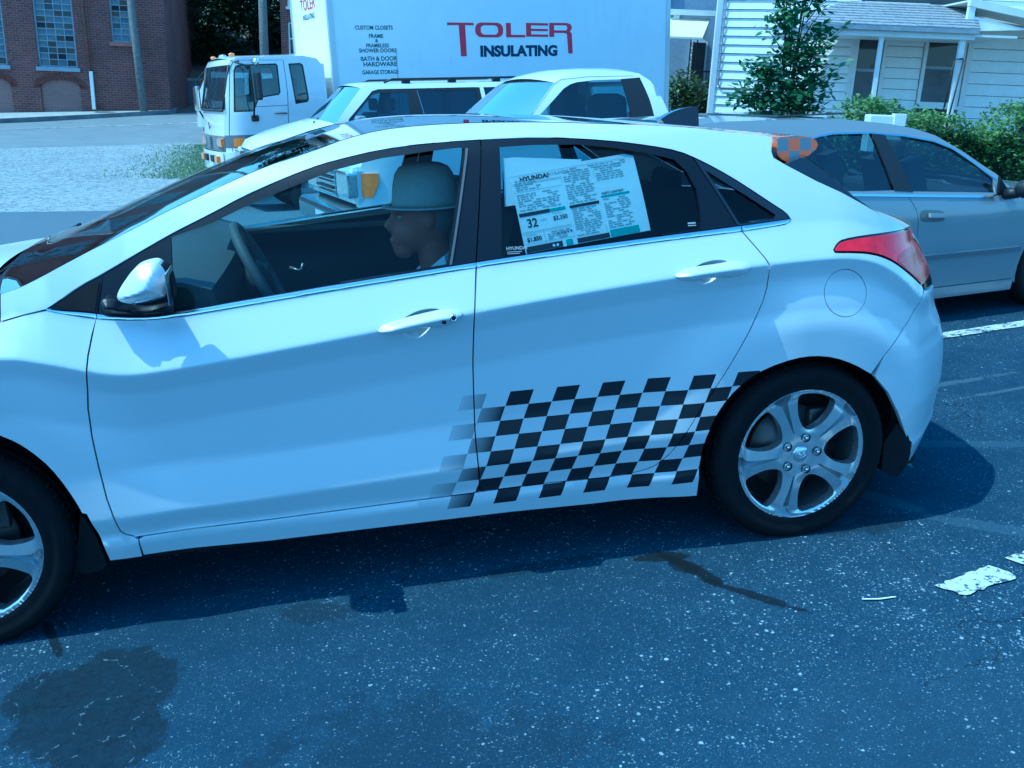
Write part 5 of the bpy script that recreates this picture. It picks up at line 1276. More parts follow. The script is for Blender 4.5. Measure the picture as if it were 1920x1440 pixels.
ink, gry, tea, wht = MB(), MB(), MB(), MB()
txt(ink, 'HYUNDAI', .030, hh-.026, .017, .0006, 1.2); txt(gry, '2013 ELANTRA GT', .115, hh-.022, .011, .0002)
txt(ink, '32', .022, .070, .034, .0006); txt(ink, '$3,350', .105, .078, .0165, .0003); txt(ink, '$1,850', .012, .031, .0165, .0005)
txt(gry, 'You Save', .105, .095, .008); txt(gry, 'Annual fuel', .012, .047, .007); txt(gry, 'MPG', .068, .082, .008)
for u0, v0, u1, v1 in ((.004, .102, .100, .112), (.163, .102, .258, .110), (.004, .001, .118, .018), (.165, .002, .268, .016)): bar(ink, u0, v0, u1, v1)
for u0, v0, u1, v1 in ((.268, .116, .360, .121), (.272, .002, .365, .022), (.101, .103, .150, .111)): bar(tea, u0, v0, u1, v1)
txt(ink, 'PARTS CONTENT', .272, .124, .009, .0002)
for u in (.158, .262): bar(gry, u, .02, u+.0009, hh-.03)
for v in (.058, .054, .024, hh-.032, .19, .17): bar(gry, .004, v, .157, v+.0009)
bar(gry, .004, hh-.010, .38, hh-.0092); bar(gry, .068, .020, .0688, .056)
r9 = random.Random(12)
for c0, c1, va, vb in ((.010, .15, .118, .165), (.165, .255, .115, .205), (.168, .255, .022, .098), (.268, .355, .165, .205), (.272, .355, .028, .112), (.012, .09, .175, .200), (.19, .37, hh-.022, hh-.012), (.078, .150, .028, .05)):
    v = va
    while v < vb:
        u = c0
        while u < c1-.01:
            w = r9.uniform(.006, .028); 
            if r9.random() < .8: bar(gry, u, v, min(c1, u+w), v+.0026)
            u += w+.004
        v += .0062
for k in range(5): a = [(.112+k*.010+.0032*math.cos(2*PI*j/10), .041+.0032*math.sin(2*PI*j/10)) for j in range(10)]; ink.add([sp_(*q) for q in a], [tuple(range(10))])
bar(tea, .130, .001, .150, .018)
for k in range(2): a = [(.090+k*.012+.0042*math.cos(2*PI*j/12), .009+.0042*math.sin(2*PI*j/12)) for j in range(12)]; wht.add([sp_(q[0], q[1], .0172) for q in a], [tuple(range(12))])
txt(wht, 'Fuel Economy and Environment', .012, .1045, .0062) if False else None
for mb, nm, mt in ((ink, 'black_print', P_ink), (gry, 'grey_print', P_grey), (tea, 'teal_print', P_teal), (wht, 'white_print', P_paper)): mb.build(nm, mt, sk, fix=False)
q = MB()
a, f = text_mesh('HYUNDAI', .013, 0, .0003, 1.1); q.add([(-.98+x, S(-.98+x, 1.058+y)+.0125, 1.058+y) for x, y, zz in a], f)
for u, v, w, h in ((-.978, 1.0515, .045, .002), (-.978, 1.0465, .038, .002), (-.405, 1.102, .026, .005), (-.405, 1.096, .026, .003)):
    q.add([(u+x*w, S(u+x*w, v+y*h)+.0125, v+y*h) for x, y in ((0, 0), (1, .1), (1, 1), (0, .9))], [(0, 1, 2, 3)])
tag(q.build('window_etching', P_grey, car, fix=False), kind='stuff')

# ------------------------------------------------------------------ other vehicles
V_white = plain('white_vehicle_paint', (0.76, 0.77, 0.76), 0.32, coat=0.8, var=0.03, scale=3)
def box_panel_mat():
    t = NT('white_truck_box_panel'); c = t.ramp(t.noise(2.2, 6, .7), [(.3, (.84, .86, .86)), (.7, (.90, .91, .91))])
    mp = t.n('ShaderNodeMapping'); mp.inputs['Scale'].default_value = (1, 1, .12); t.l(t.co(), mp.inputs[0])
    c = t.mix(t.ramp(t.noise(9, 6, .75, mp.outputs[0]), [(.56, (0,)*3), (.85, (.4,)*3)]), c, (.50, .50, .48))
    c = t.mix(t.ramp(t.noise(24, 3, .8), [(.70, (0,)*3), (.74, (.5,)*3)]), c, (.42, .42, .42))
    t.l(c, t.b.inputs['Base Color']); t.set(Roughness=.5); t.bump(t.noise(1.6, 2), .25, .03); return t.m
V_box = box_panel_mat()
V_grey = plain('silver_grey_sedan_paint', (0.27, 0.29, 0.30), 0.36, 0.2, coat=0.9)
V_dark = plain('vehicle_black_trim', (0.014, 0.015, 0.018), 0.5)
V_tint = glass('dark_privacy_glass', (0.10, 0.13, 0.16), 0.06)
V_glass = glass('vehicle_side_glass', (0.55, 0.66, 0.68), 0.05)
V_wind = glass('vehicle_windscreen', (0.50, 0.60, 0.60), 0.08)
V_twind = glass('truck_windscreen', (0.42, 0.52, 0.54), 0.0, 0.0, 0.45)
V_chrome = plain('vehicle_chrome', (0.78, 0.79, 0.80), 0.12, 1.0)
V_amber = plain('amber_lamp_lens', (0.75, 0.26, 0.02), 0.15, coat=1.0, var=0.2, scale=40)
V_lens = plain('headlamp_lens', (0.62, 0.65, 0.66), 0.06, 0.7, coat=1.0, var=0.45, scale=30)
V_int = plain('vehicle_interior', (0.035, 0.036, 0.04), 0.8)
V_greyp = plain('grey_bumper_plastic', (0.17, 0.175, 0.18), 0.6, var=0.1)
V_tyre = plain('vehicle_tyre', (0.013, 0.013, 0.014), 0.8)
V_steel = plain('vehicle_wheel_steel', (0.45, 0.46, 0.47), 0.35, 0.8)
V_red = plain('vehicle_tail_lens', (0.45, 0.01, 0.02), 0.15, coat=1.0)
L_red = plain('red_lettering', (0.42, 0.035, 0.075), 0.6)
L_navy = plain('navy_lettering', (0.012, 0.035, 0.085), 0.6)
L_green = plain('dark_green_lettering', (0.03, 0.10, 0.10), 0.6)
def arch(cx, cz, r, a0=190, a1=-10, st=-10): return [(cx+r*math.cos(rad(a)), cz+r*math.sin(rad(a))) for a in range(a0, a1+(-1 if st < 0 else 1), st)]
def simple_wheel(root, cx, y, cz, R, rim, side, m=None):
    s = -1 if side < 0 else 1
    w = MB(); w.lathe([(rim, 0), (rim+.02, s*.012), (R-.02, s*.01), (R, -s*.02), (R, -s*.17), (R-.02, -s*.2), (rim, -s*.19)], (cx, y, cz), 'Y', 40); t = w.build('tyre', V_tyre, root)
    w = MB(); w.lathe([(rim, 0), (rim-.012, -s*.004), (rim-.02, -s*.05), (rim*.3, -s*.03), (rim*.26, s*.005), (0, s*.006)], (cx, y, cz), 'Y', 32); r = w.build('rim', m or V_steel, root)
    for k in range(6):
        a = 2*PI*k/6; d = Vector((math.cos(a), 0, math.sin(a))); t_ = Vector((-d.z, 0, d.x)); q = MB(); q.obox(Vector((cx, y-s*.012, cz))+d*rim*.62, d, rim*.36, t_, rim*.12, Vector((0, 1, 0)), .012); q.build('spoke', m or V_steel, r)

# --- silver grey sedan parked on the right, facing right
Mx = LOT @ loc(2.284, 2.414, 0, rad(7.5))
sd = thing('sedan_car', 'silver grey sedan parked facing right behind the hatchback tail', 'car', Mx)
SW = 1.64
def Ss(x, z):
    zb = lerp([-2, -1.1, -.62, .37, .6, 1.8], [.92, .88, .846, .774, .80, .62], x)+.02
    y = 0.0
    if z > zb: h = z-zb; y = .03+.46*h+.28*h*h
    elif z > .66: y = .03*((z-.66)/(max(.05, zb-.66)))**2
    elif z < .5: y = .03*((.5-z)/.3)**1.5
    t = (x-1.15)/.62
    if t > 0: y += .28*t**2.4
    t = (-1.75-x)/.6
    if t > 0: y += .25*t**2.4
    return y
gapS = [(-.272, .825), (-.235, .775), (-.21, .735), (-.193, .67), (-.19, .572), (-.20, .40), (-.21, .235)]
beltS = [(-1.95, .905), (-1.1, .88), (-.62, .85), (-.26, .823), (.37, .778), (.50, .79), (.64, .772), (1.0, .735), (1.4, .68), (1.72, .60)]
bl = [p for p in beltS if p[0] < -.272]; br = [p for p in beltS if p[0] > -.272]
rear = [(-2.36, .75), (-2.3, .90)] + bl + gapS + [(-1.08, .235), (-1.10, .165)] + arch(-1.45, .29, .335, -15, 195, 10) + [(-1.82, .22), (-2.3, .25)]
front = [gapS[0]] + br + [(1.76, .45), (1.70, .22), (1.38, .20)] + arch(1.02, .29, .345, -15, 195, 10) + [(.64, .235)] + gapS[::-1][:-1]
for pl_, nm in ((rear, 'rear_body_side'), (front, 'front_body_side')):
    o = panel(nm, pl_, Ss, V_grey, sd, step=.05, depth=.02, shrink=.002); mirrored(o, SW)
o = panel('rocker_sill', [(-1.09, .233), (.66, .233), (.66, .160), (-1.09, .162)], Ss, V_grey, sd, off=-.004, step=.06, depth=.02); mirrored(o, SW)
o = panel('side_moulding', [(-1.08, .462), (.66, .448), (.66, .420), (-1.08, .432)], Ss, plain('sedan_moulding', (.20, .21, .22), .3, .4, coat=.8), sd, off=-.014, step=.06, depth=.014); mirrored(o, SW)
roofS = [(-1.615, 1.285), (-1.439, 1.295), (-1.011, 1.29), (-.581, 1.276), (-.238, 1.235), (-.063, 1.201), (.08, 1.155), (.266, 1.047), (.47, .907)]
gh = [(-2.02, .93), (-1.86, 1.10)] + roofS + [(.56, .815)] + [(.37, .780), (-.26, .825), (-.62, .852), (-1.1, .882), (-1.95, .907)]
w1 = [(-1.00, .905), (-1.06, 1.02), (-1.0, 1.14), (-.897, 1.172), (-.801, 1.190), (-.695, 1.199), (-.414, 1.190), (-.362, .862), (-.62, .872)]
w2_ = [(-.328, 1.184), (-.169, 1.163), (.05, 1.122), (.179, 1.073), (.305, .988), (.43, .885), (.425, .800), (-.235, .848)]
o = panel('roof_pillars', gh, Ss, V_grey, sd, [w1, w2_], step=.05, depth=.03); mirrored(o, SW)
for w_ in (w1, w2_):
    o = panel('side_window', w_, Ss, V_glass, sd, off=.010, step=.08, depth=.003); mirrored(o, SW)
o = panel('centre_pillar', [(-.418, 1.192), (-.324, 1.187), (-.229, .846), (-.366, .860)], Ss, V_dark, sd, off=-.003, step=.05, depth=.02); mirrored(o, SW)
ct = [(-1.0, 1.148), (-.897, 1.180), (-.801, 1.198), (-.695, 1.207), (-.414, 1.199), (-.169, 1.172), (.05, 1.131), (.179, 1.082), (.305, .997), (.456, .885)]
for off_, nm in ((0, 'window_chrome'),):
    pl_ = ct + [(x-.004, z-.011) for x, z in ct[::-1]]
    o = panel(nm, pl_, Ss, V_chrome, sd, off=-.004, step=.05, depth=.01); mirrored(o, SW)
o = panel('belt_chrome', [(-1.05, .886), (-.62, .859), (-.26, .832), (.40, .785), (.40, .772), (-.26, .819), (-.62, .846), (-1.05, .873)], Ss, V_chrome, sd, off=-.006, step=.05, depth=.01); mirrored(o, SW)
hp = smooth_loop([(-.185, .73), (-.14, .735), (-.03, .725), (.006, .712), (.012, .665), (-.03, .655), (-.14, .662), (-.18, .675)], 2) if 'smooth_loop' in globals() else [(-.185, .73), (.006, .72), (.012, .655), (-.18, .668)]
o = panel('handle_recess', hp, Ss, plain('sedan_handle_recess', (.12, .13, .135), .35, .3, coat=.6), sd, off=-.003, step=.03, depth=.006); mirrored(o, SW)
o = panel('handle', [(-.12, .715), (.0, .706), (.0, .680), (-.12, .688)], Ss, V_grey, sd, off=-.022, step=.03, depth=.02); mirrored(o, SW)
q = MB(); q.ball((.53, -.10, .828), (.055, .075, .058), 16, 10); q.build('door_mirror', V_dark, sd); q = MB(); q.ball((.53, SW+.10, .828), (.055, .075, .058), 16, 10); q.build('door_mirror', V_dark, sd)
q = MB(); q.tube([(.50, .03, .79), (.52, -.06, .80)], [.04, .03], 8); q.prism([(.43, .80), (.52, .80), (.43, .90)], .012, .03); q.build('mirror_arm', V_dark, sd)
loft('roof', cross_rows(roofS[:5], Ss, SW, .012, None, 15), V_grey, sd)
loft('windscreen', cross_rows(roofS[4:]+[(.54, .845)], Ss, SW, .01, [-.01, -.03, -.05, -.08, -.11, -.13], 15), V_wind, sd)
loft('bonnet', cross_rows([(.54, .83), (.64, .790), (1.0, .750), (1.4, .695), (1.70, .61)], Ss, SW, .05, [-.13, -.10, -.08, -.08, -.10], 15), V_grey, sd)
loft('front_bumper', cross_rows([(1.70, .62), (1.75, .5), (1.72, .3), (1.66, .2)], Ss, SW, 0, [-.12]*4, 15), V_grey, sd)
loft('rear_window', cross_rows([(-1.615, 1.285), (-1.86, 1.10), (-2.02, .94)], Ss, SW, .01, [.0, .05, .08], 15), V_tint, sd)
loft('boot_lid', cross_rows([(-2.02, .935), (-2.2, .92), (-2.32, .88), (-2.36, .6), (-2.3, .26)], Ss, SW, .02, [.08, .08, .08, .08, .08], 15), V_grey, sd)
q = MB(); q.box((-2.2, .14, .18), (1.6, SW-.14, .5), .03); q.build('underbody', V_int, sd)
for x in (-.55, .12):
    for y in (.42, SW-.42):
        q = MB(); q.box((x-.12, y-.22, .45), (x+.42, y+.22, .58), .04); q.obox((x-.12, y, .75), (.95, 0, .25), .06, (0, 1, 0), .22, (-.25, 0, .95), .28); q.box((x-.26, y-.11, 1.0), (x-.17, y+.11, 1.13), .03); q.build('seat', V_int, sd)
q = MB(); q.box((.35, .2, .5), (.62, SW-.2, .80), .04); q.build('dashboard', V_int, sd)
q = MB(); q.box((-.95, .42, 1.298), (-.45, SW-.42, 1.308), .003); q.build('sunroof', P_roofglass if 'P_roofglass' in globals() else V_dark, sd)
for cx in (-1.45, 1.02):
    simple_wheel(sd, cx, .02, .29, .29, .20, -1); simple_wheel(sd, cx, SW-.02, .29, .29, .20, 1)
o = panel('head_lamp', [(1.45, .64), (1.70, .58), (1.72, .50), (1.50, .54)], Ss, V_lens, sd, off=-.004, step=.04, depth=.02); mirrored(o, SW)
o = panel('tail_lamp', [(-2.34, .84), (-2.05, .85), (-2.06, .72), (-2.35, .70)], Ss, V_red, sd, off=-.004, step=.04, depth=.02); mirrored(o, SW)

# --- white pickup truck facing left
Mx = LOT @ loc(1.8635, 6.2, 0, rad(12))
pk = thing('pickup_truck', 'white pickup truck with black pillar trim parked beyond the hatchback roof', 'truck', Mx)
PW = 1.72
def Sp(x, z):
    y = .03+.42*(z-1.17)+.35*(z-1.17)**2 if z > 1.17 else .03*max(0, (z-.95)/.22)**2
    if z < .6: y += .04*((.6-z)/.3)**2
    t = (-2.55-x)/.45
    if t > 0: y += .16*t**2.2
    return y
low = [(-2.98, .55), (-2.97, .80), (-2.9, .95), (-2.4, 1.03), (-1.8, 1.09), (-1.36, 1.168), (.19, 1.168), (.19, .48), (-1.78, .46)] + arch(-2.15, .40, .38, 15, 195, 10)+[(-2.9, .45)]
o = panel('cab_body_side', low, Sp, V_white, pk, step=.07, depth=.02); mirrored(o, PW)
bedp = [(.22, 1.14), (2.15, 1.14), (2.17, .5), (1.62, .48)] + arch(1.2, .40, .38, 15, 165, 10) + [(.78, .48), (.22, .48)]
o = panel('bed_side', bedp, lambda x, z: .0+.03*max(0, (z-.95)/.2)**2, V_white, pk, step=.08, depth=.03); mirrored(o, PW)
cab = [(-1.38, 1.17), (-1.33, 1.235), (-1.02, 1.505), (-.92, 1.565), (-.72, 1.608), (-.45, 1.622), (-.15, 1.618), (-.03, 1.60), (.07, 1.53), (.13, 1.42), (.17, 1.27), (.185, 1.17)]
pw_ = [(-1.20, 1.20), (-1.22, 1.254), (-1.069, 1.362), (-.902, 1.48), (-.82, 1.516), (-.742, 1.534), (-.543, 1.548), (-.249, 1.550), (-.247, 1.20)]
bpil = [(-.250, 1.552), (-.033, 1.562), (.003, 1.36), (.012, 1.20), (-.248, 1.199)]
o = panel('cab_frame', cab, Sp, V_white, pk, [pw_, bpil], step=.05, depth=.03); mirrored(o, PW)
o = panel('side_window', pw_, Sp, V_glass, pk, off=.012, step=.08, depth=.003); mirrored(o, PW)
o = panel('rear_pillar_trim', bpil, Sp, V_dark, pk, off=.004, step=.05, depth=.01); mirrored(o, PW)
dg = [(-1.30, 1.262), (-1.0, 1.512), (-.90, 1.562), (-.6, 1.582), (-.1, 1.580), (-.1, 1.577), (-.6, 1.579), (-.9, 1.559), (-1.0, 1.509), (-1.30, 1.259)]
o = panel('door_seam', dg, Sp, V_dark, pk, off=-.001, step=.05, depth=.003); mirrored(o, PW)
rp = [(-.98, 1.535), (-.92, 1.565), (-.72, 1.608), (-.45, 1.622), (-.15, 1.618), (-.03, 1.60), (.07, 1.53)]
loft('cab_roof', cross_rows(rp, Sp, PW, .045, [.05, .05, .03, .02, 0, -.02, -.03], 15), V_white, pk)
loft('windscreen', cross_rows([(-1.37, 1.19), (-1.33, 1.235), (-1.02, 1.505), (-.98, 1.535)], Sp, PW, .02, [.14, .13, .07, .05], 15), V_wind, pk)
loft('cab_back', cross_rows([(.165, 1.22), (.185, 1.17), (.19, .5)], Sp, PW, .0, [-.03]*3, 15), V_white, pk)
loft('cab_back', cross_rows([(.07, 1.53), (.10, 1.48)], Sp, PW, .0, [-.03]*2, 15), V_white, pk)
for ya, yb in ((.14, .30), (PW-.30, PW-.14)): q = MB(); q.add([(.10, ya, 1.48), (.10, yb, 1.48), (.175, yb, 1.22), (.175, ya, 1.22), (.06, ya, 1.48), (.06, yb, 1.48), (.135, yb, 1.22), (.135, ya, 1.22)], [(0, 1, 2, 3), (4, 7, 6, 5), (0, 3, 7, 4), (1, 5, 6, 2)]); q.build('cab_back_post', V_white, pk)
q = MB(); q.add([(.10, .301, 1.48), (.10, PW-.301, 1.48), (.168, PW-.301, 1.22), (.168, .301, 1.22)], [(0, 1, 2, 3)]); q.build('rear_window', V_glass, pk)
loft('bonnet', cross_rows([(-1.37, 1.178), (-1.8, 1.10), (-2.4, 1.04), (-2.85, .965), (-2.93, .86)], Sp, PW, .05, [.14, .10, .10, .12, .14], 15), V_white, pk)
q = MB()
for y0 in (.55, 1.05): q.tube([(-1.47, y0, 1.215), (-1.38, y0+.05, 1.27)], .01, 5)
q.build('wiper', V_dark, pk)
q = MB(); q.box((-3.02, .10, .56), (-2.85, PW-.10, .90), .05); q.build('front_panel', V_white, pk)
q = MB(); q.box((-3.06, .52, .60), (-3.021, PW-.52, .85), .015); g_ = q.build('grille', V_chrome, pk)
for k in range(5):
    q = MB(); q.box((-3.085, .56, .625+k*.045), (-3.055, PW-.56, .645+k*.045), .004); q.build('grille_slat', V_dark if k % 2 else V_chrome, g_)
for s_ in (0, 1):
    f_ = (lambda y: y) if not s_ else (lambda y: PW-y)
    a_, b_ = sorted((f_(.10), f_(.50))); q = MB(); q.box((-3.06, a_, .62), (-2.95, b_, .84), .02); q.build('head_lamp', V_lens, pk)
    o = panel('corner_indicator', [(-2.96, .83), (-2.80, .83), (-2.80, .74), (-2.86, .625), (-2.96, .625)], Sp, V_amber, pk, off=-.015, step=.04, depth=.04)
    if s_: mirrored(o, PW); bpy.data.objects.remove(o)
q = MB(); q.box((-3.16, .02, .32), (-2.86, PW-.02, .53), .05); q.build('front_bumper', plain('pickup_chrome_bumper', (.55, .56, .57), .2, 1.0), pk)
q = MB(); q.box((-3.165, .62, .36), (-3.158, .95, .46)); q.build('licence_plate', V_white, pk)
q = MB(); q.box((2.12, .04, .5), (2.18, PW-.04, 1.13), .02); q.build('tailgate', V_white, pk)
q = MB(); q.box((.2, .06, .60), (2.1, PW-.06, .66)); q.build('bed_floor', V_dark, pk)
q = MB(); q.box((-2.9, .2, .33), (2.1, PW-.2, .58)); q.build('chassis', V_int, pk)
q = MB(); q.box((-.5, .12, .7), (-.18, PW-.12, 1.18), .06)
for y in (.45, PW-.45): q.box((-.42, y-.24, 1.0), (-.16, y+.24, 1.42), .09)
q.build('bench_seat', V_int, pk)
q = MB(); q.box((-1.35, .15, .75), (-1.02, PW-.15, 1.19), .05); q.build('dashboard', V_int, pk)
q = MB(); q.box((-1.20, -.16, 1.10), (-1.10, .0, 1.24), .03); q.build('door_mirror', V_dark, pk)
for cx in (-2.15, 1.2):
    simple_wheel(pk, cx, .02, .35, .35, .21, -1); simple_wheel(pk, cx, PW-.02, .35, .35, .21, 1)

# --- white sport utility vehicle with roof rack, behind the pickup
Mx = LOT @ loc(.215, 11.0, -.13, rad(12))
uv = thing('utility_vehicle', 'white sport utility vehicle with dark windows and roof rack', 'suv', Mx)
UW = 1.75; UZ = .13
def Su(x, z):
    y = .03+.34*(z-1.22)+.3*(z-1.22)**2 if z > 1.22 else .03*max(0, (z-1.0)/.22)**2
    if z < .6: y += .05*((.6-z)/.3)**2
    t = (-1.85-x)/.45
    if t > 0: y += .18*t**2.2
    t = (x-1.9)/.4
    if t > 0: y += .12*t**2
    return y
lowp = [(-2.26, .5), (-2.26, .80), (-2.20, .93), (-1.95, 1.03), (-1.6, 1.12), (-1.22, 1.21), (2.05, 1.22), (2.12, .5), (1.78, .44)] + arch(1.35, .38, .38, 15, 165, 10) + [(.92, .42), (-1.15, .42)] + arch(-1.56, .38, .38, 15, 165, 10) + [(-2.2, .45)]
o = panel('body_side', lowp, Su, V_white, uv, step=.08, depth=.02); mirrored(o, UW)
gh = [(-1.24, 1.215), (-1.19, 1.25), (-.78, 1.67), (-.70, 1.70), (-.4, 1.715), (1.5, 1.705), (1.85, 1.66), (2.0, 1.35), (2.04, 1.225)]
f1 = [(-1.045, 1.235), (-1.03, 1.27), (-.628, 1.625), (-.531, 1.648), (.93, 1.640), (1.0, 1.635), (1.0, 1.235)]
f2 = [(1.06, 1.635), (1.6, 1.63), (1.78, 1.50), (1.86, 1.25), (1.06, 1.24)]
o = panel('window_surround', gh, Su, V_white, uv, [f1, f2], step=.06, depth=.03); mirrored(o, UW)
fw = [(-.985, 1.245), (-.955, 1.29), (-.63, 1.575), (-.53, 1.597), (-.105, 1.592), (-.15, 1.245)]
o = panel('door_frame', f1, Su, V_dark, uv, [fw, [(.06, 1.61), (.92, 1.60), (.95, 1.25), (.04, 1.25)]], off=.006, step=.06, depth=.02); mirrored(o, UW)
o = panel('side_window', fw, Su, V_glass, uv, off=.012, step=.1, depth=.003); mirrored(o, UW)
o = panel('side_window', [(.06, 1.61), (.92, 1.60), (.95, 1.25), (.04, 1.25)], Su, V_tint, uv, off=.012, step=.1, depth=.003); mirrored(o, UW)
o = panel('rear_side_window', f2, Su, V_tint, uv, off=.012, step=.1, depth=.003); mirrored(o, UW)
o = panel('window_seam', [(.028, 1.62), (.034, 1.62), (.075, 1.24), (.067, 1.24)], Su, V_chrome, uv, off=-.001, step=.1, depth=.005); mirrored(o, UW)
rp = [(-.78, 1.67), (-.70, 1.70), (-.4, 1.715), (1.5, 1.705), (1.85, 1.66)]
loft('roof', cross_rows(rp, Su, UW, .04, [.06, .05, .03, 0, -.02], 15), V_white, uv)
loft('windscreen', cross_rows([(-1.24, 1.215), (-1.19, 1.25), (-.78, 1.67)], Su, UW, .02, [.14, .13, .06], 15), V_wind, uv)
loft('bonnet', cross_rows([(-1.24, 1.215), (-1.6, 1.14), (-1.9, 1.06), (-2.15, .965), (-2.23, .86)], Su, UW, .06, [.14, .12, .12, .13, .13], 15), V_white, uv)
loft('tailgate', cross_rows([(1.85, 1.66), (2.0, 1.35), (2.08, 1.2), (2.12, .5)], Su, UW, 0, [-.05]*4, 13), V_white, uv)
q = MB(); q.box((-2.32, .1, .62), (-2.2, UW-.1, .90), .04); q.build('front_panel', V_white, uv)
q = MB(); q.box((-2.35, .55, .68), (-2.321, UW-.55, .86), .012); q.build('grille', V_dark, uv)
for a_, b_ in ((.08, .50), (UW-.50, UW-.08)):
    q = MB(); q.box((-2.355, a_, .68), (-2.22, b_, .86), .02); q.build('head_lamp', V_lens, uv)
q = MB(); q.box((-2.45, .0, .38), (-2.1, UW, .60), .05); q.build('front_bumper', V_greyp, uv)
for y in (.30, UW-.30):
    q = MB(); q.tube([(-.42, y, 1.735), (-.3, y, 1.775), (1.6, y, 1.765), (1.72, y, 1.72)], .016, 6)
    for x in (-.1, .6, 1.3): q.box((x-.06, y-.03, 1.71), (x+.06, y+.03, 1.775), .008)
    q.build('roof_rail', V_dark, uv)
q = MB(); q.box((-2.1, .15, .3), (2.0, UW-.15, .62)); q.build('underbody', V_int, uv)
for x in (-.35,):
    for y in (.45, UW-.45): q = MB(); q.box((x-.1, y-.23, .8), (x+.12, y+.23, 1.32), .06); q.box((x, y-.12, 1.34), (x+.1, y+.12, 1.52), .04); q.build('seat', V_int, uv)
q = MB(); q.box((-1.2, .2, .8), (-.9, UW-.2, 1.2), .05); q.build('dashboard', V_int, uv)
q = MB(); q.box((-.98, -.20, 1.19), (-.84, .0, 1.31), .04); q.build('door_mirror', plain('grey_mirror_shell', (.20, .21, .24), .4), uv)
q = MB(); q.tube([(-1.45, .35, 1.235), (-1.32, .75, 1.25)], .012, 5); q.tube([(-1.46, .95, 1.24), (-1.36, 1.35, 1.25)], .012, 5); q.build('wiper', V_dark, uv)
for cx in (-1.56, 1.35):
    simple_wheel(uv, cx, .02, .36, .36, .22, -1); simple_wheel(uv, cx, UW-.02, .36, .36, .22, 1)

# --- white box truck with lettering
Mx = LOT @ loc(-.8234, 14.0, -.15, rad(15))
tk = thing('box_truck', 'white cab over box truck with red and navy lettering on its box', 'truck', Mx)
dz = .15
BX = MB(); BX.box((0, 0, 1.05), (6.86, 2.2, 3.75)); box_ = BX.build('cargo_box', V_box, tk)
q = MB()
q.box((-.02, -.02, 1.0), (.07, .07, 3.77)); q.box((6.79, -.02, 1.0), (6.88, .07, 3.77)); q.box((-.02, 2.13, 1.0), (.07, 2.22, 3.77)); q.box((.071, -.02, 3.66), (6.789, .05, 3.77)); q.box((.071, -.02, 1.0), (6.789, .05, 1.12)); q.build('box_edge_rail', plain('aluminium_edge', (.60, .61, .62), .4, .5), box_)
q = MB(); q.box((1.135, -.006, 1.12), (1.142, -.001, 2.30)); q.build('panel_seam', plain('seam_grey', (.30, .31, .32), .6), box_)
q = MB(); q.box((-1.6, .6, .55), (6.8, 1.6, .95)); q.build('chassis', V_int, tk)
def Sc(x, z):
    z = z-dz
    y = .05+.05*max(0, z-1.15)**1.3
    t = (-1.46-x)/.36
    if t > 0: y += .17*t**2.2
    return y
CWd = 2.2
def fx(z): return lerp([.3, .86, 1.30, 1.98, 2.06], [-1.845, -1.84, -1.81, -1.655, -1.60], z-dz)
cs = [(-1.84, .42+dz), (-1.84, .86+dz), (-1.81, 1.30+dz), (-1.655, 1.98+dz), (-1.58, 2.04+dz), (-1.4, 2.06+dz), (-.47, 2.075+dz), (-.24, 2.03+dz), (-.13, 1.90+dz), (-.10, .50+dz), (-.62, .46+dz)] + arch(-1.08, .40+dz, .44, 10, 165, 10)
dwin = [(-1.675, 1.225+dz), (-1.609, 1.86+dz), (-1.575, 1.93+dz), (-1.516, 1.952+dz), (-.92, 1.960+dz), (-.895, 1.93+dz), (-.895, 1.51+dz), (-.93, 1.47+dz), (-1.22, 1.435+dz), (-1.27, 1.40+dz), (-1.36, 1.225+dz)]
rwin = [(-.718, 1.955+dz), (-.52, 1.962+dz), (-.475, 1.93+dz), (-.432, 1.40+dz), (-.46, 1.345+dz), (-.668, 1.318+dz)]
o = panel('cab_side', cs, Sc, V_white, tk, [dwin, rwin], step=.05, depth=.03); mirrored(o, CWd)
for w_, m_ in ((dwin, V_glass), (rwin, V_glass)):
    o = panel('side_window', w_, Sc, m_, tk, off=.012, step=.1, depth=.003); mirrored(o, CWd)
    fr2 = inset(clean(w_), .022); o = panel('window_rubber', w_, Sc, V_dark, tk, [fr2], off=.004, step=.06, depth=.01); mirrored(o, CWd)
seam = [(-1.745, .50+dz), (-1.775, .90+dz), (-1.735, 1.30+dz), (-1.665, 1.88+dz), (-1.60, 2.005+dz), (-1.5, 2.02+dz), (-.80, 2.015+dz), (-.785, 1.53+dz), (-.825, .96+dz), (-.84, .80+dz)]
sm_ = seam + [(x+.008, z-.006) for x, z in seam[::-1]]
o = panel('door_seam', sm_, Sc, V_dark, tk, off=-.0015, step=.06, depth=.004); mirrored(o, CWd)
o = panel('swage_line', [(-1.33, 1.302+dz), (-.79, 1.312+dz), (-.79, 1.302+dz), (-1.33, 1.292+dz)], Sc, V_greyp, tk, off=-.0015, step=.06, depth=.004); mirrored(o, CWd)
o = panel('lower_band', [(-1.84, .665+dz), (-1.84, .865+dz), (-.60, .865+dz), (-.60, .665+dz)], Sc, V_greyp, tk, off=-.003, step=.05, depth=.01); mirrored(o, CWd)
o = panel('indicator_lamp', [(-1.716, .812+dz), (-1.545, .822+dz), (-1.56, .69+dz), (-1.73, .682+dz)], Sc, V_amber, tk, off=-.02, step=.04, depth=.02); mirrored(o, CWd)
def cab_rows(zs, bow=.05, out=0.0, inn=0.0, n=15):
    rows = []
    for z in zs:
        x = fx(z); y0 = Sc(x, z)+inn; rows.append([(x-bow*(1-(2*k/(n-1)-1)**2)-out, y0+(CWd-2*y0)*k/(n-1), z) for k in range(n)])
    return rows
loft('cab_front', cab_rows([.62+dz, .86+dz, 1.05+dz, 1.27+dz]), V_white, tk)
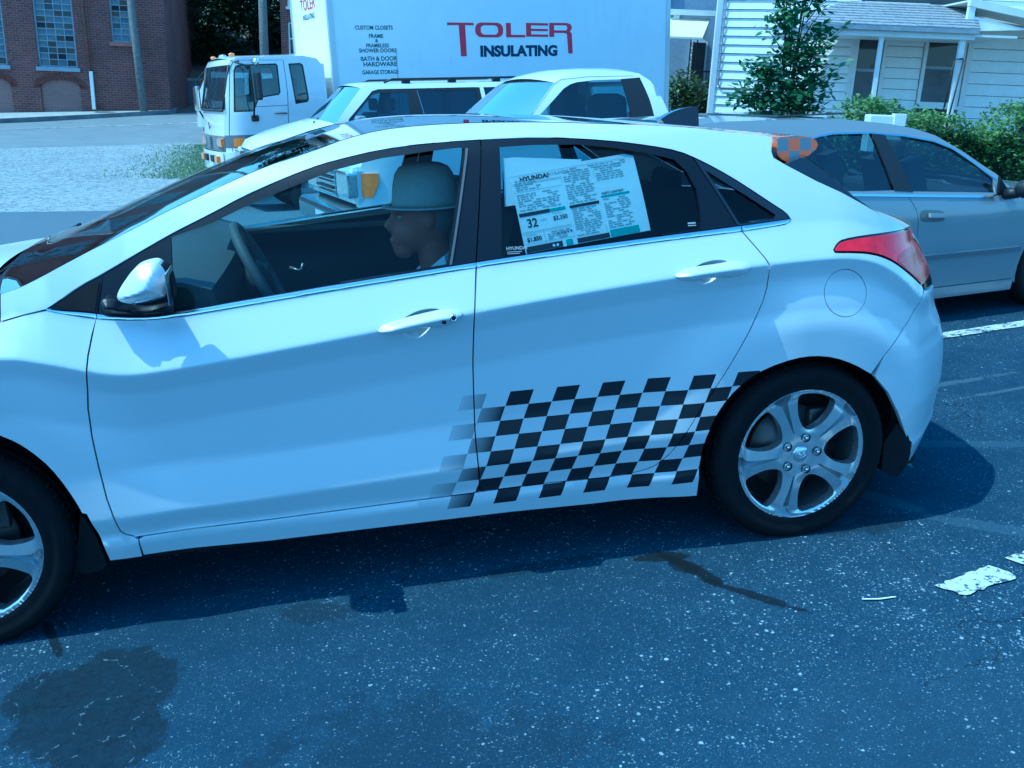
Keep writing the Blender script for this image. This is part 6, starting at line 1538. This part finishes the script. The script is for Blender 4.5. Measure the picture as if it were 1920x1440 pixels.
loft('cab_front', cab_rows([1.95+dz, 2.0+dz, 2.045+dz]), V_white, tk)
loft('windscreen', cab_rows([1.27+dz, 1.5+dz, 1.75+dz, 1.95+dz]), V_twind, tk)
q = MB()
for y0 in (Sc(-1.8, 1.3+dz), CWd-Sc(-1.8, 1.3+dz)):
    q.tube([(fx(1.27+dz)-.004, y0, 1.27+dz), (fx(1.6+dz), y0+(.0 if y0 < 1 else 0), 1.6+dz), (fx(1.95+dz), Sc(fx(1.95+dz), 1.95+dz) if y0 < 1 else CWd-Sc(fx(1.95+dz), 1.95+dz), 1.95+dz)], .022, 6)
q.build('screen_rubber', V_dark, tk)
q = MB(); q.tube([(x, y, z) for x, y, z in cab_rows([1.255+dz], .05, .012)[0]], .022, 6); q.build('wiper_tray', V_dark, tk)
q = MB()
for y0 in (.55, 1.15): q.tube([(-1.88, y0, 1.28+dz), (-1.84, y0+.42, 1.42+dz)], .010, 5)
q.build('wiper', V_dark, tk)
rp = [(-1.62, 2.02+dz), (-1.55, 2.05+dz), (-1.4, 2.06+dz), (-.47, 2.075+dz), (-.24, 2.03+dz), (-.13, 1.90+dz)]
loft('cab_roof', cross_rows(rp, Sc, CWd, .05, [.06, .05, .04, 0, -.02, -.03], 15), V_white, tk)
q = MB(); q.box((-.20, .12, .5), (-.115, CWd-.12, 1.95+dz)); q.build('cab_back', V_white, tk)
loft('front_panel', cab_rows([.60+dz, .70+dz, .85+dz], .05, .008), V_greyp, tk)
for k in range(6):
    z = .635+dz+k*.033; q = MB(); q.add([p for r in cab_rows([z, z+.016], .05, .022, .62, 9) for p in r], [(i, i+1, 9+i+1, 9+i) for i in range(8)]); q.build('grille_slat', V_dark, tk)
for s_ in (0, 1):
    f_ = (lambda y: y) if not s_ else (lambda y: CWd-y)
    for a_, b_, m_, nm in ((.28, .45, V_amber, 'indicator_lamp'), (.47, .62, V_lens, 'head_lamp')):
        y0, y1 = sorted((f_(a_), f_(b_))); q = MB(); q.box((-1.905, y0, .67+dz), (-1.80, y1, .82+dz), .015); q.build(nm, m_, tk)
bpr = cab_rows([.28+dz, .34+dz, .58+dz, .60+dz], .05, .05)
loft('front_bumper', bpr, V_white, tk)
o = panel('bumper_end', [(-1.89, .30+dz), (-1.89, .60+dz), (-1.60, .60+dz), (-1.62, .42+dz), (-1.72, .30+dz)], Sc, V_white, tk, off=-.03, step=.05, depth=.05); mirrored(o, CWd)
for y0, y1, m_ in ((.42, .62, V_amber), (.72, .95, V_dark), (1.25, 1.48, V_dark), (1.58, 1.78, V_amber)):
    q = MB(); q.box((-1.975, y0, .42+dz), (-1.90, y1, .53+dz), .008); q.build('bumper_lamp' if m_ is V_amber else 'bumper_slot', m_, tk)
q = MB(); q.tube([(-1.905, 1.12, 1.02+dz), (-1.91, 1.06, 1.06+dz), (-1.91, 1.06, .95+dz), (-1.91, 1.0, .99+dz)], .008, 5); q.build('front_badge', V_dark, tk)
q = MB(); q.tube([(-1.03, .02, 1.19+dz), (-1.01, .0, 1.19+dz), (-.86, .0, 1.185+dz), (-.84, .02, 1.18+dz)], .016, 6); q.build('door_handle', V_greyp, tk)
# mirrors on tube arms
q = MB(); q.tube([(-1.52, .08, 2.0+dz), (-1.62, -.12, 1.98+dz), (-1.42, -.20, 1.92+dz), (-1.40, -.20, 1.35+dz), (-1.38, .03, 1.12+dz)], .016, 6); q.tube([(-1.3, .06, 2.03+dz), (-1.36, -.16, 1.97+dz)], .012, 5); arm = q.build('mirror_arm', V_dark, tk)
q = MB(); q.box((-1.36, -.34, 1.40+dz), (-1.28, -.10, 1.83+dz), .03); q.build('mirror', V_dark, arm)
q = MB(); q.box((-1.42, .0, 1.07+dz), (-1.30, .05, 1.17+dz), .02); q.build('arm_bracket', V_dark, arm)
q = MB(); q.ball((-1.32, -.22, 1.98+dz), (.05, .10, .07)); q.build('convex_mirror', V_chrome, arm)
q = MB(); q.tube([(-1.62, CWd-.1, 1.95+dz), (-1.78, CWd+.28, 1.75+dz), (-1.80, CWd+.30, 1.25+dz), (-1.75, CWd, 1.05+dz)], .016, 6); arm = q.build('mirror_arm', V_dark, tk)
q = MB(); q.box((-1.84, CWd+.14, 1.22+dz), (-1.76, CWd+.44, 1.66+dz), .03); q.build('mirror', V_chrome, arm)
for x, y in ((-1.56, .35), (-1.56, 1.0), (-1.56, 1.12), (-1.56, CWd-.35)):
    q = MB(); q.ball((x, y, 2.11+dz), (.05, .05, .028)); q.build('roof_lamp', V_amber if y in (.35, CWd-.35) else V_lens, tk)
q = MB(); q.box((-1.55, .2, .9), (-.4, CWd-.2, 1.0+dz)); q.box((-.75, .25, 1.0), (-.55, .85, 1.75+dz), .05); q.box((-.75, CWd-.85, 1.0), (-.55, CWd-.25, 1.75+dz), .05); q.box((-1.7, .2, 1.0), (-1.4, CWd-.2, 1.28+dz), .05); q.build('cab_interior', V_int, tk)
q = MB(); q.add([(-1.70, .5, 1.29+dz), (-1.50, .62, 1.31+dz), (-1.45, 1.15, 1.30+dz), (-1.68, 1.0, 1.295+dz)], [(0, 1, 2, 3)]); q.build('dashboard_papers', V_white, tk)
for cx in (-1.08, 4.9):
    simple_wheel(tk, cx, .10, .42, .42, .27, -1, V_white); simple_wheel(tk, cx, CWd-.10, .42, .42, .27, 1, V_white)
# lettering: u, v are grid units of the sign, turned into metres
def TL(u, v): return (2.108+.002693*(u-790), 2.589+dz-.00223*(v+(u-790)*12/942-92))
def letter(polys, m, name='letter'):
    q = MB()
    for P_ in polys: q.prism([TL(u, v) for u, v in P_], -.005, -.001)
    return q.build(name, m, box_, True)
def ring(o_, i_):
    q = MB(); n = len(o_); v = [(*TL(*p),) for p in o_+i_]; q.add([(x, -.005, z) for x, z in v], [(k, (k+1) % n, n+(k+1) % n, n+k) for k in range(n)]); return q
letter([[(790, 92), (980, 92), (980, 110), (918, 110), (922, 340), (880, 342), (872, 110), (790, 112)]], L_red)
def rr(x0, y0, x1, y1, r, n=5):
    out = []
    for cx, cy, a0 in ((x1-r, y0+r, -90), (x1-r, y1-r, 0), (x0+r, y1-r, 90), (x0+r, y0+r, 180)):
        out += [(cx+r*math.cos(rad(a0+90*k/n)), cy+r*math.sin(rad(a0+90*k/n))) for k in range(n+1)]
    return out
ring(rr(990, 88, 1195, 198, 45), rr(1030, 108, 1158, 178, 28)).build('letter', L_red, box_, True)
letter([[(1218, 88), (1254, 88), (1254, 177), (1362, 177), (1362, 196), (1218, 196)]], L_red)
letter([[(1370, 85), (1540, 85), (1540, 103), (1408, 103), (1408, 129), (1538, 129), (1538, 146), (1408, 146), (1408, 172), (1540, 172), (1540, 190), (1370, 190)]], L_red)
letter([[(1550, 82), (1690, 80), (1718, 90), (1730, 112), (1722, 135), (1712, 146), (1728, 160), (1735, 318), (1700, 318), (1690, 165), (1672, 158), (1588, 158), (1588, 190), (1550, 190)]], L_red)
q = MB(); q.prism([TL(*p) for p in [(1588, 101), (1684, 100), (1693, 118), (1684, 138), (1588, 139)]], -.0062, -.0052); q.build('letter_counter', V_box, box_, True)
def side_text(s, x, z, size, m, sx=1.0, off=0.0, align='CENTER', name='lettering'):
    a, f = text_mesh(s, size, 0, off, sx, align); q = MB(); q.add([(x+p[0], -.004, z+p[1]) for p in a], f); return q.build(name, m, box_, False)
side_text('INSULATING', 3.525, 2.028+dz, .245, L_navy, 1.14, .0125)
def TZ(v): return 2.54+dz-.0021*(v-108)
for s, u, v, w, h in (('CUSTOM CLOSETS', 246, 141, 284, .062), ('FRAME', 257, 203, 109, .060), ('&', 259, 236, 22, .055), ('FRAMELESS', 264, 275, 172, .060), ('SHOWER DOORS', 264, 313, 284, .062), ('BATH & DOOR', 268, 376, 276, .068), ('HARDWARE', 275, 418, 256, .068), ('GARAGE STORAGE', 273, 478, 277, .062)):
    a, f = text_mesh(s, h/.70, 0, .002, 1.0, 'CENTER'); wd = max(p[0] for p in a)-min(p[0] for p in a); k = w*.00235/wd
    q = MB(); x0 = .431+(u-104)*.00235; q.add([(x0+p[0]*k, -.004, TZ(v)+p[1]) for p in a], f); q.build('lettering', L_green, box_, False)
def front_text(s, yc, z, size, m, sx):
    a, f = text_mesh(s, size, 0, .002, sx, 'CENTER'); q = MB(); q.add([(-.006, yc-p[0], z+p[1]) for p in a], f); q.build('lettering', m, box_, False)
front_text('TOLER', 1.14, 2.86+dz, .26, L_red, 1.15); front_text('INSULATING', 1.13, 2.70+dz, .13, L_navy, .95)

# --- white van far behind the truck cab, seen past its windscreen
vn = thing('white_van', 'small white van standing far behind the box truck windscreen', 'van', Matrix.Translation((-3.98, 24.0, T(-3, 25)+.12)) @ Matrix.Rotation(rad(4), 4, 'Z'))
def Sv(x, z): return .10*max(0, z-.9)**1.2+.06*max(0, 1-x/.25)**2
vs_ = [(.0, .35), (-.0, .9), (.06, 1.25), (.22, 1.62), (.34, 1.72), (3.6, 1.74), (3.75, 1.6), (3.8, .35)]
hv = [(.12, 1.02), (.17, 1.28), (.27, 1.56), (.36, 1.60), (1.2, 1.62), (1.2, 1.02)]
hv2 = [(1.3, 1.02), (1.3, 1.62), (3.4, 1.62), (3.5, 1.02)]
o = panel('body_side', vs_, Sv, V_white, vn, [hv, hv2], step=.12, depth=.03); mirrored(o, 1.7)
for w_ in (hv, hv2): o = panel('side_window', w_, Sv, V_tint, vn, off=.01, step=.2, depth=.003); mirrored(o, 1.7)
loft('roof', cross_rows(vs_[4:7], Sv, 1.7, .04, None, 9), V_white, vn)
loft('front', cross_rows(vs_[:3], Sv, 1.7, 0, [.06]*3, 9), V_white, vn); loft('windscreen', cross_rows(vs_[2:5], Sv, 1.7, .02, [.06, .05, .03], 9), V_tint, vn)
q = MB(); q.box((.1, .15, .25), (3.7, 1.55, .6)); q.build('underbody', V_int, vn)
for cx in (.75, 3.0): simple_wheel(vn, cx, .03, .31, .31, .2, -1); simple_wheel(vn, cx, 1.67, .31, .31, .2, 1)

# --- small things near the sedan
wb = thing('white_box', 'small white utility box showing above the sedan roof before the hedge', 'box', HM @ Matrix.Translation((3.3, 8.6, .1)))
q = MB(); q.box((-.15, -.06, .95), (.15, .08, 1.27), .01); q.build('housing', V_white, wb); q = MB(); q.box((.06, -.075, 1.18), (.165, .0, 1.285), .004); q.build('lid', V_white, wb); q = MB(); q.box((-.04, -.03, .0), (.04, .05, .95)); q.build('post', V_greyp, wb)
bq = thing('barbecue', 'dark rounded barbecue at the right edge beyond the hedge', 'barbecue', HM @ Matrix.Translation((7.62, 14, .3)))
q = MB(); q.lathe([(0, .36), (.14, .34), (.26, .24), (.32, .10), (.33, .0), (.30, -.12), (.18, -.26), (0, -.30)], (0, 0, 1.02), 'Z', 28); q.build('kettle', V_dark, bq)
q = MB()
for k in range(3): a = 2*PI*k/3; q.tube([(.2*math.cos(a), .2*math.sin(a), .85), (.34*math.cos(a), .34*math.sin(a), 0)], .014, 6)
q.build('legs', V_greyp, bq)

# ------------------------------------------------------------------ driver
pr = thing('person', 'driver in a pale hat and light collared shirt at the hatchback wheel', 'person', LOT @ loc(-1.10, .50, .52))
skin = plain('skin', (0.20, 0.10, 0.07), 0.6, var=0.12, scale=25)
cloth = plain('pale_shirt_cloth', (0.78, 0.80, 0.80), 0.85, var=0.1, scale=20, bump=0.2)
capm = plain('pale_straw_hat', (0.48, 0.48, 0.46), 0.9, var=0.08, scale=40, bump=0.2)
trou = plain('dark_trouser_cloth', (0.04, 0.045, 0.06), 0.9)
hairm = plain('grey_hair', (0.12, 0.115, 0.11), 0.7)
def fused(name, shapes, m, vox, parent, it=6):
    q = MB()
    for s_ in shapes:
        if s_[0] == 'b': q.ball(s_[1], s_[2], 18, 12)
        else: q.tube(s_[1], s_[2], 14)
    o = q.build(name, m, parent); md = o.modifiers.new('fuse', 'REMESH'); md.mode = 'VOXEL'; md.voxel_size = vox; md.use_smooth_shade = True
    s2 = o.modifiers.new('soften', 'SMOOTH'); s2.iterations = it; s2.factor = .5; return o
# local frame: origin on the seat, x rearwards, z up; looks towards -x
hx_, hz_ = -.075, .595
body = [('b', (hx_+.015, 0, hz_), (.098, .077, .118)), ('b', (hx_-.035, 0, hz_-.055), (.066, .060, .062)), ('b', (hx_-.062, 0, hz_-.108), (.036, .036, .030)),
        ('t', [(hx_-.075, 0, hz_+.022), (hx_-.098, 0, hz_-.014), (hx_-.116, 0, hz_-.036)], [.012, .015, .017]), ('b', (hx_-.100, 0, hz_-.038), (.016, .019, .012)),
        ('b', (hx_-.089, 0, hz_-.074), (.020, .026, .009)), ('b', (hx_-.086, 0, hz_-.090), (.019, .025, .010)), ('b', (hx_-.078, 0, hz_+.024), (.020, .055, .014)),
        ('b', (hx_+.018, -.078, hz_-.004), (.022, .011, .034)), ('b', (hx_+.018, .078, hz_-.004), (.022, .011, .034)),
        ('t', [(hx_+.03, 0, hz_-.06), (hx_+.045, 0, hz_-.15), (hx_+.06, 0, hz_-.21)], [.058, .058, .07]),
        ('t', [(0, 0, .34), (.0, 0, .30)], [.10, .13]),
        ('t', [(-.02, -.17, .34), (-.20, -.21, .18), (-.46, -.10, .22)], [.062, .05, .032]), ('t', [(-.02, .17, .34), (-.20, .21, .18), (-.46, .16, .20)], [.062, .05, .032])]
for s_, y in ((-1, -.09), (1, .15)):
    hp = Vector((-.49, y, .22 if s_ < 0 else .20)); body += [('b', tuple(hp), (.042, .022, .042))]
    for k in range(4): body.append(('t', [hp+Vector((-.02, 0, .022-.016*k)), hp+Vector((-.062, -.012*s_, .024-.017*k)), hp+Vector((-.075+.003*k, -.036*s_, .016-.016*k)), hp+Vector((-.052, -.044*s_, .012-.016*k))], [.0095, .009, .008, .007]))
    body.append(('t', [hp+Vector((.01, 0, .03)), hp+Vector((-.02, -.03*s_, .048)), hp+Vector((-.045, -.045*s_, .040))], [.010, .009, .008]))
body += [('t', [(0.0, -.09, .06), (-.42, -.13, .12), (-.46, -.13, .10), (-.62, -.12, -.24)], [.095, .07, .062, .05]), ('t', [(0.0, .09, .06), (-.42, .12, .12), (-.46, .12, .10), (-.62, .11, -.24)], [.095, .07, .062, .05]), ('t', [(.02, 0, .04), (.02, 0, .30)], [.15, .15])]
fused('body', body, skin, .0065, pr, 5)
shirt = [('t', [(.02, -.09, .02), (.02, -.1, .30)], [.13, .125]), ('t', [(.02, .09, .02), (.02, .1, .30)], [.13, .125]), ('b', (.01, 0, .33), (.125, .23, .075)), ('t', [(.0, -.18, .33), (-.12, -.215, .24)], [.08, .068]), ('t', [(.0, .18, .33), (-.12, .215, .24)], [.08, .068]), ('t', [(hx_+.062, 0, hz_-.20), (hx_+.055, 0, hz_-.165)], [.088, .079])]
fused('shirt', shirt, cloth, .009, pr, 4)
q = MB()
for s_ in (-1, 1):
    v_ = [(hx_+.115, 0, hz_-.105), (hx_+.06, s_*.080, hz_-.125), (hx_-.035, s_*.052, hz_-.205), (hx_-.055, s_*.018, hz_-.245), (hx_-.01, s_*.10, hz_-.265), (hx_+.07, s_*.125, hz_-.205), (hx_+.135, 0, hz_-.185)]
    q.add(v_, [(0, 1, 5, 6), (1, 2, 4, 5), (2, 3, 4)])
c_ = q.build('collar', cloth, pr); md = c_.modifiers.new('thickness', 'SOLIDIFY'); md.thickness = .006; md.offset = 0
cap = MB(); pr_ = [(.112, .0), (.110, .03), (.106, .065), (.098, .098), (.083, .121), (.055, .134), (.025, .133), (.0, .131)]
vv = []; n = 28
for r, h in pr_:
    for k in range(n): a = 2*PI*k/n; vv.append((hx_+.018+r*math.cos(a)*1.0, r*math.sin(a)*.82, hz_+.040+h+.10*(-r*math.cos(a))*0))
f_ = [(i*n+k, i*n+(k+1) % n, (i+1)*n+(k+1) % n, (i+1)*n+k) for i in range(len(pr_)-1) for k in range(n)]
cap.add(vv, f_, True)
bv = []
for j, (d, dz_) in enumerate(((.0, .0), (.016, -.003), (.032, -.002))):
    for k in range(n): a = 2*PI*k/n; bv.append((hx_+.018+(.112+d)*math.cos(a), (.112*.82+d)*math.sin(a), hz_+.040+dz_))
cap.add(bv, [(j*n+k, j*n+(k+1) % n, j*n+n+(k+1) % n, j*n+n+k) for j in range(2) for k in range(n)], True)
c_ = cap.build('hat', capm, pr); md = c_.modifiers.new('thickness', 'SOLIDIFY'); md.thickness = .005
fused('hair', [('b', (hx_+.045, 0, hz_+.0), (.080, .081, .075)), ('b', (hx_+.02, -.062, hz_+.03), (.03, .022, .025)), ('b', (hx_+.02, .062, hz_+.03), (.03, .022, .025))], hairm, .008, pr, 3)
tr2 = [('t', [(0.02, -.09, .06), (-.42, -.13, .125), (-.47, -.13, .10), (-.60, -.12, -.18)], [.11, .08, .074, .062]), ('t', [(0.02, .09, .06), (-.42, .12, .125), (-.47, .12, .10), (-.60, .11, -.18)], [.11, .08, .074, .062]), ('b', (.03, 0, .06), (.15, .17, .10))]
fused('trousers', tr2, trou, .011, pr, 3)
for s_ in (-1, 1):
    q = MB(); q.ball((hx_-.070, s_*.030, hz_+.004), (.010, .011, .0075), 12, 8); q.build('eye', plain('eye_white', (.30, .28, .26), .3), pr)
